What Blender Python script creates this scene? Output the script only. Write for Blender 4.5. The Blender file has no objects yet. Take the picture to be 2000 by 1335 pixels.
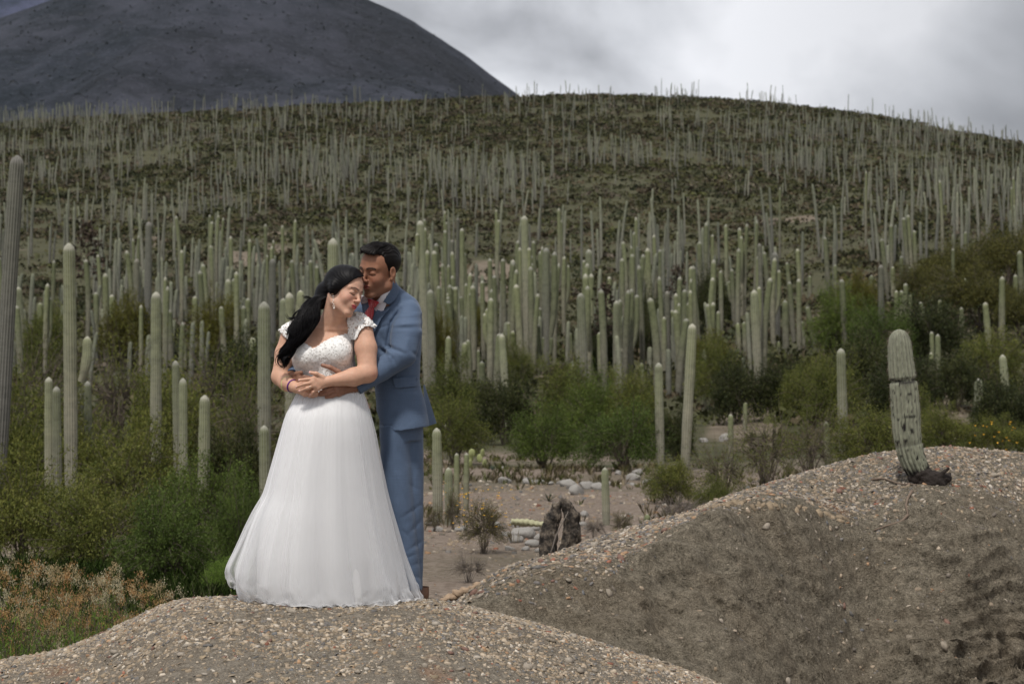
import bpy, bmesh, math, random
import numpy as np
from mathutils import Vector, Matrix

# ------------------------------------------------------------------ camera, light, exposure
scene = bpy.context.scene
COL = scene.collection
LENS = 70.0
F = 2000.0 * LENS / 36.0
PITCH = math.atan((760 - 667.5) / F)
cam_d = bpy.data.cameras.new('camera')
cam = bpy.data.objects.new('camera', cam_d)
COL.objects.link(cam)
cam.location = (0, 0, 0)
cam.rotation_euler = (math.radians(90) + PITCH, 0, 0)
cam_d.lens = LENS
cam_d.sensor_width = 36.0
cam_d.clip_start = 0.1
cam_d.clip_end = 12000
cam_d.dof.use_dof = True
cam_d.dof.focus_distance = 9.55
cam_d.dof.aperture_fstop = 6.3
scene.camera = cam

SUN_EL, SUN_AZ = math.radians(62), math.radians(-162)     # azimuth measured from +Y towards +X: from behind the camera, to its left
sun_d = bpy.data.lights.new('sun', 'SUN')
sun_d.energy = 2.9
sun_d.angle = math.radians(5)
sun_d.color = (1.0, 0.955, 0.89)
sun = bpy.data.objects.new('sun', sun_d)
COL.objects.link(sun)
_sd = Vector((math.sin(SUN_AZ) * math.cos(SUN_EL), math.cos(SUN_AZ) * math.cos(SUN_EL), math.sin(SUN_EL)))
sun.rotation_euler = _sd.to_track_quat('Z', 'Y').to_euler()
sun.location = (0, -5, 30)

world = bpy.data.worlds.new('World')
scene.world = world
world.use_nodes = True
wt = world.node_tree
for n in list(wt.nodes):
    wt.nodes.remove(n)
def wn(t, **k):
    n = wt.nodes.new(t)
    for a, b in k.items():
        setattr(n, a, b)
    return n
wl = wt.links.new
w_out = wn('ShaderNodeOutputWorld')
w_sky = wn('ShaderNodeTexSky', sky_type='NISHITA', sun_disc=False, sun_elevation=SUN_EL, sun_rotation=SUN_AZ)
w_bg1 = wn('ShaderNodeBackground')
w_bg1.inputs['Strength'].default_value = 0.05
wl(w_sky.outputs[0], w_bg1.inputs['Color'])
# cloud layer: soft grey masses over the whole dome
w_tc = wn('ShaderNodeTexCoord')
w_map = wn('ShaderNodeMapping')
w_map.inputs['Scale'].default_value = (1.0, 1.0, 1.45)
w_map.inputs['Location'].default_value = (0.35, 0.0, 0.15)
wl(w_tc.outputs['Generated'], w_map.inputs['Vector'])
w_n1 = wn('ShaderNodeTexNoise')
w_n1.inputs['Scale'].default_value = 6.5
w_n1.inputs['Detail'].default_value = 7
w_n1.inputs['Roughness'].default_value = 0.5
w_n1.inputs['Distortion'].default_value = 0.35
wl(w_map.outputs[0], w_n1.inputs['Vector'])
w_r1 = wn('ShaderNodeValToRGB')
e = w_r1.color_ramp.elements
e[0].position = 0.34; e[0].color = (0.30, 0.305, 0.325, 1)
e[1].position = 0.66; e[1].color = (0.80, 0.805, 0.835, 1)
m_ = w_r1.color_ramp.elements.new(0.5); m_.color = (0.56, 0.57, 0.60, 1)
wl(w_n1.outputs['Fac'], w_r1.inputs['Fac'])
# large scale: clouds thin out towards the left of the ridge, thicken to the right
w_sep = wn('ShaderNodeSeparateXYZ')
wl(w_tc.outputs['Generated'], w_sep.inputs[0])
w_mr = wn('ShaderNodeMapRange')
w_mr.inputs['From Min'].default_value = -0.02
w_mr.inputs['From Max'].default_value = 0.27
w_mr.inputs['To Min'].default_value = 1.32
w_mr.inputs['To Max'].default_value = 0.88
w_mr.interpolation_type = 'SMOOTHSTEP'
wl(w_sep.outputs['X'], w_mr.inputs['Value'])
w_mul = wn('ShaderNodeVectorMath', operation='SCALE')
wl(w_r1.outputs['Color'], w_mul.inputs[0])
wl(w_mr.outputs[0], w_mul.inputs['Scale'])
w_bg2 = wn('ShaderNodeBackground')
w_bg2.inputs['Strength'].default_value = 1.0
wl(w_mul.outputs[0], w_bg2.inputs['Color'])
w_mix = wn('ShaderNodeMixShader')
w_mix.inputs[0].default_value = 0.93
wl(w_bg1.outputs[0], w_mix.inputs[1])
wl(w_bg2.outputs[0], w_mix.inputs[2])
wl(w_mix.outputs[0], w_out.inputs['Surface'])

scene.view_settings.view_transform = 'Standard'
scene.view_settings.look = 'None'
scene.view_settings.exposure = 0.12
scene.view_settings.gamma = 1.0
scene.cycles.use_denoising = True
scene.cycles.max_bounces = 6
scene.cycles.diffuse_bounces = 3
scene.cycles.transparent_max_bounces = 12
scene.cycles.volume_bounces = 0

# ------------------------------------------------------------------ helpers
CP, SP = math.cos(PITCH), math.sin(PITCH)
def at(px, py, Y):
    """world point seen at photo pixel (px,py) on the plane y = Y"""
    a = (px - 1000.0) / F
    b = (667.5 - py) / F
    k = Y / (CP - b * SP)
    return np.array([a * k, Y, (SP + b * CP) * k])
def zfrom(sy, Y):
    b = (667.5 - sy) / F
    return Y * (SP + b * CP) / (CP - b * SP)
def to_px(P):
    P = np.asarray(P, float)
    dep = P[..., 1] * CP + P[..., 2] * SP
    up = P[..., 2] * CP - P[..., 1] * SP
    return 1000 + F * P[..., 0] / dep, 667.5 - F * up / dep

def fbm_table(seed):
    return np.random.RandomState(seed).rand(64, 64, 64).astype(np.float32)
_T = fbm_table(7)
def noise3(x, y, z):
    x = np.asarray(x, np.float64); y = np.asarray(y, np.float64); z = np.asarray(z, np.float64)
    x, y, z = np.broadcast_arrays(x, y, z)
    xi = np.floor(x).astype(np.int64); yi = np.floor(y).astype(np.int64); zi = np.floor(z).astype(np.int64)
    fx = x - xi; fy = y - yi; fz = z - zi
    fx = fx * fx * (3 - 2 * fx); fy = fy * fy * (3 - 2 * fy); fz = fz * fz * (3 - 2 * fz)
    x0 = xi & 63; x1 = (xi + 1) & 63; y0 = yi & 63; y1 = (yi + 1) & 63; z0 = zi & 63; z1 = (zi + 1) & 63
    a = _T[x0, y0, z0] * (1 - fx) + _T[x1, y0, z0] * fx
    b = _T[x0, y1, z0] * (1 - fx) + _T[x1, y1, z0] * fx
    c = _T[x0, y0, z1] * (1 - fx) + _T[x1, y0, z1] * fx
    d = _T[x0, y1, z1] * (1 - fx) + _T[x1, y1, z1] * fx
    return ((a * (1 - fy) + b * fy) * (1 - fz) + (c * (1 - fy) + d * fy) * fz) * 2 - 1
def fbm(x, y, z=0.0, octs=4, gain=0.5):
    s = 0; a = 1; t = 0
    for i in range(octs):
        s = s + a * noise3(np.asarray(x) * 2 ** i + 13.7 * i, np.asarray(y) * 2 ** i + 5.1 * i, np.asarray(z) * 2 ** i + 9.3 * i)
        t += a; a *= gain
    return s / t
def sstep(a, b, x):
    t = np.clip((np.asarray(x, float) - a) / (b - a), 0, 1)
    return t * t * (3 - 2 * t)

def mk_mesh(name, V, faces, mat=None, smooth=True, col=None, mats=None, midx=None):
    """V (n,3); faces: array (m,k) or list of such arrays; col: (n,3|4) point colours"""
    V = np.asarray(V, np.float32)
    if isinstance(faces, np.ndarray):
        faces = [faces]
    faces = [np.asarray(f, np.int32) for f in faces if len(f)]
    me = bpy.data.meshes.new(name)
    me.vertices.add(len(V))
    me.vertices.foreach_set('co', V.ravel())
    nl = sum(f.size for f in faces); nf = sum(len(f) for f in faces)
    me.loops.add(nl); me.polygons.add(nf)
    me.loops.foreach_set('vertex_index', np.concatenate([f.ravel() for f in faces]))
    sizes = np.concatenate([np.full(len(f), f.shape[1], np.int32) for f in faces])
    starts = np.concatenate([[0], np.cumsum(sizes)[:-1]]).astype(np.int32)
    me.polygons.foreach_set('loop_start', starts)
    if smooth:
        me.polygons.foreach_set('use_smooth', np.ones(nf, bool))
    if col is not None:
        c = np.ones((len(V), 4), np.float32)
        c[:, :np.asarray(col).shape[1]] = col
        at_ = me.color_attributes.new('Col', 'FLOAT_COLOR', 'POINT')
        at_.data.foreach_set('color', c.ravel())
    if mats:
        for m in mats: me.materials.append(m)
        if midx is not None: me.polygons.foreach_set('material_index', np.asarray(midx, np.int32))
    elif mat:
        me.materials.append(mat)
    me.update(calc_edges=True)
    me.validate()
    return me
def obj(name, me, parent=None, loc=None, rz=0.0, kind=None, label=None, cat=None, group=None):
    o = bpy.data.objects.new(name, me)
    COL.objects.link(o)
    if parent is not None: o.parent = parent
    if loc is not None: o.location = [float(v) for v in loc]
    if rz: o.rotation_euler = (0, 0, rz)
    tag(o, label, cat, group, kind)
    return o
def tag(o, label=None, cat=None, group=None, kind=None):
    if label: o['label'] = label
    if cat: o['category'] = cat
    if group: o['group'] = group
    if kind: o['kind'] = kind
    return o
def copy_tree(o, parent=None):
    c = o.copy(); COL.objects.link(c); c.parent = parent
    for ch in list(o.children): copy_tree(ch, c)
    return c
class MB:
    """collects (V,F,col) pieces into one mesh"""
    def __init__(s): s.V = []; s.F = {}; s.C = []; s.n = 0
    def add(s, V, F, col=None):
        V = np.asarray(V, float)
        for f in (F if isinstance(F, list) else [F]):
            f = np.asarray(f)
            if len(f): s.F.setdefault(f.shape[1], []).append(f + s.n)
        s.V.append(V)
        if col is None: col = (1, 1, 1)
        c = np.asarray(col, float)
        s.C.append(np.tile(c[:3], (len(V), 1)) if c.ndim == 1 else c[:, :3])
        s.n += len(V)
        return s
    def mesh(s, name, mat, smooth=True, col=True):
        return mk_mesh(name, np.concatenate(s.V), [np.concatenate(v) for v in s.F.values()], mat, smooth, np.concatenate(s.C) if col else None)
def tube(P, R, n=6, cap=True):
    """tube along points P with radii R"""
    P = np.asarray(P, float); m = len(P)
    R = np.full(m, R, float) if np.isscalar(R) else np.asarray(R, float)
    T = np.gradient(P, axis=0)
    T /= np.linalg.norm(T, axis=1)[:, None] + 1e-9
    up = np.array([0, 0, 1.0]) if abs(T[0, 2]) < 0.9 else np.array([1.0, 0, 0])
    A = np.cross(T, up); 
    A /= np.linalg.norm(A, axis=1)[:, None] + 1e-9
    B = np.cross(T, A)
    th = np.linspace(0, 2 * np.pi, n, endpoint=False)
    V = P[:, None] + R[:, None, None] * (np.cos(th)[None, :, None] * A[:, None] + np.sin(th)[None, :, None] * B[:, None])
    V = V.reshape(-1, 3)
    i = np.arange(m - 1)[:, None] * n; j = np.arange(n)[None]
    a = (i + j).ravel(); b = (i + (j + 1) % n).ravel()
    Fq = np.stack([a, b, b + n, a + n], 1)
    fs = [Fq]
    if cap:
        V = np.concatenate([V, P[:1], P[-1:]])
        k = m * n; j = np.arange(n); j2 = (j + 1) % n
        fs.append(np.concatenate([np.stack([j2, j, np.full(n, k)], 1), np.stack([(m - 1) * n + j, (m - 1) * n + j2, np.full(n, k + 1)], 1)]))
    return V, fs
def grid_faces(nu, nv, wrap=False):
    """nu rows of nv verts"""
    i = np.arange(nu - 1)[:, None] * nv
    j = np.arange(nv if wrap else nv - 1)[None]
    a = (i + j).ravel(); b = (i + (j + 1) % nv).ravel()
    return np.stack([a, b, b + nv, a + nv], 1)
def rot_mats(rng, n, tilt=None):
    """n random rotation matrices; tilt limits leaning from vertical"""
    az = rng.rand(n) * 2 * np.pi
    if tilt is None:
        q = rng.randn(n, 4); q /= np.linalg.norm(q, axis=1)[:, None]
        w, x, y, z = q.T
        return np.stack([1-2*(y*y+z*z), 2*(x*y-z*w), 2*(x*z+y*w), 2*(x*y+z*w), 1-2*(x*x+z*z), 2*(y*z-x*w), 2*(x*z-y*w), 2*(y*z+x*w), 1-2*(x*x+y*y)], 1).reshape(n, 3, 3)
    ti = rng.randn(n) * tilt
    ta = rng.rand(n) * 2 * np.pi
    c, s = np.cos(az), np.sin(az); o = np.zeros(n); l = np.ones(n)
    Rz = np.stack([c, -s, o, s, c, o, o, o, l], 1).reshape(n, 3, 3)
    c, s = np.cos(ti), np.sin(ti)
    Rx = np.stack([l, o, o, o, c, -s, o, s, c], 1).reshape(n, 3, 3)
    c, s = np.cos(ta), np.sin(ta)
    Ra = np.stack([c, -s, o, s, c, o, o, o, l], 1).reshape(n, 3, 3)
    return Ra @ Rx @ Rz

# ------------------------------------------------------------------ materials
def material(name):
    m = bpy.data.materials.new(name)
    m.use_nodes = True
    nt = m.node_tree
    b = nt.nodes['Principled BSDF']
    b.inputs['Specular IOR Level'].default_value = 0.25
    return m, nt, b
def nd(nt, t, **k):
    n = nt.nodes.new(t)
    for a, v in k.items():
        if a in ('op',): n.operation = v
        elif hasattr(n, a): setattr(n, a, v)
    return n
def noise_node(nt, scale, detail=5, rough=0.55, vec=None, dist=0.0):
    n = nt.nodes.new('ShaderNodeTexNoise')
    n.inputs['Scale'].default_value = scale; n.inputs['Detail'].default_value = detail
    n.inputs['Roughness'].default_value = rough; n.inputs['Distortion'].default_value = dist
    if vec is not None: nt.links.new(vec, n.inputs['Vector'])
    return n
def ramp(nt, fac, stops):
    r = nt.nodes.new('ShaderNodeValToRGB')
    el = r.color_ramp.elements
    while len(el) < len(stops): el.new(0.5)
    for e_, (p, c) in zip(el, stops):
        e_.position = p; e_.color = (*c[:3], 1) if len(c) >= 3 else (c[0],) * 3 + (1,)
    nt.links.new(fac, r.inputs['Fac'])
    return r
def mixc(nt, fac, a, b, mode='MIX'):
    m = nt.nodes.new('ShaderNodeMix'); m.data_type = 'RGBA'; m.blend_type = mode
    for s, v in ((m.inputs[0], fac), (m.inputs[6], a), (m.inputs[7], b)):
        if hasattr(v, 'default_value') or hasattr(v, 'is_linked'): nt.links.new(v, s)
        elif isinstance(v, (tuple, list)): s.default_value = (*v[:3], 1)
        else: s.default_value = v
    return m.outputs[2]
def bump(nt, b, h, strength=0.5, dist=0.01):
    n = nt.nodes.new('ShaderNodeBump'); n.inputs['Strength'].default_value = strength; n.inputs['Distance'].default_value = dist
    nt.links.new(h, n.inputs['Height']); nt.links.new(n.outputs[0], b.inputs['Normal'])
    return n
def objvec(nt, which='Object'):
    return nt.nodes.new('ShaderNodeTexCoord').outputs[which]
def geopos(nt):
    return nt.nodes.new('ShaderNodeNewGeometry').outputs['Position']
def vcol(nt):
    a = nt.nodes.new('ShaderNodeAttribute'); a.attribute_name = 'Col'
    return a
def plain_mat(name, color, rough=0.7, nscale=20, namt=0.25, bstr=0.2, bdist=0.005, spec=0.25):
    m, nt, b = material(name)
    v = objvec(nt)
    n = noise_node(nt, nscale, 5, 0.6, v)
    c = mixc(nt, n.outputs['Fac'], tuple(x * (1 - namt) for x in color), tuple(min(1, x * (1 + namt)) for x in color))
    nt.links.new(c, b.inputs['Base Color'])
    b.inputs['Roughness'].default_value = rough
    b.inputs['Specular IOR Level'].default_value = spec
    if bstr: bump(nt, b, n.outputs['Fac'], bstr, bdist)
    return m
# ------------------------------------------------------------------ figure tools: distance field -> one continuous mesh
Y0 = 9.6
def Q(px, py, d): return at(px, py, Y0 + d)
class SDF:
    def __init__(s, lo, hi, h):
        s.h = h; s.lo = np.array(lo, float)
        n = np.ceil((np.array(hi) - s.lo) / h).astype(int) + 1
        s.ax = [(s.lo[i] + h * np.arange(n[i])).astype(np.float32) for i in range(3)]
        s.f = np.full(n, 0.5, np.float32)
    def box(s, lo, hi, m=0.0):
        sl = []
        for i in range(3):
            a = int(np.clip(math.floor((lo[i] - m - s.lo[i]) / s.h), 0, s.f.shape[i] - 1)); b = int(np.clip(math.ceil((hi[i] + m - s.lo[i]) / s.h) + 1, a + 1, s.f.shape[i]))
            sl.append(slice(a, b))
        x, y, z = [s.ax[i][sl[i]] for i in range(3)]
        return tuple(sl), x[:, None, None], y[None, :, None], z[None, None, :]
    def comb(s, sl, d, k, op='u'):
        f = s.f[sl]; k = max(k, 1e-4)
        if op == 'u':
            h = np.clip(.5 + .5 * (f - d) / k, 0, 1); s.f[sl] = f + (d - f) * h - k * h * (1 - h)
        elif op == 's':      # subtract d
            h = np.clip(.5 - .5 * (f + d) / k, 0, 1); s.f[sl] = f + (-d - f) * h + k * h * (1 - h)
        elif op == 'i':
            h = np.clip(.5 - .5 * (d - f) / k, 0, 1); s.f[sl] = d + (f - d) * h + k * h * (1 - h)
    def cap(s, a, b, r1, r2=None, k=.01, op='u'):
        a = np.asarray(a, float); b = np.asarray(b, float); r2 = r1 if r2 is None else r2
        m = max(r1, r2) + k + 3 * s.h
        sl, x, y, z = s.box(np.minimum(a, b), np.maximum(a, b), m)
        v = b - a; L2 = float(v @ v) + 1e-12
        t = np.clip(((x - a[0]) * v[0] + (y - a[1]) * v[1] + (z - a[2]) * v[2]) / L2, 0, 1)
        d = np.sqrt((x - a[0] - t * v[0]) ** 2 + (y - a[1] - t * v[1]) ** 2 + (z - a[2] - t * v[2]) ** 2) - (r1 + (r2 - r1) * t)
        s.comb(sl, d.astype(np.float32), k, op); return s
    def chain(s, pts, rs, k=.006):
        for i in range(len(pts) - 1): s.cap(pts[i], pts[i + 1], rs[i], rs[i + 1], k)
        return s
    def ell(s, c, r, R=None, k=.01, op='u'):
        c = np.asarray(c, float); r = np.asarray(r, float); m = max(r) + k + 3 * s.h
        sl, x, y, z = s.box(c, c, m)
        X, Y, Z = x - c[0], y - c[1], z - c[2]
        if R is not None:
            X, Y, Z = (R[0, 0] * X + R[1, 0] * Y + R[2, 0] * Z, R[0, 1] * X + R[1, 1] * Y + R[2, 1] * Z, R[0, 2] * X + R[1, 2] * Y + R[2, 2] * Z)
        k0 = np.sqrt((X / r[0]) ** 2 + (Y / r[1]) ** 2 + (Z / r[2]) ** 2)
        k1 = np.sqrt((X / r[0] ** 2) ** 2 + (Y / r[1] ** 2) ** 2 + (Z / r[2] ** 2) ** 2) + 1e-6
        s.comb(sl, (k0 * (k0 - 1) / k1).astype(np.float32), k, op); return s
    def loft(s, kn, k=.02, op='u', ex=2.0, yaw=0.0):
        """kn: rows (py, px centre, rx, ry, depth), ordered downwards"""
        P = np.array([[*Q(r[1], r[0], r[4]), r[2], r[3]] for r in kn])[::-1]
        zs = P[:, 2]
        R = P[:, 3:5].max()
        sl, x, y, z = s.box((P[:, 0].min() - R, P[:, 1].min() - R, zs[0]), (P[:, 0].max() + R, P[:, 1].max() + R, zs[-1]), k + 3 * s.h)
        zz = z.ravel()
        def ip(c):
            w = .012
            return sum(np.interp(zz + o * w, zs, P[:, c]) for o in (-1.5, -.5, .5, 1.5))[None, None] / 4
        cx, cy, rx, ry = [ip(c) for c in (0, 1, 3, 4)]
        X, Y = x - cx, y - cy
        if yaw: c_, s_ = math.cos(yaw), math.sin(yaw); X, Y = X * c_ + Y * s_, -X * s_ + Y * c_
        q = ((np.abs(X) / rx) ** ex + (np.abs(Y) / ry) ** ex) ** (1 / ex)
        d = (q - 1) * np.minimum(rx, ry)
        d = np.maximum(d, np.maximum(zs[0] - z, z - zs[-1]))
        s.comb(sl, d.astype(np.float32), k, op); return s
    def mesh(s):
        f = s.f; neg = f < 0
        c = np.zeros(np.array(f.shape) - 1, np.int8)
        corners = [(i, j, k) for i in (0, 1) for j in (0, 1) for k in (0, 1)]
        sh = c.shape
        for i, j, k in corners: c += neg[i:i + sh[0], j:j + sh[1], k:k + sh[2]]
        act = np.argwhere((c > 0) & (c < 8))
        idx = np.full(sh, -1, np.int32); idx[tuple(act.T)] = np.arange(len(act))
        acc = np.zeros((len(act), 3)); cnt = np.zeros(len(act))
        for a in corners:
            for ax in range(3):
                if a[ax]: continue
                b = list(a); b[ax] = 1
                fa = f[act[:, 0] + a[0], act[:, 1] + a[1], act[:, 2] + a[2]]; fb = f[act[:, 0] + b[0], act[:, 1] + b[1], act[:, 2] + b[2]]
                m = (fa < 0) != (fb < 0)
                t = np.where(m, fa / np.where(m, fa - fb, 1), 0)
                p = np.zeros((len(act), 3)); p += a; p[:, ax] += t
                acc += p * m[:, None]; cnt += m
        V = (act + acc / cnt[:, None]) * s.h + s.lo
        quads = []
        for ax in range(3):
            u, v = (ax + 1) % 3, (ax + 2) % 3
            sa = [slice(None)] * 3; sb = [slice(None)] * 3
            sa[ax] = slice(0, -1); sb[ax] = slice(1, None)
            na, nb = neg[tuple(sa)], neg[tuple(sb)]
            e = np.argwhere(na != nb)
            e = e[(e[:, u] > 0) & (e[:, v] > 0) & (e[:, u] < f.shape[u] - 1) & (e[:, v] < f.shape[v] - 1)]
            def cell(du, dv):
                q = e.copy(); q[:, u] -= du; q[:, v] -= dv; return idx[tuple(q.T)]
            q = np.stack([cell(1, 1), cell(0, 1), cell(0, 0), cell(1, 0)], 1)
            out = na[tuple(e.T)]
            q[~out] = q[~out][:, ::-1]
            quads.append(q)
        Fq = np.concatenate(quads); Fq = Fq[(Fq >= 0).all(1)]
        return V, Fq
    def sample(s, P):
        g = (P - s.lo) / s.h
        g = np.clip(g, 0, np.array(s.f.shape) - 1.001); i = g.astype(int); t = g - i
        o = 0
        for a in (0, 1):
            for b in (0, 1):
                for c in (0, 1):
                    w = (t[..., 0] if a else 1 - t[..., 0]) * (t[..., 1] if b else 1 - t[..., 1]) * (t[..., 2] if c else 1 - t[..., 2])
                    o = o + w * s.f[i[..., 0] + a, i[..., 1] + b, i[..., 2] + c]
        return o
    def ray(s, px, py, d0, d1, step=.004):
        """distance (world y) of the first surface seen through photo pixels"""
        px = np.asarray(px, float); py = np.asarray(py, float); res = np.full(px.shape, np.nan); prev = None
        for d in np.arange(d0, d1, step):
            v = s.sample(pxp(px, py, Y0 + d))
            if prev is not None:
                m = np.isnan(res) & (v < 0) & (prev >= 0)
                res[m] = (Y0 + d - step * (v / (v - prev)))[m]
            prev = v
        return res
def pxp(px, py, Y):
    a = (px - 1000.0) / F; b = (667.5 - py) / F; k = Y / (CP - b * SP)
    return np.stack([a * k, np.broadcast_to(Y, np.shape(a)) * 1.0, (SP + b * CP) * k], -1)
def in_poly(px, py, poly):
    px = np.asarray(px); py = np.asarray(py); ins = np.zeros(px.shape, bool); n = len(poly)
    for i in range(n):
        x1, y1 = poly[i]; x2, y2 = poly[(i + 1) % n]
        m = ((y1 > py) != (y2 > py)) & (px < (x2 - x1) * (py - y1) / ((y2 - y1) or 1e-9) + x1); ins ^= m
    return ins
def near_poly(px, py, poly):
    best = np.full(px.shape, 1e9); bx = px.copy(); by = py.copy(); n = len(poly)
    for i in range(n):
        a = np.array(poly[i], float); b = np.array(poly[(i + 1) % n], float); v = b - a
        t = np.clip(((px - a[0]) * v[0] + (py - a[1]) * v[1]) / (v @ v + 1e-9), 0, 1)
        qx, qy = a[0] + t * v[0], a[1] + t * v[1]; d = np.hypot(px - qx, py - qy); m = d < best
        best[m] = d[m]; bx[m] = qx[m]; by[m] = qy[m]
    return best, bx, by
def drape(S, poly, off, thick, step=1.6, d0=-.35, d1=.35, smooth=4, wob=0.0, seed=0):
    """a sheet of cloth cut to a pattern and laid on the body S"""
    xs = np.arange(min(p[0] for p in poly) - step, max(p[0] for p in poly) + 2 * step, step); ys = np.arange(min(p[1] for p in poly) - step, max(p[1] for p in poly) + 2 * step, step)
    PY, PX = np.meshgrid(ys, xs, indexing='ij'); ny, nx = PX.shape
    cen = in_poly(PX[:-1, :-1] + step / 2, PY[:-1, :-1] + step / 2, poly)
    G = grid_faces(ny, nx)[cen.ravel()]
    used = np.zeros(ny * nx, bool); used[G.ravel()] = True
    px, py = PX.ravel().copy(), PY.ravel().copy()
    ins = in_poly(px, py, poly); dist, bx, by = near_poly(px, py, poly)
    mv = used & ((~ins) | (dist < step * .45)); px[mv] = bx[mv]; py[mv] = by[mv]
    D = np.full(ny * nx, np.nan); D[used] = S.ray(px[used], py[used], d0, d1)
    good = used & ~np.isnan(D)
    if not good.any(): return None
    fill = np.nanmedian(D); Dg = D.reshape(ny, nx)
    for _ in range(30):      # fill misses from neighbours
        nanm = np.isnan(Dg)
        if not nanm.any(): break
        st = np.stack([np.roll(Dg, 1, 0), np.roll(Dg, -1, 0), np.roll(Dg, 1, 1), np.roll(Dg, -1, 1)])
        c = (~np.isnan(st)).sum(0); sm = np.nansum(st, 0)
        ok = nanm & (c > 0); Dg = Dg.copy(); Dg[ok] = (sm[ok] / c[ok])
    Dg = np.where(np.isnan(Dg), fill, Dg)
    for _ in range(smooth):
        Dp = np.pad(Dg, 1, mode='edge'); Dg = np.minimum(Dg, .2 * (Dp[1:-1, 1:-1] + Dp[2:, 1:-1] + Dp[:-2, 1:-1] + Dp[1:-1, 2:] + Dp[1:-1, :-2]) + .001)
    D = Dg.ravel() - off
    if wob: D = D - wob * (fbm(px / 6 + seed, py / 6, seed, 2) + .5)
    Fr = pxp(px, py, D); Bk = pxp(px, py, D + thick)
    n = ny * nx
    E = np.concatenate([G[:, [0, 1]], G[:, [1, 2]], G[:, [2, 3]], G[:, [3, 0]]])
    key = np.minimum(E[:, 0], E[:, 1]) * n + np.maximum(E[:, 0], E[:, 1]); u, inv, cn = np.unique(key, return_inverse=True, return_counts=True)
    Bd = E[cn[inv] == 1]
    V = np.concatenate([Fr, Bk]); Fs = np.concatenate([G[:, ::-1], G + n, np.stack([Bd[:, 0], Bd[:, 1], Bd[:, 1] + n, Bd[:, 0] + n], 1)])
    # drop unused
    us = np.unique(Fs); mp = np.full(2 * n, -1); mp[us] = np.arange(len(us))
    return V[us], mp[Fs]
def vnormals(V, Fq):
    n = np.zeros_like(V); a = V[Fq[:, 0]]; c = V[Fq[:, 2]]; b = V[Fq[:, 1]]; d = V[Fq[:, 3]]
    fn = np.cross(c - a, d - b)
    for i in range(4): np.add.at(n, Fq[:, i], fn)
    return n / (np.linalg.norm(n, axis=1)[:, None] + 1e-12)
def relax(V, Fq, it=1, w=.5):
    for _ in range(it):
        s = np.zeros_like(V); c = np.zeros(len(V))
        for i in range(4):
            j = Fq[:, (i + 1) % 4]; np.add.at(s, Fq[:, i], V[j]); np.add.at(c, Fq[:, i], 1); np.add.at(s, j, V[Fq[:, i]]); np.add.at(c, j, 1)
        V = V * (1 - w) + w * s / np.maximum(c, 1)[:, None]
    return V
def decimate_obj(o, ratio):
    m = o.modifiers.new('thin', 'DECIMATE'); m.ratio = ratio
def R_head(yaw, pitch, roll):
    yaw, pitch, roll = map(math.radians, (yaw, pitch, roll))
    B = Matrix(((-1, 0, 0), (0, -1, 0), (0, 0, 1)))
    M = Matrix.Rotation(roll, 3, 'Y') @ Matrix.Rotation(yaw, 3, 'Z') @ B @ Matrix.Rotation(-pitch, 3, 'X')
    return np.array(M)
# ------------------------------------------------------------------ land
KY = np.log([10, 12, 14, 16, 20, 24, 30, 40, 50, 60, 80, 100, 130, 160, 200, 260, 320, 400, 430, 600, 1000])
PL = [1700, 1480, 1360, 1290, 1190, 1120, 1050, 985, 935, 890, 800, 725, 600, 525, 452, 360, 280, 195, 205, 420, 640]
PC = [1560, 1265, 1150, 1106, 1046, 1010, 962, 921, 893, 868, 775, 700, 592, 522, 452, 360, 280, 195, 205, 420, 640]
PR = [2050, 1600, 1360, 1190, 1010, 965, 936, 908, 880, 850, 725, 618, 520, 470, 420, 350, 280, 195, 205, 420, 640]
PL, PC, PR = [np.array(a, float) for a in (PL, PC, PR)]
RX = [-600, -200, 0, 300, 600, 830, 950, 1100, 1300, 1500, 1700, 1850, 2000, 2300, 2700]
RY = [300, 252, 232, 216, 202, 192, 184, 180, 181, 193, 218, 246, 276, 330, 380]
def cubic_interp(x, kx, ky):
    # smooth interpolation: average of shifted linear interpolations
    w = 0
    for d, g in ((-0.07, .25), (0, .5), (0.07, .25)):
        w = w + g * np.interp(x + d, kx, ky)
    return w
def land_sy(px, Y):
    l = np.log(np.maximum(Y, 5))
    a = cubic_interp(l, KY, PL); b = cubic_interp(l, KY, PC); c = cubic_interp(l, KY, PR)
    wl_ = sstep(520, 760, px); wr = sstep(1350, 1750, px)
    s = a * (1 - wl_) + (b * (1 - wr) + c * wr) * wl_
    rid = np.interp(px, RX, RY) - 195
    return s + rid * sstep(150, 400, Y)
def land_z(x, Y):
    x = np.asarray(x, float); Y = np.asarray(Y, float)
    Yc = np.maximum(Y, 8)
    px = 1000 + F * x / Yc
    px = np.clip(px, -800, 2800)
    z = zfrom(land_sy(px, Yc), Yc)
    z = z + 0.10 * fbm(x / 5, Y / 5, 1.0, 4) * sstep(13, 20, Yc) + 0.035 * fbm(x / .8, Y / .8, 5, 3)
    z = z + 0.9 * fbm(x / 26, Y / 26, 3.0, 4) * sstep(60, 160, Yc) * (1 - .6 * sstep(370, 400, Y))
    return z
def find_Y(px, sy, lo=13.0, hi=400.0):
    """distance at which the land shows at photo pixel (px, sy)"""
    Ys = np.exp(np.linspace(math.log(lo), math.log(hi), 900))
    s = land_sy(px, Ys)
    i = np.argmax(s <= sy)
    return float(Ys[i]) if (s <= sy).any() else hi

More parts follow.
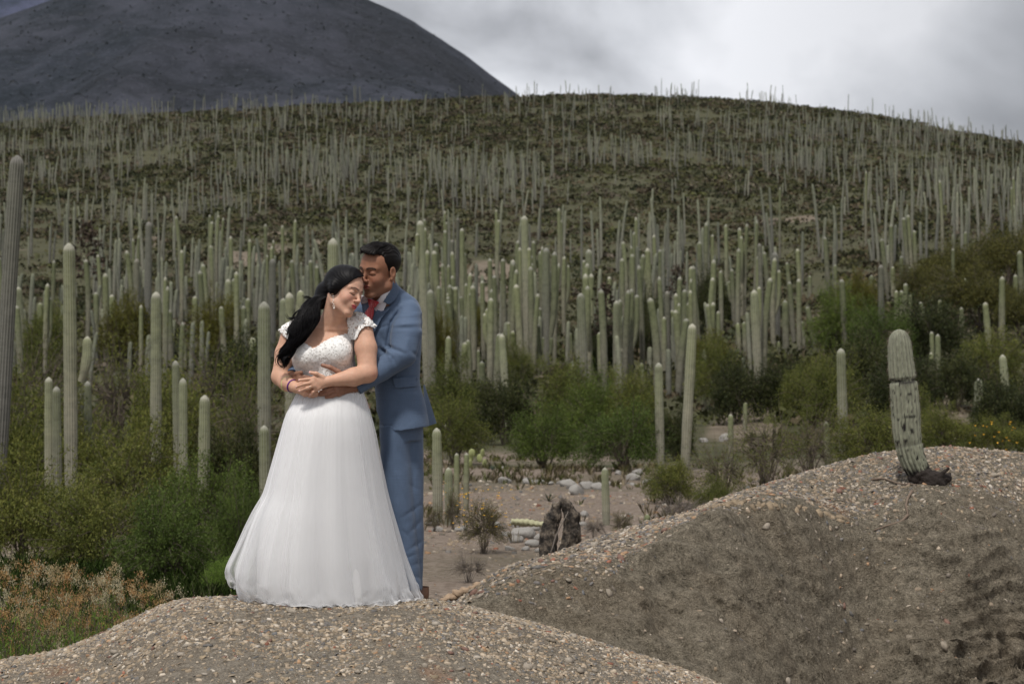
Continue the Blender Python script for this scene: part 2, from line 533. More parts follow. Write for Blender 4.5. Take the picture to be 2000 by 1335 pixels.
def pale(x, Y):
    """bare eroded patches on the slope and the pale clearing"""
    px = 1000 + F * np.asarray(x, float) / np.maximum(Y, 5); Y = np.asarray(Y, float)
    e = lambda cx, cy, rx, ry: 1 - ((px - cx) / rx) ** 2 - ((Y - cy) / ry) ** 2
    m = np.maximum.reduce([e(960, 150, 85, 22), e(850, 152, 45, 16), e(470, 168, 70, 12), e(300, 188, 26, 9), e(1480, 66, 110, 12), e(1820, 66, 70, 6), e(560, 185, 60, 14), e(1540, 205, 70, 6), e(1640, 108, 60, 6)])
    return .8 * sstep(.0, .6, m + 1.5 * fbm(px / 45, Y / 9, 3, 4))
def terrain_mat():
    m, nt, b = material('earth_and_scrub')
    p = geopos(nt)
    n1 = noise_node(nt, 0.11, 6, 0.6, p)           # big patches
    n2 = noise_node(nt, 1.3, 6, 0.65, p)
    n3 = noise_node(nt, 14, 5, 0.7, p)
    dirt = ramp(nt, n3.outputs['Fac'], [(0.3, (0.10, 0.078, 0.06)), (0.5, (0.19, 0.15, 0.12)), (0.72, (0.28, 0.235, 0.195))])
    green = ramp(nt, n2.outputs['Fac'], [(0.3, (0.045, 0.048, 0.026)), (0.55, (0.072, 0.070, 0.040)), (0.75, (0.105, 0.092, 0.058))])
    # nearer ground is bare earth, hillside is low scrub, its colour darkened for cloud shade
    sep = nt.nodes.new('ShaderNodeSeparateXYZ'); nt.links.new(p, sep.inputs[0])
    mr = nt.nodes.new('ShaderNodeMapRange'); nt.links.new(sep.outputs['Y'], mr.inputs['Value'])
    mr.inputs['From Min'].default_value = 26; mr.inputs['From Max'].default_value = 75
    mr.inputs['To Min'].default_value = -0.12; mr.inputs['To Max'].default_value = 0.24
    add = nd(nt, 'ShaderNodeMath', op='ADD'); nt.links.new(n1.outputs['Fac'], add.inputs[0]); nt.links.new(mr.outputs[0], add.inputs[1])
    msk = ramp(nt, add.outputs[0], [(0.42, (0, 0, 0)), (0.56, (1, 1, 1))])
    c = mixc(nt, msk.outputs['Color'], dirt.outputs['Color'], green.outputs['Color'])
    nt.links.new(c, b.inputs['Base Color'])
    pc = ramp(nt, n2.outputs['Fac'], [(0.35, (0.13, 0.105, 0.08)), (0.65, (0.23, 0.185, 0.145))])
    sp = nt.nodes.new('ShaderNodeSeparateColor'); nt.links.new(vcol(nt).outputs['Color'], sp.inputs[0])
    c = mixc(nt, sp.outputs[0], c, pc.outputs['Color']); nt.links.new(c, b.inputs['Base Color'])
    b.inputs['Roughness'].default_value = 0.95
    b.inputs['Specular IOR Level'].default_value = 0.1
    bump(nt, b, n3.outputs['Fac'], 0.8, 0.06)
    return m
M_LAND = terrain_mat()
def build_land():
    # wedge of terrain in front of the camera, fanned out well past the frame
    a = np.concatenate([np.linspace(-2.2, -0.42, 24), np.linspace(-0.40, 0.40, 330), np.linspace(0.42, 2.2, 24)])
    Y = np.concatenate([np.exp(np.linspace(math.log(9.0), math.log(440), 330)), [470, 520, 600, 700, 850, 1000]])
    YY, AA = np.meshgrid(Y, a, indexing='ij')
    X = AA * YY
    Z = land_z(X, YY)
    V = np.stack([X, YY, Z], -1).reshape(-1, 3)
    me = mk_mesh('terrain', V, grid_faces(len(Y), len(a))[:, ::-1], M_LAND, True, np.repeat(pale(V[:, 0], V[:, 1])[:, None], 3, 1))
    obj('terrain', me, kind='structure')
    # plain beyond and behind, one sheet to the horizon
    r = np.array([0, 12, 60, 300, 1500, 9000.0]); th = np.linspace(0, 2 * np.pi, 65)[:-1]
    R, TH = np.meshgrid(r, th, indexing='ij')
    V = np.stack([R * np.sin(TH), R * np.cos(TH), np.full_like(R, -3.6) - 4.0 * (R > 50)], -1).reshape(-1, 3)
    me = mk_mesh('ground', V, grid_faces(len(r), 64, True), M_LAND, True, np.zeros((len(V), 3)))
    obj('ground', me, kind='structure')
build_land()

def mountain_mat(name, tint=1.0, blue=0.0):
    m, nt, b = material(name)
    p = geopos(nt)
    n1 = noise_node(nt, 0.006, 8, 0.68, p, 0.3)
    n2 = noise_node(nt, 0.05, 7, 0.72, p)
    n3 = noise_node(nt, 0.0022, 4, 0.5, p)
    n4 = noise_node(nt, 0.22, 4, 0.7, p)
    veg = ramp(nt, n2.outputs['Fac'], [(0.30, (0.010, 0.013, 0.012)), (0.5, (0.022, 0.025, 0.025)), (0.68, (0.042, 0.041, 0.042))])
    rock = ramp(nt, n1.outputs['Fac'], [(0.47, (0, 0, 0)), (0.64, (0.70, 0.70, 0.70))])
    c = mixc(nt, rock.outputs['Color'], veg.outputs['Color'], (0.082, 0.077, 0.078))
    sp = ramp(nt, n4.outputs['Fac'], [(0.57, (0, 0, 0)), (0.68, (0.7, 0.7, 0.7))])
    c = mixc(nt, sp.outputs['Color'], c, (0.115, 0.105, 0.10))
    br = ramp(nt, n3.outputs['Fac'], [(0.4, (0, 0, 0)), (0.7, (0.35, 0.35, 0.35))])
    c = mixc(nt, br.outputs['Color'], c, (0.05, 0.036, 0.03))
    c = mixc(nt, 1.0, c, (0.70 * tint, 0.80 * tint, (1.04 + blue * .6) * tint), 'MULTIPLY')  # bluish distance haze and cloud shade put into the mountain colour
    nt.links.new(c, b.inputs['Base Color'])
    b.inputs['Roughness'].default_value = 0.95
    b.inputs['Specular IOR Level'].default_value = 0.05
    bump(nt, b, n2.outputs['Fac'], 0.9, 6.0)
    return m
def build_mountain(name, crest, Y0, Yc, Y1, base_sy, mat, seed, amp):
    px = np.linspace(crest[0][0], crest[-1][0], 260)
    T = np.interp(px, [c[0] for c in crest], [c[1] for c in crest])
    k = np.ones(9) / 9
    T = np.convolve(np.pad(T, 4, mode='edge'), k, 'valid')
    v = np.concatenate([np.linspace(0, 1, 190), 1 + np.linspace(0.05, 1, 12)])
    VV, PX = np.meshgrid(v, px, indexing='ij')
    TT = np.broadcast_to(T, VV.shape)
    Y = np.where(VV <= 1, Y0 + (Yc - Y0) * VV, Yc + (Y1 - Yc) * (VV - 1))
    zc = zfrom(TT, Yc); zb = zfrom(base_sy, Y0)
    s = np.clip(VV, 0, 1)
    Z = zb + (zc - zb) * (0.25 * s + 0.75 * s ** 1.15)
    Z = np.where(VV > 1, zc - (zc - zb) * (VV - 1) ** 1.3, Z)
    X = (PX - 1000) / F * Y
    w = np.sin(np.pi * np.clip(s, 0, 1)) ** .6
    rid = 1 - np.abs(fbm(X / 200 + seed, Y / 700, seed, 4))
    Z = Z + amp * 1.8 * (rid - .75) * w + amp * .35 * fbm(X / 60, Y / 60, seed, 4) * w + amp * .05 * fbm(X / 14, Y / 14, seed, 3)
    me = mk_mesh(name, np.stack([X, Y, Z], -1).reshape(-1, 3), grid_faces(len(v), len(px))[:, ::-1], mat)
    obj(name, me, kind='structure')
build_mountain('mountain', [(-1500, 420), (-700, 300), (-300, 140), (0, 34), (100, 0), (200, -34), (330, -66), (470, -76), (600, -52), (705, -4), (760, 16), (820, 50), (880, 88),
                            (940, 130), (1000, 178), (1080, 235), (1250, 330), (1500, 440), (1900, 560)], 1300, 2300, 3000, 620, mountain_mat('mountain_scrub'), 3.0, 34)
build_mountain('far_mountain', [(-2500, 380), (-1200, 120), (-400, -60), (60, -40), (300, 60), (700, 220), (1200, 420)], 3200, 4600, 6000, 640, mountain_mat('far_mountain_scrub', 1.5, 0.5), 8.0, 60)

# ---- the two shale mounds
def mound_mat(name, grey):
    m, nt, b = material(name)
    p = geopos(nt)
    n1 = noise_node(nt, 0.9, 6, 0.6, p, 0.4)
    n2 = noise_node(nt, 22, 6, 0.75, p)
    n3 = noise_node(nt, 110, 4, 0.7, p)
    vor = nd(nt, 'ShaderNodeTexVoronoi'); vor.inputs['Scale'].default_value = 70; nt.links.new(p, vor.inputs['Vector'])
    base = ramp(nt, n2.outputs['Fac'], [(0.30, (0.078, 0.066, 0.048)), (0.5, (0.232, 0.200, 0.150)), (0.70, (0.36, 0.31, 0.235))] if grey else
                [(0.28, (0.10, 0.085, 0.065)), (0.5, (0.22, 0.19, 0.15)), (0.72, (0.33, 0.29, 0.235))])
    warm = ramp(nt, n1.outputs['Fac'], [(0.5, (0, 0, 0)), (0.68, (0.38, 0.38, 0.38))])
    c = mixc(nt, warm.outputs['Color'], base.outputs['Color'], (0.20, 0.15, 0.10))
    cr = ramp(nt, n3.outputs['Fac'], [(0.3, (0.55, 0.55, 0.55)), (0.7, (1.3, 1.3, 1.3))])
    c = mixc(nt, 1.0, c, cr.outputs['Color'], 'MULTIPLY')
    # small rusty stains
    n4 = noise_node(nt, 1.6, 3, 0.5, p)
    st = ramp(nt, n4.outputs['Fac'], [(0.70, (0, 0, 0)), (0.78, (0.7, 0.7, 0.7))])
    c = mixc(nt, st.outputs['Color'], c, (0.30, 0.14, 0.07))
    nt.links.new(c, b.inputs['Base Color'])
    b.inputs['Roughness'].default_value = 0.93
    b.inputs['Specular IOR Level'].default_value = 0.15
    mixh = nd(nt, 'ShaderNodeMath', op='ADD'); nt.links.new(n2.outputs['Fac'], mixh.inputs[0])
    sc = nd(nt, 'ShaderNodeMath', op='MULTIPLY'); sc.inputs[1].default_value = 0.35
    nt.links.new(vor.outputs['Distance'], sc.inputs[0]); nt.links.new(sc.outputs[0], mixh.inputs[1])
    n5 = noise_node(nt, 7.0, 7, 0.7, p, 0.6)
    b2 = nt.nodes.new('ShaderNodeBump'); b2.inputs['Strength'].default_value = 1.0 if grey else .5; b2.inputs['Distance'].default_value = 0.12 if grey else .05
    nt.links.new(n5.outputs['Fac'], b2.inputs['Height'])
    b1 = bump(nt, b, mixh.outputs[0], 1.0, 0.03); nt.links.new(b2.outputs[0], b1.inputs['Normal'])
    return m
FMX = [-500, 0, 100, 200, 280, 340, 480, 600, 700, 820, 900, 1000, 1100, 1200, 1320, 1420, 1600, 2200]
FMY = [1340, 1290, 1275, 1238, 1198, 1170, 1163, 1168, 1168, 1166, 1180, 1204, 1232, 1262, 1300, 1338, 1400, 1560]
def fm_z(x, Y):
    """the gravel mound the couple stands on"""
    x = np.asarray(x, float); Y = np.asarray(Y, float)
    px = 1000 + F * x / np.maximum(Y, 4)
    def sy(Yq):
        pxx = px
        c = (np.interp(pxx - 25, FMX, FMY) + np.interp(pxx, FMX, FMY) + np.interp(pxx + 25, FMX, FMY)) / 3
        return c + np.interp(Yq, [5, 6.5, 7.2, 8, 8.4, 8.8, 9.2, 9.6, 10.2, 10.5, 10.9, 11.5, 13], [900, 520, 370, 205, 134, 66, 20, 6, 0, 4, 40, 150, 420])
    s = (sy(Y - .15) + sy(Y) * 2 + sy(Y + .15)) / 4
    z = zfrom(s, Y)
    return z + 0.010 * fbm(x / .5, Y / .5, 2, 3) * sstep(0.0, 0.5, np.abs(Y - 9.5)) + 0.006 * fbm(x / .09, Y / .09, 4, 3)
RCX = [700, 860, 900, 950, 1000, 1060, 1120, 1180, 1250, 1330, 1400, 1450, 1550, 1620, 1680, 1740, 1850, 2000, 2400]
RCY = [1290, 1192, 1168, 1132, 1102, 1088, 1066, 1046, 1026, 1006, 976, 958, 928, 908, 891, 882, 872, 884, 930]
RGX = [700, 860, 1000, 1100, 1200, 1300, 1400, 1450, 1550, 1650, 1700, 1800, 1900, 2000, 2400]
RGY = [1300, 1205, 1128, 1112, 1092, 1052, 994, 990, 1004, 1038, 1012, 966, 985, 1030, 1100]
RBX = [700, 850, 1000, 1200, 1400, 2400]
RBY = [1330, 1250, 1290, 1330, 1360, 1390]
RYX = [700, 860, 1100, 1400, 1700, 2400]
RYY = [11.4, 11.7, 12.6, 14.0, 15.0, 15.6]
def rm_knots(px):
    s = lambda X_, Y_: (np.interp(px - 22, X_, Y_) + np.interp(px, X_, Y_) * 2 + np.interp(px + 22, X_, Y_)) / 4
    return s(RCX, RCY), s(RGX, RGY), s(RBX, RBY), s(RYX, RYY)
def rm_z(x, Y):
    x = np.asarray(x, float); Y = np.asarray(Y, float)
    px = np.clip(1000 + F * x / np.maximum(Y, 4), 650, 2600)
    c, g, b, yc = rm_knots(px)
    # a gully runs down the face between the two lobes
    gx = 1665 + (yc - Y) * 18 + 25 * np.sin(Y * 2.2)
    gul = np.exp(-((px - gx) / 70) ** 2) * sstep(0.8, 2.2, yc - Y)
    gx2 = 1285 + (yc - Y) * 8
    gul2 = np.exp(-((px - gx2) / 45) ** 2) * sstep(1.3, 2.2, yc - Y)
    def sy(Yq):
        d = yc - Yq
        yg = np.minimum(1.5, 0.55 * (yc - 10.6)); yb = np.minimum(3.3 - .75 * sstep(1350, 1700, px), 0.92 * (yc - 10.6))
        s = np.where(d < 0, c + 16 * d ** 2 + 60 * np.maximum(-d - .8, 0) ** 1.5,
            np.where(d < yg, c + (g - c) * np.clip(d / yg, 0, 1) ** 1.25,
            np.where(d < yb, g + (b - g) * np.clip((d - yg) / (yb - yg), 0, 1) ** 0.92, b + (d - yb) * 600)))
        return s
    s = (sy(Y - .12) + sy(Y) * 2 + sy(Y + .12)) / 4
    z = zfrom(s, Y)
    face = sstep(0.9, 1.8, yc - Y)
    z = z - 0.14 * gul - 0.07 * gul2
    z = z + (0.085 * fbm(x / .85, Y / .7, 2, 3) + face * (0.085 * fbm(x / .26, Y / .18, 6, 4) + 0.16 * (np.abs(fbm(x / .38 + Y * .6, Y / .30, 9, 3)) - .2))) * sstep(-.3, .5, yc - Y)
    # bedding ledges low on the right
    led = sstep(1.7, 2.8, yc - Y) * sstep(1500, 1750, px)
    u = z * 9 + 1.6 * fbm(x / .9, Y / .9, 4, 3)
    z = z + (led + .3 * face) * 0.11 * (np.floor(u) + sstep(.55, 1.0, u - np.floor(u)) - u) + led * .035 * fbm(x / .08, Y / .08, 3, 3)
    z = z + 0.006 * fbm(x / .06, Y / .06, 8, 3)
    return z
def wedge(name, zf, pxs, Ys, mat, post=None):
    YY, PX = np.meshgrid(Ys, pxs, indexing='ij')
    X = (PX - 1000) / F * YY
    V = np.stack([X, YY, zf(X, YY)], -1).reshape(-1, 3)
    if post: V = post(V)
    me = mk_mesh(name, V, grid_faces(len(Ys), len(pxs))[:, ::-1], mat)
    return obj(name, me, kind='structure')
def crags(V):
    """broken lips and undercuts on the eroded face"""
    x, Y, z = V.T; px = np.clip(1000 + F * x / Y, 650, 2600); c, g, b, yc = rm_knots(px); d = yc - Y
    face = sstep(1.15, 1.9, d)
    u = z * 8.5 + 2.2 * fbm(x / .8, Y / .8, z / .8 + 4, 4) + .25 * x; fr = u - np.floor(u)
    patch = sstep(-.05, .30, fbm(x / .45, Y / .6, z / .3 + 2, 3) + .22 * sstep(1500, 1850, px) + .15 * sstep(1.9, 2.6, d) - .08 * sstep(1600, 1350, px))
    lip = fr ** 2.2 * (1 - sstep(.93, 1.0, fr))
    A = face * patch * (.055 + .085 * sstep(1550, 1900, px) * sstep(1.5, 2.3, d))
    V = V.copy(); V[:, 1] -= A * lip * 1.0; V[:, 2] += A * lip * .25
    n = fbm(x / .06, Y / .06, z / .04, 3) * face * patch; V[:, 1] -= .018 * n
    return V
M_FM = mound_mat('shale_mound_earth', False)
M_RM = mound_mat('grey_shale_earth', True)
front_mound = wedge('gravel_mound', fm_z, np.linspace(-260, 1750, 400), np.concatenate([np.linspace(6.2, 8.2, 50), np.linspace(8.21, 10.7, 240), np.linspace(10.75, 12.5, 20)]), M_FM)
right_mound = wedge('shale_bank', rm_z, np.linspace(760, 2380, 470), np.concatenate([np.linspace(9.0, 10.5, 16), np.linspace(10.52, 16, 330), np.linspace(16.1, 19, 16)]), M_RM, crags)

# ---- stone chips
M_CHIP, _nt, _b = material('stone_chips')
_a = vcol(_nt); _n = noise_node(_nt, 60, 4, 0.6, geopos(_nt))
_c = mixc(_nt, 1.0, _a.outputs['Color'], ramp(_nt, _n.outputs['Fac'], [(0.3, (0.72, 0.72, 0.72)), (0.7, (1.2, 1.2, 1.2))]).outputs['Color'], 'MULTIPLY')
_nt.links.new(_c, _b.inputs['Base Color']); _b.inputs['Roughness'].default_value = 0.85
bump(_nt, _b, _n.outputs['Fac'], 0.5, 0.004)
PAL = np.array([[.30, .25, .19], [.25, .205, .15], [.36, .31, .245], [.20, .18, .155], [.16, .155, .15], [.42, .38, .32], [.27, .22, .155], [.24, .11, .075], [.46, .43, .38], [.32, .21, .13], [.13, .135, .14]])
PALP = np.array([.2, .17, .14, .12, .07, .08, .12, .015, .03, .03, .025]); PALP /= PALP.sum()
PAL2P = np.array([.17, .13, .12, .19, .12, .07, .08, .025, .025, .04, .05]); PAL2P /= PAL2P.sum()
def normals_of(zf, x, Y, e=0.03):
    dx = (zf(x + e, Y) - zf(x - e, Y)) / (2 * e); dy = (zf(x, Y + e) - zf(x, Y - e)) / (2 * e)
    n = np.stack([-dx, -dy, np.ones_like(dx)], -1)
    return n / np.linalg.norm(n, axis=1)[:, None]
def align(Nm, R):
    """rotate frames R so their z follows normals Nm"""
    z = np.array([0, 0, 1.0]); v = np.cross(np.tile(z, (len(Nm), 1)), Nm); c = Nm[:, 2]
    K = np.zeros((len(Nm), 3, 3)); K[:, 0, 1] = -v[:, 2]; K[:, 0, 2] = v[:, 1]; K[:, 1, 0] = v[:, 2]; K[:, 1, 2] = -v[:, 0]; K[:, 2, 0] = -v[:, 1]; K[:, 2, 1] = v[:, 0]
    A = np.eye(3)[None] + K + K @ K / (1 + c)[:, None, None]
    return A @ R
def chips(rng, P, Nm, size, tilt, flat, pal):
    n = len(P); k = 5
    th = np.linspace(0, 2 * np.pi, k, endpoint=False)[None] + rng.rand(n, k) * .8
    r = size[:, None] * (0.6 + 0.5 * rng.rand(n, k))
    asp = 0.32 + 0.5 * rng.rand(n)
    h = size * flat * (0.5 + rng.rand(n))
    top = np.stack([np.cos(th) * r, np.sin(th) * r * asp[:, None], np.tile(h[:, None], (1, k)) * (0.75 + .5 * rng.rand(n, k))], -1)
    bot = np.stack([np.cos(th) * r * 1.12, np.sin(th) * r * asp[:, None] * 1.12, np.tile(-h[:, None] * .8, (1, k))], -1)
    L = np.concatenate([top, bot], 1)
    R = align(Nm, rot_mats(rng, n, tilt))
    W = np.einsum('nij,nkj->nki', R, L) + P[:, None]
    V = W.reshape(-1, 3)
    o = (np.arange(n) * 2 * k)[:, None]
    j = np.arange(k); j2 = (j + 1) % k
    side = np.stack([j + k, j2 + k, j2, j], 1)
    Fs = (o[:, :, None] + side[None]).reshape(-1, 4)
    Ft = (o + j[None])
    ci = rng.choice(len(PAL), n, p=pal)
    c = PAL[ci] * (0.80 + 0.65 * rng.rand(n, 1))
    return V, [Fs, Ft], np.repeat(c, 2 * k, 0)
def scatter(rng, zf, pts, size, tilt, flat, pal, sink=0.2):
    x, Y = pts[:, 0], pts[:, 1]
    P = np.stack([x, Y, zf(x, Y) + size * flat * (0.5 - sink)], -1)
    return chips(rng, P, normals_of(zf, x, Y), size, tilt, flat, pal)
def stone_meshes(seed, n, mat):
    out = []
    for i in range(n):
        r = np.random.RandomState(seed + i)
        bm = bmesh.new(); bmesh.ops.create_icosphere(bm, subdivisions=1, radius=1)
        V = np.array([v.co for v in bm.verts]); Fc = np.array([[v.index for v in f.verts] for f in bm.faces]); bm.free()
        d = np.random.RandomState(seed * 3 + i).randn(7, 3); d /= np.linalg.norm(d, axis=1)[:, None]
        off = 0.50 + .30 * r.rand(7)
        for dd, oo in zip(d, off):      # chop facets
            s = V @ dd; V = V - np.maximum(s - oo, 0)[:, None] * dd
        V *= (1, 0.5 + .4 * r.rand(), 0.18 + .22 * r.rand()) if i % 4 else (1, .75, .5)
        V += r.randn(*V.shape) * .03
        c = PAL[r.choice(len(PAL), p=PALP)] * (0.8 + .25 * r.rand()); c = c * .6 + c.mean() * np.array([.44, .40, .35])
        out.append(mk_mesh('stone', V, Fc, mat, smooth=False, col=np.tile(c, (len(V), 1))))
    return out
ST = stone_meshes(40, 16, M_CHIP)
def place_stones(rng, parent, zf, pts, size, tilt=.3):
    x, Y = pts[:, 0], pts[:, 1]; z = zf(x, Y); Nm = normals_of(zf, x, Y)
    R = align(Nm, rot_mats(rng, len(pts), tilt))
    for i in range(len(pts)):
        o = bpy.data.objects.new('stone', ST[rng.randint(len(ST))])
        M = np.eye(4); M[:3, :3] = R[i] * size[i]; M[:3, 3] = (x[i], Y[i], z[i] + size[i] * .12)
        o.matrix_world = Matrix(M.tolist()); COL.objects.link(o); o.parent = parent
rngs = np.random.RandomState(11)
def pts_px(rng, n, px0, px1, Y0, Y1):
    Y = Y0 + (Y1 - Y0) * rng.rand(n); px = px0 + (px1 - px0) * rng.rand(n)
    return np.stack([(px - 1000) / F * Y, Y], -1)
mb = MB()
p = pts_px(rngs, 56000, -60, 1500, 8.1, 10.5)
x_, Y_ = p[:, 0], p[:, 1]
den = np.clip(0.80 + 1.3 * fbm(x_ / .45, Y_ / .35, 3, 4) + .40 * (Y_ - 9), 0.18, 1)
p = p[rngs.rand(len(p)) < den]
sz = 0.0045 + 0.0135 * rngs.rand(len(p)) ** 3.0
v_, f_, c_ = scatter(rngs, fm_z, p, sz, .42, .26, PALP); mb.add(v_, f_, c_ * np.array([.90, .86, .82]))
obj('gravel', mb.mesh('gravel', M_CHIP, smooth=False), front_mound, kind='stuff')
p = pts_px(rngs, 285, -20, 1420, 8.3, 10.2); place_stones(rngs, front_mound, fm_z, p, 0.012 + 0.026 * rngs.rand(len(p)) ** 2.5)

mb = MB()
p = pts_px(rngs, 42000, 860, 2080, 11.2, 15.9)
px_ = 1000 + F * p[:, 0] / p[:, 1]
c_, g_, b_, yc_ = rm_knots(px_)
d_ = yc_ - p[:, 1]
on_cap = 1 - sstep(1.0, 1.55, d_ + .35 * fbm(p[:, 0] / .5, p[:, 1] / .5, 6, 3))
spill = 0.022 + .22 * np.exp(-((px_ - 1900) / 170) ** 2) * (1 - sstep(1.5, 2.6, d_)) + .10 * np.exp(-((px_ - 1660) / 60) ** 2)
keep = rngs.rand(len(p)) < np.maximum(on_cap * np.where(px_ < 1130, .45, 1), spill)
p = p[keep]
sz = 0.007 + 0.018 * rngs.rand(len(p)) ** 2
v_, f_, c_ = scatter(rngs, rm_z, p, sz, .40, .24, PAL2P); mb.add(v_, f_, c_ * np.array([.80, .76, .73]))
obj('gravel', mb.mesh('gravel', M_CHIP, smooth=False), right_mound, kind='stuff')
p = pts_px(rngs, 900, 900, 1990, 11.2, 15.4)
px_ = 1000 + F * p[:, 0] / p[:, 1]; d_ = rm_knots(px_)[3] - p[:, 1]
w_ = np.maximum(1 - sstep(1.1, 1.9, d_), .10); p = p[rngs.rand(len(p)) < w_][:290]
place_stones(rngs, right_mound, rm_z, p, 0.018 + 0.034 * rngs.rand(len(p)) ** 2.2, .35)
# gravel on the open ground behind the couple
mb = MB()
p = pts_px(rngs, 22000, 700, 2050, 12.0, 34)
keep = rngs.rand(len(p)) < np.clip(.30 + 1.2 * fbm(p[:, 0] / 1.5, p[:, 1] / 1.5, 2, 3), .02, 1) * sstep(700, 860, 1000 + F * p[:, 0] / p[:, 1]); p = p[keep]
sz = (0.006 + 0.020 * rngs.rand(len(p)) ** 4) * (p[:, 1] / 13)
v_, f_, c_ = scatter(rngs, land_z, p, sz, .3, .35, PAL2P); mb.add(v_, f_, c_ * np.array([.72, .68, .64]))
obj('gravel', mb.mesh('gravel', M_CHIP, smooth=False), kind='stuff')

# ---- thin air between here and the mountain
def haze():
    m = bpy.data.materials.new('air'); m.use_nodes = True; nt = m.node_tree; nt.nodes.clear()
    o = nt.nodes.new('ShaderNodeOutputMaterial'); v = nt.nodes.new('ShaderNodeVolumePrincipled'); v.inputs['Color'].default_value = (.80, .88, 1.0, 1); v.inputs['Density'].default_value = 0.000016; v.inputs['Anisotropy'].default_value = .1
    nt.links.new(v.outputs[0], o.inputs['Volume'])
    top = 1500.0; X = 9500.0; V = np.array([[x, y, z] for x in (-X, X) for y in (-9200.0, 9200.0) for z in (-9.0, top)])
    Fc = np.array([[0, 1, 3, 2], [4, 6, 7, 5], [0, 4, 5, 1], [2, 3, 7, 6], [0, 2, 6, 4], [1, 5, 7, 3]])
    obj('haze', mk_mesh('haze', V, Fc, m, False), kind='stuff')
haze()
# head in its own frame: x to its right, y forwards, z up; origin between the ears at eye height
def head(S, O, R, sc, female):
    L = lambda *p: O + R @ (np.array(p) * sc)
    e = lambda c, r, k=.008, op='u': S.ell(L(*c), np.array(r) * sc, R, k * sc, op)
    c_ = lambda a, b, r1, r2=None, k=.008, op='u': S.cap(L(*a), L(*b), r1 * sc, (r2 if r2 else r1) * sc, k * sc, op)
    jw = .046 if female else .054
    e((0, -.016, .044), (.074, .092, .078), .02)
    e((0, .030, .030), (.066, .062, .072), .02)
    e((0, .028, -.028), (.056 if female else .060, .058, .080), .02)
    for s in (-1, 1):
        c_((s * (jw + .004), -.006, -.040), (s * jw, .004, -.066), .015, .014, .02)
        c_((s * jw, .004, -.066), (s * .016, .066, -.100), .017, .015, .022)
        e((s * .038, .058, -.030), (.022, .022, .024), .024)                # cheek
        c_((s * .012, .084, .022), (s * .048, .066, .024), .009 if female else .011, .008, .014)   # brow
    e((0, .070, -.098), (.020, .016, .016), .016)                             # chin
    e((0, .075, -.060), (.030, .020, .024), .018)                             # muzzle
    for s in (-1, 1):
        e((s * .032, .095, .004), (.021, .016, .013), .010, 's')             # socket
        e((s * .0315, .0735, .003), (.0165, .0135, .0120), .004)             # lid over the eye
    c_((0, .084, .014), (0, .106, -.024), .0065, .0082, .010)                 # nose bridge
    e((0, .1080, -.0290), (.0100, .0100, .0088), .006)
    for s in (-1, 1):
        e((s * .0115, .0985, -.0320), (.0075, .0100, .0070), .005)
        e((s * .0065, .1020, -.0400), (.0030, .0050, .0030), .003, 's')
    lw = .024 if not female else .0215
    e((0, .0905, -.0560), (lw, .0085, .0042), .005); e((0, .0895, -.0655), (lw * .84, .0090, .0055), .005)
    c_((-.022, .0955, -.0600), (.022, .0955, -.0600), .0013, None, .0025, 's')
    e((0, .0900, -.0780), (.016, .006, .0045), .006, 's')
    for s in (-1, 1):      # ears
        e((s * .0755, -.012, -.004), (.0085, .0185, .0310), .005)
        e((s * .0830, -.006, .002), (.0060, .0110, .0170), .004, 's')
        e((s * .0765, -.002, -.030), (.0065, .0090, .0090), .005)
    return L
def head_paint(V, O, R, sc, col, female, lip, brow):
    P = (V - O) @ R / sc; x, y, z = P.T; ax = np.abs(x)
    front = y > .045
    def put(w, c):
        w = np.clip(w, 0, 1)[:, None]; col[:] = col * (1 - w) + np.array(c) * w
    ch = np.exp(-(((ax - .040) / .020) ** 2 + ((z + .028) / .020) ** 2)) * (y > .02); put(ch * (.38 if female else .15), (.60, .20, .16))
    ns = np.exp(-((ax / .02) ** 2 + ((z + .03) / .015) ** 2)) * (y > .09); put(ns * .2, (.52, .2, .15))
    up = (((ax / .0225) ** 2 + ((z + .0560) / .0050) ** 2) < 1) & (y > .070); lo = (((ax / .019) ** 2 + ((z + .0655) / .0060) ** 2) < 1) & (y > .070)
    put((up | lo) * .85, lip)
    put((np.abs(z + .0607) < .0016) * (ax < .023) * (y > .07) * .7, (.09, .02, .02))
    bz = .0265 - 14 * (ax - .030) ** 2
    put((np.abs(z - bz) < (.0030 if female else .0045)) * (ax > .011) * (ax < .052) * front * (.85 if female else .88), brow)
    lz = -.0075 + 9.0 * (ax - .0315) ** 2
    put((np.abs(z - lz) < .0021) * (ax > .0150) * (ax < .0490) * front * .9, (.018, .011, .009))
    put(np.exp(-(((ax - .031) / .016) ** 2 + ((z - .010) / .009) ** 2)) * front * (.22 if female else .25), (.26, .12, .085))
    if not female:     # shaved beard shadow
        w = sstep(.02, .05, -z) * sstep(-.01, .03, y) * (1 - np.exp(-((ax / .024) ** 2 + ((z + .061) / .010) ** 2))); put(w * .28, (.12, .085, .07))
def skin_mat(name, scale=1.0):
    m, nt, b = material(name)
    a = vcol(nt); n = noise_node(nt, 45, 5, .6, objvec(nt)); n2 = noise_node(nt, 420, 3, .6, objvec(nt))
    c = mixc(nt, 1.0, a.outputs['Color'], ramp(nt, n.outputs['Fac'], [(.3, (.90, .87, .86)), (.7, (1.06, 1.04, 1.03))]).outputs['Color'], 'MULTIPLY')
    nt.links.new(c, b.inputs['Base Color'])
    b.inputs['Roughness'].default_value = .58; b.inputs['Specular IOR Level'].default_value = .3
    b.inputs['Subsurface Weight'].default_value = .12; b.inputs['Subsurface Radius'].default_value = (1.0, .35, .2); b.inputs['Subsurface Scale'].default_value = .012
    bump(nt, b, n2.outputs['Fac'], .12, .001)
    return m
M_SKINB = skin_mat('bride_skin'); M_SKING = skin_mat('groom_skin')
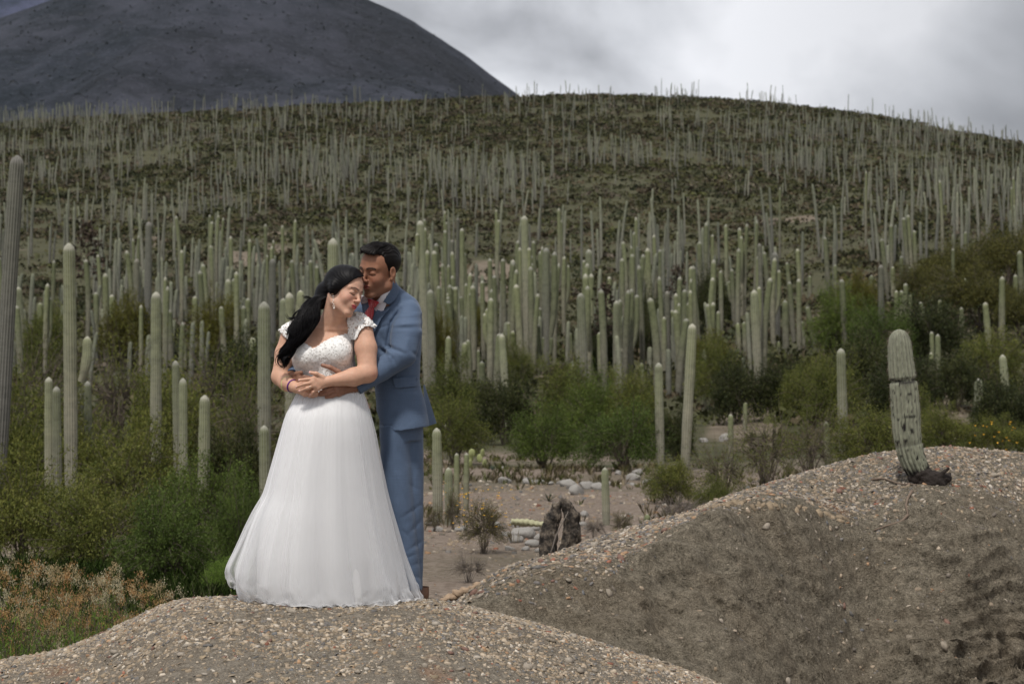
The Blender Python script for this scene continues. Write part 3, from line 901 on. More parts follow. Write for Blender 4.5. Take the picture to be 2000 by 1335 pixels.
def hair_mat(name, c=(.0035, .003, .0038), rough=.5):
    m, nt, b = material(name); v = objvec(nt)
    mp = nt.nodes.new('ShaderNodeMapping'); mp.inputs['Scale'].default_value = (1, 1, .15); nt.links.new(v, mp.inputs['Vector'])
    n = noise_node(nt, 260, 4, .6, mp.outputs[0])
    b.inputs['Base Color'].default_value = (*c, 1); b.inputs['Roughness'].default_value = rough; b.inputs['Specular IOR Level'].default_value = .13
    bump(nt, b, n.outputs['Fac'], .35, .002)
    return m
M_HAIRB = hair_mat('black_hair'); M_HAIRG = hair_mat('dark_brown_hair', (.006, .0045, .004), .42)
def suit_mat(name, c):
    m, nt, b = material(name); v = objvec(nt)
    outs = []
    for sc in ((9, 9, 700), (700, 700, 9)):
        mp = nt.nodes.new('ShaderNodeMapping'); mp.inputs['Scale'].default_value = sc; nt.links.new(v, mp.inputs['Vector'])
        outs.append(noise_node(nt, 1.0, 3, .7, mp.outputs[0]).outputs['Fac'])
    ad = nd(nt, 'ShaderNodeMath', op='ADD'); nt.links.new(outs[0], ad.inputs[0]); nt.links.new(outs[1], ad.inputs[1])
    r = ramp(nt, ad.outputs[0], [(.40, tuple(x * .86 for x in c)), (.62, tuple(min(1, x * 1.14) for x in c))])
    # ramp input runs 0..2, so halve it
    hf = nd(nt, 'ShaderNodeMath', op='MULTIPLY'); hf.inputs[1].default_value = .5; nt.links.new(ad.outputs[0], hf.inputs[0]); nt.links.new(hf.outputs[0], r.inputs['Fac'])
    nt.links.new(r.outputs['Color'], b.inputs['Base Color'])
    b.inputs['Roughness'].default_value = .72; b.inputs['Sheen Weight'].default_value = .12; b.inputs['Specular IOR Level'].default_value = .2
    bump(nt, b, ad.outputs[0], .12, .0008)
    return m
M_SUIT = suit_mat('blue_suiting', (.082, .120, .190))
M_SHIRT = plain_mat('white_shirting', (.70, .70, .76), .8, 300, .04, .1, .0005)
M_LEATHER = plain_mat('brown_leather', (.13, .062, .035), .38, 60, .25, .2, .001, .45)
M_GOLD, _n1, _b1 = material('gold'); _b1.inputs['Base Color'].default_value = (.8, .6, .35, 1); _b1.inputs['Metallic'].default_value = 1; _b1.inputs['Roughness'].default_value = .25
M_PEARL = plain_mat('pearl_and_crystal', (.75, .72, .66), .15, 400, .15, 0, .001, .6)
M_PURPLE = plain_mat('purple_silicone', (.12, .02, .19), .45, 100, .05, 0)
M_CORD = plain_mat('pale_green_cord', (.55, .60, .24), .7, 300, .15, .1, .001)
M_NAIL = plain_mat('nail', (.62, .40, .36), .25, 100, .03, 0, .001, .5)
# lace: raised, curling cord on a satin ground
def lace_mat(name, holes):
    m, nt, b = material(name); v = objvec(nt)
    n = noise_node(nt, 26, 2, .5, v, 2.6)
    v2 = nd(nt, 'ShaderNodeTexVoronoi', feature='DISTANCE_TO_EDGE'); v2.inputs['Scale'].default_value = 62
    vm = nt.nodes.new('ShaderNodeVectorMath'); vm.operation = 'MULTIPLY_ADD'; nt.links.new(n.outputs['Color'], vm.inputs[0]); vm.inputs[1].default_value = (.035, .035, .035); nt.links.new(v, vm.inputs[2])
    nt.links.new(vm.outputs[0], v2.inputs['Vector'])
    cord = ramp(nt, v2.outputs['Distance'], [(.0, (1, 1, 1)), (.17, (1, 1, 1)), (.34, (0, 0, 0))])
    c = mixc(nt, cord.outputs['Color'], (.74, .72, .68) if not holes else (.52, .40, .33), (.86, .85, .83))
    nt.links.new(c, b.inputs['Base Color']); b.inputs['Roughness'].default_value = .55
    bump(nt, b, cord.outputs['Color'], .8, .004)
    if holes:
        big = nd(nt, 'ShaderNodeTexVoronoi', feature='DISTANCE_TO_EDGE'); big.inputs['Scale'].default_value = 55; nt.links.new(vm.outputs[0], big.inputs['Vector'])
        h = ramp(nt, big.outputs['Distance'], [(.30, (1, 1, 1)), (.36, (0, 0, 0))]); nt.links.new(h.outputs['Color'], b.inputs['Alpha'])
    return m
M_LACE = lace_mat('ivory_lace', False); M_LACE2 = lace_mat('open_ivory_lace', True)
def tulle_mat(name, lo, hi, c=(.86, .86, .87)):
    m = bpy.data.materials.new(name); m.use_nodes = True; nt = m.node_tree; nt.nodes.clear()
    out = nt.nodes.new('ShaderNodeOutputMaterial'); mix = nt.nodes.new('ShaderNodeMixShader'); tr = nt.nodes.new('ShaderNodeBsdfTransparent')
    df = nt.nodes.new('ShaderNodeBsdfDiffuse'); tl = nt.nodes.new('ShaderNodeBsdfTranslucent'); m2 = nt.nodes.new('ShaderNodeMixShader'); m2.inputs[0].default_value = .3
    df.inputs[0].default_value = (*c, 1); tl.inputs[0].default_value = (*c, 1)
    lw = nt.nodes.new('ShaderNodeLayerWeight'); lw.inputs[0].default_value = .35
    mr = nt.nodes.new('ShaderNodeMapRange'); mr.inputs['To Min'].default_value = lo; mr.inputs['To Max'].default_value = hi
    L = nt.links.new; L(lw.outputs['Facing'], mr.inputs['Value']); L(mr.outputs[0], mix.inputs[0]); L(df.outputs[0], m2.inputs[1]); L(tl.outputs[0], m2.inputs[2])
    L(tr.outputs[0], mix.inputs[1]); L(m2.outputs[0], mix.inputs[2]); L(mix.outputs[0], out.inputs[0])
    return m
M_TULLE = tulle_mat('white_tulle', .13, .92); M_SATIN = plain_mat('white_satin', (.80, .795, .79), .5, 8, .03, .05, .002, .3)

def person_root(label, px, py, d):
    r = bpy.data.objects.new('person', None); COL.objects.link(r); r.location = [float(v) for v in Q(px, py, d)]
    r.empty_display_size = .2
    tag(r, label, 'person'); ROOT_OFF[r.name] = np.array(r.location); return r
ROOT_OFF = {}
def part(name, V, Fc, mat, root, col=None, smooth=True, label=None, kind=None):
    off = ROOT_OFF.get(root.name, np.zeros(3))
    me = mk_mesh(name, np.asarray(V) - off, Fc, mat, smooth, col)
    return obj(name, me, root, label=label, kind=kind)
def part_mb(name, mb_, mat, root, smooth=True, label=None, kind=None, off=None):
    V = np.concatenate(mb_.V)
    return part(name, V, [np.concatenate(v) for v in mb_.F.values()], mat, root, None, smooth, label, kind)

# ================================================================== BRIDE
bride = person_root('dark-haired bride in white lace bodice and full tulle skirt leaning back on the groom', 640, 1180, 0)
OB = Q(671, 570, -.045); RB = R_head(57, -12, 28); SB = .97
def bride_torso(S, g=0.0, legs=True):
    S.loft([(640, 637, .120 + g, .055 + g, .035), (655, 635, .140 + g, .075 + g, .028), (672, 633, .147 + g, .088 + g, .022), (700, 630, .149 + g, .096 + g, .02), (725, 636, .144 + g, .094 + g, .02),
            (748, 643, .146 + g, .092 + g, .02), (768, 646, .158 + g, .100 + g, .02), (800, 648, .19, .14, .02)], .03)
    S.ell(Q(604, 694, -.050), (.066 + g, .064 + g, .066 + g), None, .035)
    S.ell(Q(657, 688, -.055), (.070 + g, .066 + g, .070 + g), None, .035)
SBr = SDF(Q(505, 800, -.30), Q(750, 505, .18) + 0.0, .0026)
S = SBr
bride_torso(S)
LB = head(S, OB, RB, SB, True)
S.cap(LB(0, -.028, -.035), Q(645, 634, .03), .047, .050, .030)
S.cap(LB(0, .010, -.060), Q(650, 628, .0), .040, .044, .03)
S.cap(Q(657, 603, -.068), Q(646, 640, -.030), .006, .008, .016)
S.cap(Q(624, 655, -.095), Q(616, 690, -.125), .004, .010, .014, 's')
S.cap(Q(645, 634, .035), Q(572, 651, .035), .040, .040, .03); S.cap(Q(645, 632, .035), Q(704, 636, .02), .042, .042, .03)
S.cap(Q(641, 643, -.026), Q(604, 648, -.018), .007, .007, .018); S.cap(Q(652, 642, -.028), Q(690, 640, -.022), .006, .006, .02)   # collar bones
# her right arm (left in view) and left arm
S.chain([Q(567, 652, .03), Q(556, 690, .03), Q(547, 734, .0)], [.044, .044, .040], .02)
S.chain([Q(547, 736, .0), Q(560, 748, -.05), Q(579, 757, -.105)], [.041, .036, .0245], .015)
S.chain([Q(708, 638, .0), Q(715, 680, -.035), Q(718, 728, -.07)], [.047, .050, .045], .02)
S.chain([Q(718, 728, -.07), Q(690, 736, -.110), Q(643, 744, -.140)], [.046, .043, .0245], .015)
def hand(S, wrist, wr, kn, fingers, thumb, pr=.0125, k=.010):
    for q in kn: S.cap(wrist, q, wr * .78, pr, k)
    for i in range(len(kn) - 1): S.cap(kn[i], kn[i + 1], pr * .95, pr * .95, k)
    for pts, rs in fingers: S.chain(pts, rs, .003)
    S.chain(*thumb, .006)
fr = [.0096, .0086, .0072]
hand(S, Q(579, 757, -.105), .0245, [Q(598, 753, -.128), Q(599, 759, -.131), Q(598, 765, -.130), Q(595, 769, -.125)],
     [([Q(598, 753, -.128), Q(611, 757, -.132), Q(619, 763, -.122)], fr), ([Q(599, 759, -.131), Q(612, 764, -.134), Q(621, 768, -.122)], fr),
      ([Q(598, 765, -.130), Q(610, 770, -.131), Q(618, 772.5, -.118)], fr), ([Q(595, 769, -.125), Q(605, 773.5, -.125), Q(612, 775, -.112)], [.0076, .0068, .0058])],
     ([Q(583, 752, -.118), Q(594, 746, -.132), Q(603, 745, -.132)], [.013, .0095, .008]))
BL = [[Q(613, 739.5, -.163), Q(599, 740.5, -.172), Q(585, 742, -.164)], [Q(611, 746, -.167), Q(594, 750, -.177), Q(579.5, 755, -.166)],
      [Q(614, 752.5, -.166), Q(599, 758, -.175), Q(585.5, 763, -.165)], [Q(620, 758, -.160), Q(612, 765, -.166), Q(606, 771, -.158)]]
hand(S, Q(643, 744, -.140), .0245, [b[0] for b in BL], [(BL[0], fr), (BL[1], fr), (BL[2], fr), (BL[3], [.0076, .0068, .0058])],
     ([Q(630, 737, -.155), Q(618, 729.5, -.168), Q(606, 727, -.164)], [.0135, .0095, .0078]))
V, Fq = S.mesh(); V = relax(V, Fq, 1, .35)
col = np.tile(np.array([.56, .335, .235]), (len(V), 1))
ppx, ppy = to_px(V)
flush = np.exp(-(((ppx - 735) / 10) ** 2 + ((ppy - 731) / 10) ** 2)); col = col * (1 - .3 * flush[:, None]) + np.array([.5, .17, .13]) * .3 * flush[:, None]
fac = np.exp(-np.sum((V - OB) ** 2, 1) / .10 ** 2)[:, None]; col = col * (1 - fac * .5) + np.array([.66, .42, .33]) * fac * .5
nails = np.zeros(len(V))
for c_ in [b[2] for b in BL] + [Q(606, 727, -.164)]: nails = np.maximum(nails, np.linalg.norm(V - (c_ + np.array([-.004, -.006, .001])), axis=1) < .0062)
col = np.where(nails[:, None] > 0, np.array([.68, .42, .38]), col)
head_paint(V, OB, RB, SB, col, True, (.50, .045, .075), (.02, .013, .012))
part('body', V, Fq, M_SKINB, bride, col)
SKB = S
# bodice: its own layer over the torso, cut to a sweetheart neckline
SD = SDF(Q(552, 782, -.16), Q(715, 640, .16), .003)
bride_torso(SD, .005)
x, y, z = SD.ax[0][:, None, None], SD.ax[1][None, :, None], SD.ax[2][None, None, :]
NX, NYp = [540, 566, 572, 580, 590, 601, 612, 620, 630, 645, 660, 672, 682, 692, 720], [672, 672, 667, 665, 666.5, 673, 680, 676, 668, 660, 655, 652, 650, 655, 655]
pxg, pyg = to_px(np.stack(np.broadcast_arrays(x, y, z), -1))
neck = np.interp(pxg, NX, NYp) + 1.2 * np.sin(pxg * 1.3) * np.cos(pxg * .37)
neck = np.where(y > Y0 + .03, 672 + 0 * neck, neck)
SD.f = np.maximum(SD.f, ((neck - pyg) / 405).astype(np.float32))
SD.f = np.maximum(SD.f, ((pyg - 776) / 405).astype(np.float32))
V, Fq = SD.mesh(); V = relax(V, Fq, 2, .5); N = vnormals(V, Fq)
V = V + N * (.0012 * fbm(V[:, 0] / .011, V[:, 1] / .011, V[:, 2] / .011, 2))[:, None]
part('bodice', V, Fq, M_LACE, bride)
SKL = SDF(Q(520, 700, -.14), Q(750, 595, .16), .004)
SKL.cap(Q(645, 634, .035), Q(572, 651, .035), .046, .046, .03); SKL.cap(Q(645, 632, .035), Q(704, 636, .02), .050, .050, .03); bride_torso(SKL, .004)
SKL.chain([Q(567, 652, .03), Q(556, 690, .03)], [.050, .046], .02); SKL.chain([Q(708, 638, .0), Q(715, 680, -.035)], [.054, .052], .02)
def scal(poly, amp=1.1, seed=0):
    """lace edge: a fine scalloped outline"""
    out = []; r = random.Random(seed)
    for i in range(len(poly)):
        a = np.array(poly[i], float); b = np.array(poly[(i + 1) % len(poly)], float); L = np.hypot(*(b - a)); n = max(1, int(L / 2.2)); nn = np.array([b[1] - a[1], a[0] - b[0]]) / (L + 1e-9)
        for k in range(n): out.append(tuple(a + (b - a) * k / n + nn * amp * (r.random() * 1.6 - .8)))
    return out
for pl, sd in (([(680, 655), (679, 640), (677, 624), (684, 611), (697, 607), (711, 611), (722, 621), (736, 636), (731, 641), (722, 636), (712, 638), (703, 646), (698, 657), (694, 664), (688, 664)], 1),
               ([(543, 645), (550, 637), (561, 629), (574, 623), (590, 624), (590, 645), (575, 655), (563, 663), (556, 658), (550, 651)], 2)):
    r_ = drape(SKL, scal(pl, 1.2, sd), .004, .003, 1.3, wob=.003, seed=sd)
    if r_: part('cap_sleeve', r_[0], r_[1], M_LACE2, bride)
# skirt
def skirt_layer(prof, cy, ydep, folds, seed, hemv, nth=340, nv=110, sharp=1.0, extra=None):
    """prof rows: (py, left px, right px, depth radius)"""
    r = np.random.RandomState(seed)
    v = np.linspace(0, 1, nv); th = np.linspace(0, 2 * np.pi, nth, endpoint=False)
    P = np.array(prof, float); u = (P[:, 0] - P[0, 0]) / (P[-1, 0] - P[0, 0])
    py = P[0, 0] + (P[-1, 0] - P[0, 0]) * v
    smi = lambda c: (np.interp(v - .025, u, P[:, c]) + np.interp(v, u, P[:, c]) * 2 + np.interp(v + .025, u, P[:, c])) / 4
    lf, rt, dr = smi(1), smi(2), smi(3)
    f = np.zeros((nv, nth))
    for k, a, tw in folds:
        ph = r.rand() * 6.28; w = np.cos(k * th[None] + ph + tw * v[:, None] + .6 * np.sin(3 * th[None] + ph) )
        w = np.sign(w) * np.abs(w) ** (1 / sharp) if sharp != 1 else w
        f += a * w * (.6 + .4 * np.cos(2 * th[None] + ph * 2))
    f *= (v[:, None] ** 0.8) * 1.0 + .05
    f += .006 * np.cos(47 * th[None] + 5 * np.sin(4 * th[None]) + 2 * np.sin(9 * th[None])) * np.exp(-v[:, None] * 4)
    f -= np.abs(f).max(1)[:, None] * .30
    cx = (lf + rt) / 2; hw = (rt - lf) / 2 / 405
    TH, VV = th[None], v[:, None]
    X0 = (cx[:, None] - 1000) / F * (Y0 + ydep); 
    rr = 1 + f
    X = X0 + hw[:, None] * np.cos(TH) * rr
    Y = Y0 + ydep - dr[:, None] * np.sin(TH) * rr
    hem = hemv(th) if callable(hemv) else hemv
    pyy = P[0, 0] + (P[-1, 0] - P[0, 0]) * VV + hem[None] * VV ** 5 if not np.isscalar(hem) else np.broadcast_to(py[:, None], X.shape)
    Z = zfrom(pyy, Y0)
    if extra is not None: X, Y, Z = extra(X, Y, Z, VV, TH)
    # never below the gravel
    Z = np.maximum(Z, fm_z(X, Y) + .004 + .012 * (.5 + .5 * np.cos(TH * 31 + 4 * np.sin(TH * 5))) * (VV > .9))
    return np.stack([X, Y, Z], -1).reshape(-1, 3), grid_faces(nv, nth, True)
PR1 = [(763, 586, 706, .084), (775, 580, 711, .094), (812, 563, 721, .14), (848, 553, 728, .165), (912, 537, 738, .20), (970, 522, 749, .23), (1035, 508, 762, .26), (1085, 502, 771, .285), (1140, 500, 776, .31), (1186, 504, 774, .33)]
PR2 = [(763, 584, 707, .086), (775, 577, 713, .097), (812, 558, 724, .145), (848, 548, 732, .175), (912, 530, 743, .215), (970, 514, 755, .25), (1035, 490, 771, .29), (1085, 474, 784, .315), (1120, 466, 793, .33), (1150, 466, 800, .345), (1184, 476, 806, .35)]
PR3 = [(763, 583, 708, .088), (775, 575, 714, .100), (812, 556, 726, .15), (848, 545, 735, .18), (912, 526, 747, .225), (963, 511, 757, .26), (999, 489, 766, .29), (1035, 472, 776, .31), (1085, 452, 789, .34), (1114, 440, 799, .345), (1139, 434, 808, .35), (1180, 446, 826, .355)]
V, Fq = skirt_layer(PR1, 0, -.015, [(9, .045, .8), (14, .03, -1), (5, .03, 0)], 5, 0)
part('skirt_lining', V, Fq, M_SATIN, bride)
def crumple(am, seed):
    def f(X, Y, Z, v, th):
        w = sstep(.86, 1.0, v)
        X = X + am * w * fbm(X / .07, Y / .07, Z / .07 + seed, 3); Y = Y + am * w * fbm(X / .06, Y / .06, Z / .06 + seed + 5, 3); Z = Z + am * .6 * w * fbm(X / .08, Y / .08, Z / .08 + seed + 9, 2)
        return X, Y, Z
    return f
V, Fq = skirt_layer(PR2, 0, -.015, [(7, .060, 1.6), (13, .034, 1.2), (23, .008, 1)], 6, lambda th: -4 * (1 - np.sin(th)) * .5 + 3 * np.sin(th * 7), sharp=1.6, extra=crumple(.035, 3), nth=420)
part('tulle_skirt', V, Fq, M_TULLE, bride)
V, Fq = skirt_layer(PR2, 0, -.02, [(6, .065, 1.2), (15, .028, 1.0), (27, .006, 1)], 12, lambda th: -3 * (1 - np.sin(th)) + 2 * np.sin(th * 9), sharp=1.8, extra=crumple(.03, 13), nth=420)
part('tulle_skirt', V, Fq, M_TULLE, bride)
V, Fq = skirt_layer(PR3, 0, -.015, [(5, .075, 1.4), (11, .040, 1.0), (21, .008, 1)], 9, lambda th: -40 * np.clip(-np.cos(th), 0, 1) ** 1.5 + 5 * np.sin(th * 5), sharp=2.0, extra=crumple(.045, 8), nth=420)
part('tulle_skirt', V, Fq, M_TULLE, bride)
# hair: swept back cap, side ponytail in loose curls
SH = SDF(Q(598, 640, -.17), Q(722, 508, .16), .003)
SH.ell(OB + RB @ np.array([0, -.018, .046]) * SB, np.array([.086, .104, .090]) * SB, RB, .01)
SH.ell(OB + RB @ np.array([0, .020, .050]) * SB, np.array([.078, .075, .078]) * SB, RB, .02)
SH.ell(Q(640, 574, .03), (.062, .07, .066), None, .03); SH.ell(LB(.070, -.014, -.004), (.020, .034, .036), None, .03); SH.ell(Q(624, 590, .0), (.034, .04, .036), None, .03)
x, y, z = SH.ax[0][:, None, None], SH.ax[1][None, :, None], SH.ax[2][None, None, :]
G = np.stack(np.broadcast_arrays(x, y, z), -1); pxg, pyg = to_px(G)
HP = [(716, 500), (716, 536), (708, 541), (700, 541), (692, 545), (680, 554), (669, 562), (662, 569), (656, 576), (651, 579), (649, 596), (636, 604), (600, 606), (590, 500)]
dd, _, _ = near_poly(pxg.ravel(), pyg.ravel(), HP); sg = np.where(in_poly(pxg.ravel(), pyg.ravel(), HP), -1, 1) * dd / 405
sg = sg.reshape(pxg.shape); sg = np.where(y > Y0 + .02, -1, sg)
PLc = ((G - OB) @ RB) / SB
g2 = PLc[..., 1] - (.060 + .35 * np.clip(PLc[..., 2] - .02, -1, .09))
SH.f = np.maximum(SH.f, (sg * (1)).astype(np.float32)); SH.f = np.maximum(SH.f, np.where(PLc[..., 2] < .085, g2 * SB, -1).astype(np.float32))
V, Fq = SH.mesh(); V = relax(V, Fq, 2, .5); N = vnormals(V, Fq)
Lc = ((V - OB) @ RB); ang = np.arctan2(Lc[:, 2] - .0, -Lc[:, 1] + .10)
V = V + N * (.0004 * np.sin(ang * 45 + 5 * fbm(V[:, 0] / .05, V[:, 1] / .05, V[:, 2] / .05, 2)))[:, None]
part('hair', V, Fq, M_HAIRB, bride)
rh = np.random.RandomState(5); mbh = MB()
CL = np.array([Q(632, 578, -.01), Q(616, 586, -.03), Q(605, 600, -.06), Q(600, 622, -.085), Q(588, 643, -.10), Q(579, 661, -.112), Q(563, 680, -.105), Q(556, 698, -.10), Q(552, 716, -.10)])
tq = np.linspace(0, 1, len(CL)); core_r = np.array([.03, .034, .044, .050, .050, .042, .026, .012, .004])
def cl(t): 
    return np.stack([sum(w * np.interp(t + o, tq, CL[:, i]) for o, w in ((-.04, .25), (0, .5), (.04, .25))) for i in range(3)], -1)
tt = np.linspace(0, .93, 40)
mbh.add(*tube(cl(tt), np.interp(tt, tq, core_r) * .66, 14))
for b_i in range(22):
    a0 = b_i * 2.4; q0 = .55 + .5 * rh.rand(); tend = .62 + .42 * rh.rand(); t = np.linspace(.03, min(1, tend), 30); c = cl(t); rr = np.interp(t, tq, core_r) * q0 + .002; ph = rh.rand() * 6.28; am = .007 + .013 * rh.rand(); fq = 13 + 5 * rh.rand()
    B0 = c + np.stack([np.cos(a0 + .8 * t) * rr + am * t ** .6 * np.sin(fq * t + ph), np.sin(a0 + .8 * t) * rr * .8 - .004, am * .8 * t ** .6 * np.cos(fq * t + ph)], -1)
    for k_ in range(16):
        o1, o2 = rh.randn() * .0042, rh.randn() * .0042; sw = 1 - .55 * t / t[-1]
        mbh.add(*tube(B0 + np.stack([o1 * sw + 0 * t, o2 * sw, .5 * o1 * np.sin(9 * t)], -1), (.0016 + .0010 * rh.rand()) * np.sqrt(np.clip(1.04 - t / t[-1], .02, 1)), 3, False))
for i in range(420):
    tend = .5 + .55 * rh.rand() ** .6; t = np.linspace(0.02, min(tend, 1.0), 26)
    c = cl(t); q = np.sqrt(rh.rand()) * .42 + .62; a0 = rh.rand() * 6.28
    rr = np.interp(t, tq, core_r) * q + .003
    a = a0 + .9 * t + .10 * np.sin(17 * t + 2 * np.cos(a0))
    ph = 2.2 * np.cos(a0) + .5 * rh.randn(); amp = (.003 + .016 * t) * (.7 + .5 * rh.rand())
    off = np.stack([np.cos(a) * rr + amp * np.sin(15 * t + ph), np.sin(a) * rr * .8 - .004, amp * .7 * np.cos(15 * t + ph)], -1)
    if rh.rand() < .06: off[:, 0] -= .045 * rh.rand() * t ** 2
    mbh.add(*tube(c + off, (.0011 + .0014 * rh.rand()) * np.sqrt(np.clip(1.03 - t / t[-1], 0.02, 1)), 3, False))
for (pts_, r0) in (([Q(575, 690, -.10), Q(560, 686, -.115), Q(549, 688, -.12), Q(542, 696, -.12), Q(540, 706, -.12), Q(545, 713, -.115), Q(551, 716, -.11)], .0042),
                   ([Q(570, 690, -.10), Q(556, 697, -.12), Q(552, 706, -.125), Q(555, 716, -.12), Q(552, 721, -.115)], .0038), ([Q(600, 600, -.07), Q(586, 604, -.09), Q(575, 612, -.09), Q(566, 634, -.085), Q(573, 644, -.08)], .003),
                   ([Q(596, 612, -.07), Q(578, 620, -.09), Q(562, 622, -.08), Q(557, 612, -.07)], .0028), ([Q(588, 640, -.09), Q(570, 650, -.10), Q(560, 646, -.10), Q(556, 638, -.095)], .0028),
                   ([Q(612, 583, -.03), Q(600, 577, -.04), Q(593, 582, -.04)], .0018), ([Q(610, 588, -.04), Q(597, 580, -.04), Q(590, 576, -.04)], .0014)):
    A_ = np.array(pts_); t0 = np.linspace(0, 1, len(A_)); t1 = np.linspace(0, 1, 24)
    C_ = np.stack([sum(w * np.interp(t1 + o, t0, A_[:, i]) for o, w in ((-.08, .3), (0, .4), (.08, .3))) for i in range(3)], -1)
    for q in range(5): mbh.add(*tube(C_ + rh.randn(3) * .003, r0 * (1.02 - t1) * (.6 + .5 * rh.rand()) + .0003, 5, False))
part_mb('ponytail', mbh, M_HAIRB, bride)
# drop earring, bracelets, rings
mbe = MB()
ep = LB(.0765, .000, -.036)
def ball(c, r, n=1):
    bm = bmesh.new(); bmesh.ops.create_icosphere(bm, subdivisions=n, radius=1); Vb = np.array([v.co for v in bm.verts]); Fb = np.array([[v.index for v in f.verts] for f in bm.faces]); bm.free()
    return Vb * r + np.asarray(c), Fb
e0 = Q(651, 578, -.105)
for dz, r_, dx in ((0, .0032, 0), (.008, .0022, 0), (.015, .0034, 0), (.022, .0026, -.003), (.022, .0026, .003), (.028, .0030, 0), (.034, .0022, -.0025), (.034, .0022, .0025), (.041, .0042, 0)):
    mbe.add(*ball(e0 + np.array([dx * 1.5 + dz * .1, -.004, -dz * 1.4]), r_ * 1.35))
mbe.add(*tube(np.array([e0 + (0, 0, .002), e0 + (0.003, 0, -.040)]), .0008, 4))
part_mb('earring', mbe, M_PEARL, bride)
def band(c, axis, r, w, t, mat, name, root=None, wob=0.0):
    axis = np.asarray(axis, float); axis /= np.linalg.norm(axis); u = np.cross(axis, (0, 0, 1)); u /= np.linalg.norm(u); v = np.cross(axis, u)
    th = np.linspace(0, 2 * np.pi, 36, endpoint=False); prof = [(-w / 2, 0), (-w / 2 * .8, t), (w / 2 * .8, t), (w / 2, 0)]
    V = np.concatenate([c + (r + b_) * (np.cos(th)[:, None] * u + np.sin(th)[:, None] * v) + (a_ + wob * np.sin(3 * th))[:, None] * axis for a_, b_ in prof])
    i = np.arange(4)[:, None] * 36; j = np.arange(36)[None]; i2 = (np.arange(4)[:, None] + 1) % 4 * 36
    Fb = np.stack([(i + j).ravel(), (i + (j + 1) % 36).ravel(), (i2 + (j + 1) % 36).ravel(), (i2 + j).ravel()], 1)
    part(name, V, Fb, mat, root or bride)
ax_ = Q(579, 757, -.105) - Q(560, 748, -.05)
band(Q(571.5, 753.5, -.083), ax_, .0300, .008, .0025, M_PURPLE, 'wristband'); band(Q(562, 749.5, -.057), ax_, .0370, .0028, .0025, M_CORD, 'cord_bracelet', wob=.004)
for b in (BL[2],):
    c_ = b[0] * .45 + b[1] * .55; band(c_, b[1] - b[0], .0084, .0035, .0014, M_GOLD, 'ring')
    part('ring_stone', *ball(c_ + np.array([0, -.010, .002]), .0032), M_PEARL, bride)

# ================================================================== GROOM
groom = person_root('dark-haired groom in blue suit and coral tie embracing the bride from behind', 795, 1174, .2)
OG = Q(741, 530, .075); RG = R_head(-40, 14, 8); SG = 1.05
S = SDF(Q(552, 800, -.17), Q(845, 460, .36), .0028)
LG = head(S, OG, RG, SG, False)
S.cap(LG(0, -.030, -.040), Q(754, 590, .17), .053, .055, .03); S.cap(LG(0, .0, -.07), Q(750, 585, .13), .045, .048, .03)
S.loft([(585, 765, .05, .05, .18), (600, 766, .12, .08, .19), (650, 768, .12, .105, .2), (740, 772, .10, .10, .2), (795, 778, .10, .10, .2)], .03)
S.chain([Q(800, 610, .15), Q(788, 688, .04), Q(745, 724, .015), Q(690, 757, -.060)], [.045, .042, .036, .026], .02)
S.chain([Q(706, 612, .20), Q(640, 680, .22), Q(585, 712, .12), Q(566, 735, -.005)], [.045, .040, .034, .027], .02)
gf = [.0100, .0090, .0078]
GL = [[Q(657, 748, -.110), Q(642, 752, -.124), Q(630, 757, -.116)], [Q(656, 755, -.113), Q(640, 761, -.128), Q(626, 765, -.120)], [Q(658, 762, -.112), Q(641, 768, -.128), Q(624, 771, -.120)], [Q(662, 768, -.108), Q(650, 773, -.122), Q(637, 775.5, -.116)]]
hand(S, Q(690, 757, -.060), .028, [g[0] for g in GL], [(g, gf) for g in GL], ([Q(680, 745, -.085), Q(660, 725, -.112), Q(645, 717, -.120), Q(630, 713, -.116)], [.016, .012, .0105, .0090]), .0145)
hand(S, Q(566, 735, -.005), .027, [Q(586, 734, -.085), Q(587, 741, -.088), Q(586, 748, -.088), Q(583, 755, -.082)],
     [([Q(586, 734, -.085), Q(602, 737, -.098), Q(614, 741, -.098)], gf), ([Q(587, 741, -.088), Q(604, 745, -.100), Q(617, 748, -.098)], gf), ([Q(586, 748, -.088), Q(604, 752, -.100), Q(616, 755, -.098)], gf), ([Q(583, 755, -.082), Q(598, 759, -.098), Q(608, 761, -.098)], gf)],
     ([Q(572, 733, -.04), Q(580, 729, -.082), Q(588.5, 727, -.098)], [.014, .0105, .009]), .014)
V, Fq = S.mesh(); V = relax(V, Fq, 1, .35)
col = np.tile(np.array([.27, .130, .078]), (len(V), 1))
hh = np.exp(-np.sum((V - Q(640, 740, -.11)) ** 2, 1) / .09 ** 2)[:, None]; col = col * (1 - hh) + np.array([.40, .20, .135]) * hh
head_paint(V, OG, RG, SG, col, False, (.26, .075, .065), (.010, .008, .007))
part('body', V, Fq, M_SKING, groom, col)
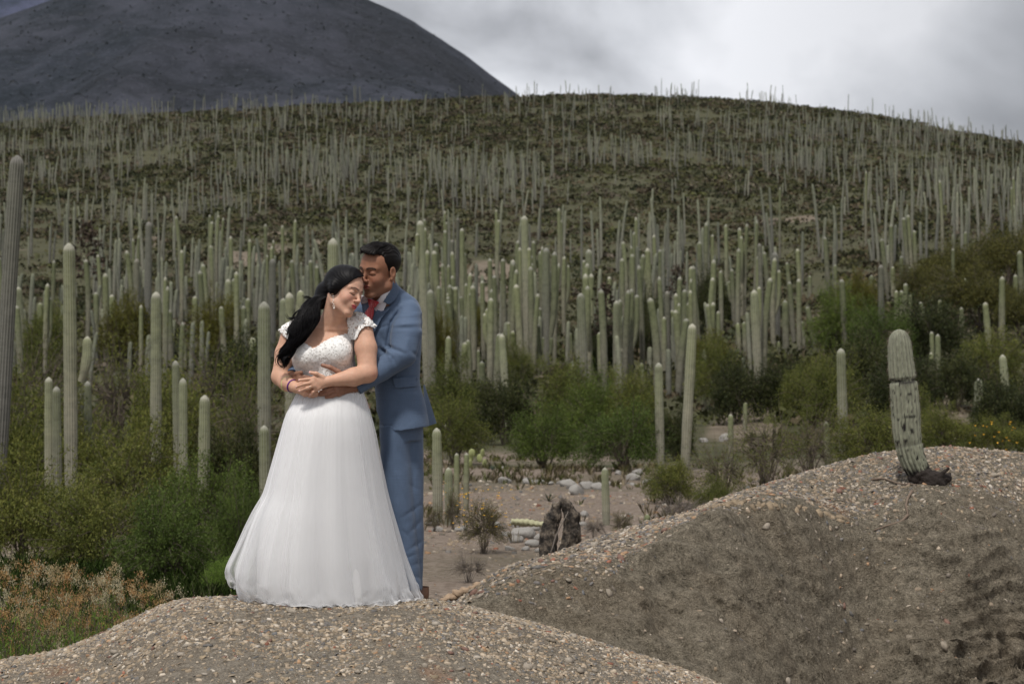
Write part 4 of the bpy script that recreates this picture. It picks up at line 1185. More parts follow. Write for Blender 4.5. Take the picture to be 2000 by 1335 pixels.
# hair
SH = SDF(Q(690, 560, -.10), Q(800, 455, .25), .0028)
SH.ell(OG + RG @ np.array([0, -.020, .048]) * SG, np.array([.0800, .0990, .0860]) * SG, RG, .01)
SH.ell(OG + RG @ np.array([0.006, .045, .098]) * SG, np.array([.056, .056, .032]) * SG, RG, .02)
SH.ell(OG + RG @ np.array([-.01, .074, .090]) * SG, np.array([.040, .026, .020]) * SG, RG, .012)
x, y, z = SH.ax[0][:, None, None], SH.ax[1][None, :, None], SH.ax[2][None, None, :]
G = np.stack(np.broadcast_arrays(x, y, z), -1); pxg, pyg = to_px(G)
HP = [(698, 440), (698, 480), (706, 491), (719, 497), (735, 497), (747, 499), (750.5, 505), (750, 527), (752, 539), (757, 539), (760, 529), (768, 526), (775, 531), (776, 546), (800, 560), (820, 440)]
dd, _, _ = near_poly(pxg.ravel(), pyg.ravel(), HP); sg = (np.where(in_poly(pxg.ravel(), pyg.ravel(), HP), -1, 1) * dd / 405).reshape(pxg.shape)
SH.f = np.maximum(SH.f, np.where(y > OG[1] + .03, -1, sg).astype(np.float32))
V, Fq = SH.mesh(); V = relax(V, Fq, 2, .5); N = vnormals(V, Fq); Lc = (V - OG) @ RG
V = V + N * ((.0020 * np.sin(Lc[:, 0] * 620 + 7 * fbm(V[:, 0] / .04, V[:, 1] / .04, V[:, 2] / .04, 2)) * sstep(.06, .10, Lc[:, 2])))[:, None]
part('hair', V, Fq, M_HAIRG, groom)
mbh = MB(); rh = np.random.RandomState(8)
for i in range(150):      # combed-back strands of the quiff
    x0 = (rh.rand() - .5) * .095; t = np.linspace(0, 1, 12)
    yy = .094 - .10 * t + .004 * rh.randn(); zz = .082 + .052 * np.sin(np.clip(t * 1.25 + .18, 0, 1) * 1.57) - (x0 / .1) ** 2 * .05 * (1) + .002 * rh.randn()
    P_ = np.stack([x0 * (1 - .1 * t) + .003 * np.sin(6 * t + i), yy - abs(x0) * .25, zz], -1)
    mbh.add(*tube(OG + (P_ * SG) @ RG.T, .0014 * np.sin(np.clip(t, .06, .97) * 3.0) + .0004, 4, False))
part_mb('hair_strands', mbh, M_HAIRG, groom)
# jacket
SJ = SDF(Q(545, 865, -.16), Q(880, 545, .42), .0042)
J = [(550, 764, .018, .045, .18), (556, 763, .034, .056, .18), (566, 765, .052, .062, .17), (576, 766, .096, .072, .175), (588, 767, .125, .085, .185), (604, 766, .146, .105, .19), (640, 767, .146, .122, .2), (700, 772, .124, .122, .2), (750, 776, .112, .118, .205), (790, 783, .122, .124, .21), (846, 789, .132, .136, .215)]
SJ.loft(J, .012, ex=2.2)
SJ.chain([Q(798, 611, .135), Q(793, 650, .075), Q(787, 690, .035)], [.062, .076, .068], .010)
SJ.chain([Q(786, 692, .035), Q(745, 722, .010), Q(699, 756, -.045)], [.066, .052, .036], .010)
SJ.chain([Q(708, 608, .21), Q(650, 680, .23), Q(592, 715, .13), Q(570, 733, .0)], [.056, .050, .042, .035], .02)
x, y, z = SJ.ax[0][:, None, None], SJ.ax[1][None, :, None], SJ.ax[2][None, None, :]
G = np.stack(np.broadcast_arrays(x, y, z), -1); pxg, pyg = to_px(G)
hem = np.interp(pxg, [725, 735, 742, 752, 765, 780, 800, 835, 856], [780, 800, 822, 835, 840, 841, 838, 833, 826])
hard = (pyg - hem) / 405
SJ.f = np.maximum(SJ.f, hard.astype(np.float32))
SJ.cap(Q(672, 774, -.085), Q(697, 757, -.044), .05, .028, .002, 's')      # open cuff ends
SJ.cap(Q(575, 742, -.06), Q(570, 733, -.022), .04, .028, .002, 's')
# neck opening
SJ.cap(Q(738, 540, .10), Q(742, 588, .075), .060, .052, .003, 's'); SJ.cap(Q(744, 556, .14), Q(744, 575, .13), .052, .050, .003, 's')
# folds: at the crook of the elbow, across the shoulder seam, down the body
def seg_d(a, b):
    a, b = np.array(a, float), np.array(b, float); v = b - a
    t = np.clip(((pxg - a[0]) * v[0] + (pyg - a[1]) * v[1]) / (v @ v), 0, 1); return np.hypot(pxg - a[0] - t * v[0], pyg - a[1] - t * v[1]), t
for a, b, w, am in (((782, 603), (764, 630), 3.2, -.010), ((764, 628), (755, 676), 3.4, -.012), ((766, 640), (822, 640), 4.0, -.0045), ((770, 634), (824, 630), 4.0, .004), ((786, 616), (822, 612), 4.0, .003), ((742, 680), (754, 692), 4.0, -.010), ((750, 677), (766, 693), 3.6, .008),
                    ((756, 674), (770, 682), 3.5, -.009), ((770, 682), (790, 689), 4.0, -.007), ((764, 695), (772, 710), 3.8, -.006), ((757, 692), (766, 704), 3.6, .005), ((803, 685), (817, 698), 4.0, -.006), ((798, 655), (792, 682), 6, .004), ((818, 745), (808, 800), 6, -.004), ((775, 775), (760, 830), 8, -.004),
                    ((738, 641), (762, 634), 2.6, -.003), ((745, 655), (752, 672), 5, -.005), ((780, 765), (822, 762), 3, -.0025)):
    dd, t = seg_d(a, b); SJ.f -= np.where(y < Y0 + .22, am * np.exp(-(dd / w) ** 2) * np.sin(np.pi * np.clip(t, .08, .92)) ** .5, 0).astype(np.float32)
SJ.f -= (.0022 * fbm(pxg / 34, pyg / 22 + pxg / 40, 3, 3)).astype(np.float32)
V, Fq = SJ.mesh(); V = relax(V, Fq, 1, .4)
part('jacket', V, Fq, M_SUIT, groom)
# vent panel kicked out behind
uu, vv = np.meshgrid(np.linspace(0, 1, 10), np.linspace(0, 1, 14), indexing='ij')
A_ = [np.stack([Q(827, 752, .22) * (1 - t) + Q(829, 834, .20) * t for t in vv[0]]), np.stack([Q(829, 750, .24) * (1 - t) + Q(853, 826, .33) * t for t in vv[0]])]
Pn = A_[0][None] * (1 - uu[..., None]) + A_[1][None] * uu[..., None]; Pn[..., 1] += .012 * np.sin(uu * 5) * vv
Pn = Pn.reshape(-1, 3); g_ = grid_faces(10, 14); n_ = len(Pn)
part('vent_panel', np.concatenate([Pn, Pn + (0, .005, 0)]), [g_, g_[:, ::-1] + n_], M_SUIT, groom)
def dr(name, poly, off, thick, mat, root=groom, S_=SJ, step=1.4, **k):
    r_ = drape(S_, poly, off, thick, step, **k)
    if r_: return part(name, r_[0], r_[1], mat, root)
SC = SDF(Q(680, 680, -.10), Q(800, 540, .36), .004)      # chest and neck under the shirt
SC.loft([(562, 757, .048, .048, .15), (578, 762, .060, .055, .165), (590, 765, .122, .083, .185), (604, 766, .142, .103, .19), (640, 767, .143, .120, .2), (700, 772, .12, .12, .2)], .02)
SC.cap(LG(0, -.030, -.040), Q(754, 590, .17), .056, .060, .03); SC.cap(LG(0, .0, -.07), Q(750, 585, .13), .047, .052, .03)
dr('shirt', [(704, 576), (718, 578), (733, 590), (768, 549), (771, 556), (752, 600), (732, 650), (708, 650)], .004, .003, M_SHIRT, S_=SC)
dr('shirt_collar', [(711, 576), (720, 583), (716, 592), (711, 600), (708, 590)], .013, .004, M_SHIRT, S_=SC)
dr('shirt_collar', [(737, 588), (745, 575), (756, 560), (764, 548), (768, 551), (764, 565), (751, 586), (743, 593)], .013, .004, M_SHIRT, S_=SC)
M_TIE, _nt, _b = material('coral_silk')
_v = nd(_nt, 'ShaderNodeTexVoronoi'); _v.inputs['Scale'].default_value = 95; _v.inputs['Randomness'].default_value = .15; _nt.links.new(objvec(_nt), _v.inputs['Vector'])
_nt.links.new(mixc(_nt, ramp(_nt, _v.outputs['Distance'], [(.20, (1, 1, 1)), (.28, (0, 0, 0))]).outputs['Color'], (.52, .062, .075), (.75, .40, .42)), _b.inputs['Base Color']); _b.inputs['Roughness'].default_value = .45
dr('tie', [(722, 597), (731, 598), (730, 612), (725, 632), (712, 620), (711, 612)], .016, .006, M_TIE, S_=SC, wob=.002)
dr('tie_knot', [(717, 583), (727, 584), (741, 590), (733, 600), (721, 599)], .022, .010, M_TIE, S_=SC)
dr('lapel', [(747, 590), (752, 593), (757, 597), (762, 601), (753, 612), (744, 624), (737, 638), (731, 650), (727, 650), (726, 628), (734, 608)], .013, .009, M_SUIT)
dr('collar', [(767, 549), (774, 555), (781, 566), (774, 582), (764, 592), (758, 595), (754, 592), (748, 589), (757, 574), (764, 560)], .013, .010, M_SUIT, S_=SC)
dr('lapel', [(703, 570), (711, 577), (709, 590), (708, 612), (700, 612), (699, 590)], .024, .012, M_SUIT, S_=SC)
dr('pocket_flap', [(766, 738), (815, 735), (816, 754), (771, 758)], .010, .007, M_SUIT, smooth=8)
dr('cuff', [(688, 752), (694, 751), (698, 766), (692, 764)], .006, .005, M_SHIRT, S_=SJ)
# trousers
ST_ = SDF(Q(735, 1165, -.02), Q(850, 800, .42), .005)
ST_.loft([(800, 780, .112, .11, .21), (840, 783, .104, .105, .21), (860, 783, .100, .10, .21)], .02)
ST_.loft([(830, 771, .075, .09, .175), (900, 773, .074, .085, .175), (985, 781, .066, .075, .17), (1060, 792, .058, .068, .18), (1120, 799, .053, .066, .19), (1150, 803, .052, .066, .195)], .012)
ST_.loft([(830, 797, .075, .09, .245), (900, 799, .072, .085, .245), (985, 802, .062, .075, .24), (1060, 806, .056, .068, .25), (1120, 806, .050, .066, .26), (1151, 805, .050, .066, .265)], .012)
x, y, z = ST_.ax[0][:, None, None], ST_.ax[1][None, :, None], ST_.ax[2][None, None, :]
pxg, pyg = to_px(np.stack(np.broadcast_arrays(x, y, z), -1))
for a, b, w, am in (((768, 850), (776, 1145), 1.6, .004), ((775, 925), (790, 965), 4, .006), ((822, 985), (786, 1010), 4, -.006), ((824, 1015), (800, 1040), 4, -.006), ((826, 1055), (796, 1075), 4, -.006), ((786, 1035), (800, 1050), 3, -.006), ((825, 1095), (805, 1105), 4, -.005),
                    ((790, 1090), (812, 1082), 3, -.005), ((826, 1130), (800, 1122), 3, -.004), ((812, 850), (806, 960), 4, -.004), ((824, 960), (800, 945), 5, -.004), ((772, 870), (790, 900), 5, -.003)):
    dd, t = seg_d(a, b); ST_.f -= (.6 * am * np.exp(-np.abs(dd / (w * .8)) ** 1.3) * np.sin(np.pi * np.clip(t, .08, .92)) ** .5).astype(np.float32)
ST_.f -= (.0025 * fbm(pxg / 22, pyg / 30, 7, 3)).astype(np.float32)
V, Fq = ST_.mesh(); V = relax(V, Fq, 2, .5)
part('trousers', V, Fq, M_SUIT, groom)
# shoes
for (hx, hy, tx, ty, dh, dt) in ((806, 1166, 768, 1172, .215, .09), (822, 1163, 790, 1169, .30, .20)):
    S = SDF(Q(755, 1186, -.02), Q(840, 1140, .40), .004)
    a = Q(hx, hy, dh); b = Q(tx, ty, dt)
    S.cap(a + (0, 0, .010), b + (.02, .01, -.004), .036, .034, .02); S.cap(a + (0, 0, .055), a + (0, 0, .0), .036, .036, .02); S.cap(b + (.02, .01, -.006), b + (0, 0, -.010), .034, .024, .02); S.cap(a + (0, 0, .05), b * .5 + a * .5 + (0, 0, .018), .034, .028, .02)
    zb = min(a[2], b[2]) - .024
    S.f = np.maximum(S.f, (zb + .004 - S.ax[2])[None, None]).astype(np.float32)
    V, Fq = S.mesh(); part('shoe', relax(V, Fq, 1), Fq, M_LEATHER, groom)
    V2 = []; 
    mbz = MB(); dv = (b - a); L_ = np.hypot(dv[0], dv[1]); u = np.array([dv[0], dv[1], 0]) / L_; n_ = np.array([-u[1], u[0], 0])
    s_ = np.linspace(0, 2 * np.pi, 28, endpoint=False); cx_ = .5 * L_ + (.5 * L_ + .034) * np.cos(s_); wd = np.interp(cx_, [-.03, .0, .1, .2, L_ + .03], [.034, .036, .032, .037, .024]) * np.sin(s_) * 1.02
    rim = np.array([a[0], a[1], 0]) + cx_[:, None] * u + wd[:, None] * n_
    top = rim + (0, 0, zb + .006); bot = rim + (0, 0, zb - .008)
    n = 28; j = np.arange(n); Fs = np.stack([j, (j + 1) % n, (j + 1) % n + n, j + n], 1)
    part('sole', np.concatenate([top, bot]), [Fs[:, ::-1], j[None], (j + n)[None, ::-1]], plain_mat('dark_sole', (.03, .02, .015), .6), groom, smooth=False)
# ------------------------------------------------------------------ columnar cacti
def cactus_mat(name, lo, mid, hi, tipc):
    m, nt, b = material(name)
    a = vcol(nt); sp = nt.nodes.new('ShaderNodeSeparateColor'); nt.links.new(a.outputs['Color'], sp.inputs[0])
    v = geopos(nt)
    n = noise_node(nt, 5, 6, .7, v); n2 = noise_node(nt, 1.1, 3, .5, v)
    mp = nt.nodes.new('ShaderNodeMapping'); mp.inputs['Scale'].default_value = (4, 4, 26); nt.links.new(v, mp.inputs['Vector']); n3 = noise_node(nt, 1, 4, .7, mp.outputs[0])
    c = ramp(nt, sp.outputs[0], [(.0, lo), (.42, mid), (.80, hi), (.955, hi), (.985, tipc)])
    c = mixc(nt, .85, c.outputs['Color'], ramp(nt, n.outputs['Fac'], [(.28, (.55, .55, .54)), (.5, (1, 1, 1)), (.75, (1.25, 1.22, 1.2))]).outputs['Color'], 'MULTIPLY')
    c = mixc(nt, .8, c, ramp(nt, n3.outputs['Fac'], [(.3, (.72, .72, .72)), (.55, (1.05, 1.05, 1.05))]).outputs['Color'], 'MULTIPLY')
    # pale woolly line of spines along each rib crest (green channel = rib crest)
    cr = ramp(nt, sp.outputs[1], [(.55, (0, 0, 0)), (1.0, (.55, .55, .55))])
    c = mixc(nt, cr.outputs['Color'], c, (.33, .33, .28))
    # each plant its own shade (blue channel)
    sh = ramp(nt, sp.outputs[2], [(0, (.66, .66, .68)), (.5, (.95, .95, .92)), (1, (1.18, 1.16, 1.10))])
    c = mixc(nt, 1.0, c, sh.outputs['Color'], 'MULTIPLY')
    nt.links.new(c, b.inputs['Base Color']); b.inputs['Roughness'].default_value = .75; b.inputs['Specular IOR Level'].default_value = .15
    bump(nt, b, n.outputs['Fac'], .5, .03)
    return m
M_CAC = cactus_mat('grey_green_cactus', (.165, .155, .125), (.20, .192, .145), (.165, .180, .100), (.30, .295, .25))
M_CAC_DARK = cactus_mat('dark_old_cactus', (.10, .095, .085), (.13, .125, .11), (.13, .13, .10), (.20, .19, .17))
def column(H, R, ribs=11, spr=4, rings=22, path=None, seed=0, tip=1.0, depth=.10, shade=.5, base_t=0.0, nar=.86, bulge=.05, dome=1.5):
    """ribbed column; path(t)->(dx,dy) sideways offset; returns V,F,col"""
    r = np.random.RandomState(seed)
    t = np.concatenate([np.linspace(0, 1 - dome * 1.15 * R / H, rings - 6, endpoint=False), 1 - dome * 1.15 * R / H * np.cos(np.linspace(0, np.pi / 2, 6)) ** 1.0 * 1.0])
    t = np.clip(t, 0, .9995)
    n = ribs * spr; th = np.linspace(0, 2 * np.pi, n, endpoint=False)
    t0 = 1 - dome * 1.15 * R / H
    prof = (nar + (1 - nar) * sstep(0, .35, t)) * (1 - .10 * sstep(.6, 1, t))
    prof = prof * (1 + bulge * np.interp(t, np.linspace(0, 1, 9), r.randn(9)) * .6)
    for c in r.rand(3): prof = prof * (1 - .05 * np.exp(-((t - c) / .012) ** 2))
    prof = prof * np.where(t > t0, np.sqrt(np.clip(1 - ((t - t0) / (1 - t0)) ** 2, .0, 1)) ** .9, 1)
    crest = np.abs(np.cos(ribs * th / 2 + .0))
    crest = 1 - np.abs(np.sin(ribs * th / 2)) ** .8 if spr >= 4 else crest
    crest_h = np.abs(np.cos(ribs * th / 2))
    rad = R * prof[:, None] * (1 - depth + depth * 1.6 * crest_h[None] ** .7)
    if path is None: dx = dy = np.zeros_like(t)
    else: dx, dy = path(t)
    P = np.stack([dx, dy, H * t], -1)
    T = np.gradient(P, axis=0); T /= np.linalg.norm(T, axis=1)[:, None]
    A = np.cross(np.array([0, 1, 0.]), T); A /= np.linalg.norm(A, axis=1)[:, None]; B = np.cross(T, A)
    V = P[:, None] + rad[..., None] * (np.cos(th)[None, :, None] * A[:, None] + np.sin(th)[None, :, None] * B[:, None])
    V = V.reshape(-1, 3); m = len(t)
    V = np.concatenate([V, P[-1:] + T[-1:] * R * .02])
    F4 = grid_faces(m, n, True); j = np.arange(n); F3 = np.stack([(m - 1) * n + j, (m - 1) * n + (j + 1) % n, np.full(n, m * n)], 1)
    tt = base_t + (tip - base_t) * t
    tt = np.where(t > 1 - 1.1 * R / H, tt, np.minimum(tt, .95)) if tip >= 1 else tt
    C = np.stack([np.repeat(tt, n), np.tile(crest_h, m) * (1 if spr >= 4 else .5), np.full(m * n, shade)], -1)
    C = np.concatenate([C, [[min(tip, 1), 0, shade]]])
    return V, [F4, F3], C
def cmesh(name, parts_, mat=M_CAC):
    mb = MB()
    for p_ in parts_: mb.add(*p_)
    return mb.mesh(name, mat)
ALLCAC = []     # (px_top, py_top, label, obj) for later reference
def hand_cactus(bx, by, tx, ty, w, label, arms=(), dark=False, bow=0.0, Y=None, shade=None, seed=None, ribs=12, group=None, name='column_cactus'):
    """one cactus whose foot shows at (bx,by) and tip at (tx,ty), w photo pixels wide"""
    Yb = Y or find_Y(bx, by, 16, 330)
    P = at(bx, by, Yb); zb = float(land_z(P[0], Yb)) - .12
    T = at(tx, ty, Yb); H = T[2] - zb; R = w / F * Yb / 2
    lean = T[0] - P[0]; seed = seed if seed is not None else int(bx * 7 + ty) % 9999
    r = np.random.RandomState(seed); shade = r.rand() if shade is None else shade
    ly = (r.rand() - .5) * .08 * H
    path = lambda t: (lean * t ** (1 + .5 * abs(bow)) + bow * .12 * H * np.sin(np.pi * t), ly * t * t)
    near = w > 13
    kw = dict(ribs=ribs if near else 9, spr=4 if near else 2, rings=30 if near else 16, shade=shade)
    mat = M_CAC_DARK if dark else M_CAC
    V, Fc, C = column(H, R, path=path, seed=seed, **kw)
    if not arms:
        o = obj(name, mk_mesh(name, V, Fc, mat, True, C), None, (P[0], Yb, zb), label=label, cat='cactus', group=group)
    else:
        o = bpy.data.objects.new(name, None); COL.objects.link(o); o.location = (float(P[0]), Yb, zb); tag(o, label, 'cactus', group)
        obj('stem', mk_mesh('stem', V, Fc, mat, True, C), o)
        for (ax0, ay0, ax1, ay1, aw) in arms:      # joint at (ax0,ay0), tip at (ax1,ay1)
            A0 = at(ax0, ay0, Yb); A1 = at(ax1, ay1, Yb); Ha = A1[2] - A0[2] + .3 * aw / F * Yb; Ra = aw / F * Yb / 2; dxa = A1[0] - A0[0]; jd = (r.rand() - .5) * R
            pa = lambda t: (dxa * (1 - (1 - np.clip(t * 1.6, 0, 1)) ** 2), jd * t)
            Va, Fa, Ca = column(Ha, Ra, path=pa, seed=seed + int(ax1), ribs=ribs if aw > 12 else 9, spr=4 if aw > 12 else 2, rings=16, shade=min(1, shade + .15), base_t=.45, nar=.55)
            Va = Va + (A0[0] - P[0], -.02 * r.rand(), A0[2] - zb)
            obj('stem', mk_mesh('stem', Va, Fa, mat, True, Ca), o)
    ALLCAC.append((tx, ty, bx, by, label, o)); return o
# ---- left of the couple
hand_cactus(-8, 770, 27, 300, 30, 'tall weathered grey cactus with a charred tip at the far left edge', dark=True, Y=30, seed=4, ribs=16, shade=.1)
hand_cactus(140, 830, 139, 476, 25, 'tall thick green-topped cactus with a white cap and one low side arm', arms=[(157, 745, 170, 662, 19), (139, 790, 140, 723, 17)], Y=34, seed=7, ribs=15, shade=.75)
hand_cactus(97, 900, 96, 736, 17, 'short grey-capped cactus standing left of the white-capped one', Y=32); hand_cactus(114, 925, 112, 754, 17, 'lower of the two short cacti left of the white-capped one', Y=31)
hand_cactus(174, 870, 173, 744, 15, 'small blurred cactus tip right of the white-capped cactus foot', Y=36)
hand_cactus(304, 850, 307, 570, 21, 'thick ribbed cactus with a rounded cream cap left of the bride', Y=38, seed=12, ribs=15, shade=.7)
hand_cactus(288, 720, 289, 432, 14, 'dark grey slender cactus rising behind the cream-capped one', dark=True); hand_cactus(266, 700, 267, 505, 12, 'dark stem just left of the dark grey slender cactus', dark=True)
hand_cactus(349, 870, 345, 704, 15, 'grey cactus with pale cap half behind a green one', Y=33, shade=.3); hand_cactus(360, 900, 357, 738, 17, 'green ribbed cactus in front of the grey pale-capped one', Y=31, shade=.6)
hand_cactus(396, 935, 401, 771, 22, 'squat bright green ribbed cactus among the bushes left of the dress', Y=29, seed=22, ribs=14, shade=.75)
hand_cactus(518, 950, 517, 830, 20, 'short green cactus beside the left edge of the skirt', Y=30, shade=.55)
hand_cactus(518, 800, 514, 588, 25, 'thick cactus with a brown scarred head left of the bride shoulder', Y=40, seed=31, ribs=15)
hand_cactus(208, 720, 207, 534, 12, 'slim upright cactus with a pale tip between the two thick ones'); hand_cactus(190, 700, 187, 570, 11, 'slim cactus left neighbour of the pale-tipped one'); hand_cactus(221, 710, 218, 575, 11, 'slim cactus touching the pale-tipped one on its right')
hand_cactus(103, 720, 102, 622, 17, 'blunt grey cactus left of the tall white-capped cactus'); hand_cactus(45, 700, 37, 560, 14, 'pale blurred cactus beside the weathered edge cactus'); hand_cactus(80, 690, 78, 590, 13, 'pale cactus second from the weathered edge cactus')
hand_cactus(335, 730, 331, 605, 12, 'slim cactus right of the thick cream-capped one'); hand_cactus(362, 725, 358, 660, 9, 'short slim cactus in shade left of the olive shrub')
hand_cactus(382, 690, 380, 578, 11, 'slim cactus in front of the yellowish tree, left one of two'); hand_cactus(394, 690, 393, 590, 11, 'slim cactus in front of the yellowish tree, right one of two')
hand_cactus(422, 700, 421, 622, 10, 'small slim cactus between the pairs left of the bride'); hand_cactus(440, 720, 432, 598, 12, 'slim cactus leaning left, fifth from the bride'); hand_cactus(449, 700, 446, 545, 14, 'tall pale twin stem left of the bride, the left one'); hand_cactus(462, 700, 458, 543, 13, 'tall pale twin stem left of the bride, the right one')
hand_cactus(478, 740, 476, 597, 12, 'slender cactus left of the scarred-head cactus'); hand_cactus(494, 760, 494, 658, 14, 'low blunt cactus at the foot of the scarred-head cactus'); hand_cactus(483, 700, 484, 582, 11, 'narrow cactus behind the low blunt one')
hand_cactus(531, 720, 532, 505, 14, 'tall grey stem between scarred-head cactus and bride hair', dark=True); hand_cactus(552, 700, 553, 582, 14, 'pale green cactus just left of the bride ponytail')
hand_cactus(566, 700, 567, 572, 18, 'stout cactus with two rounded arms beside the ponytail', arms=[(569, 625, 587, 571, 16)], Y=44)
hand_cactus(652, 720, 650, 465, 22, 'thick pale cactus rising between the heads of bride and groom', Y=52, seed=3, ribs=14, shade=.7)
hand_cactus(609, 640, 607, 508, 10, 'slender cactus above the bride ponytail'); hand_cactus(619, 640, 619, 519, 9, 'shorter slender cactus above the bride hair'); hand_cactus(687, 620, 689, 494, 10, 'slender cactus tip left of the groom forehead')
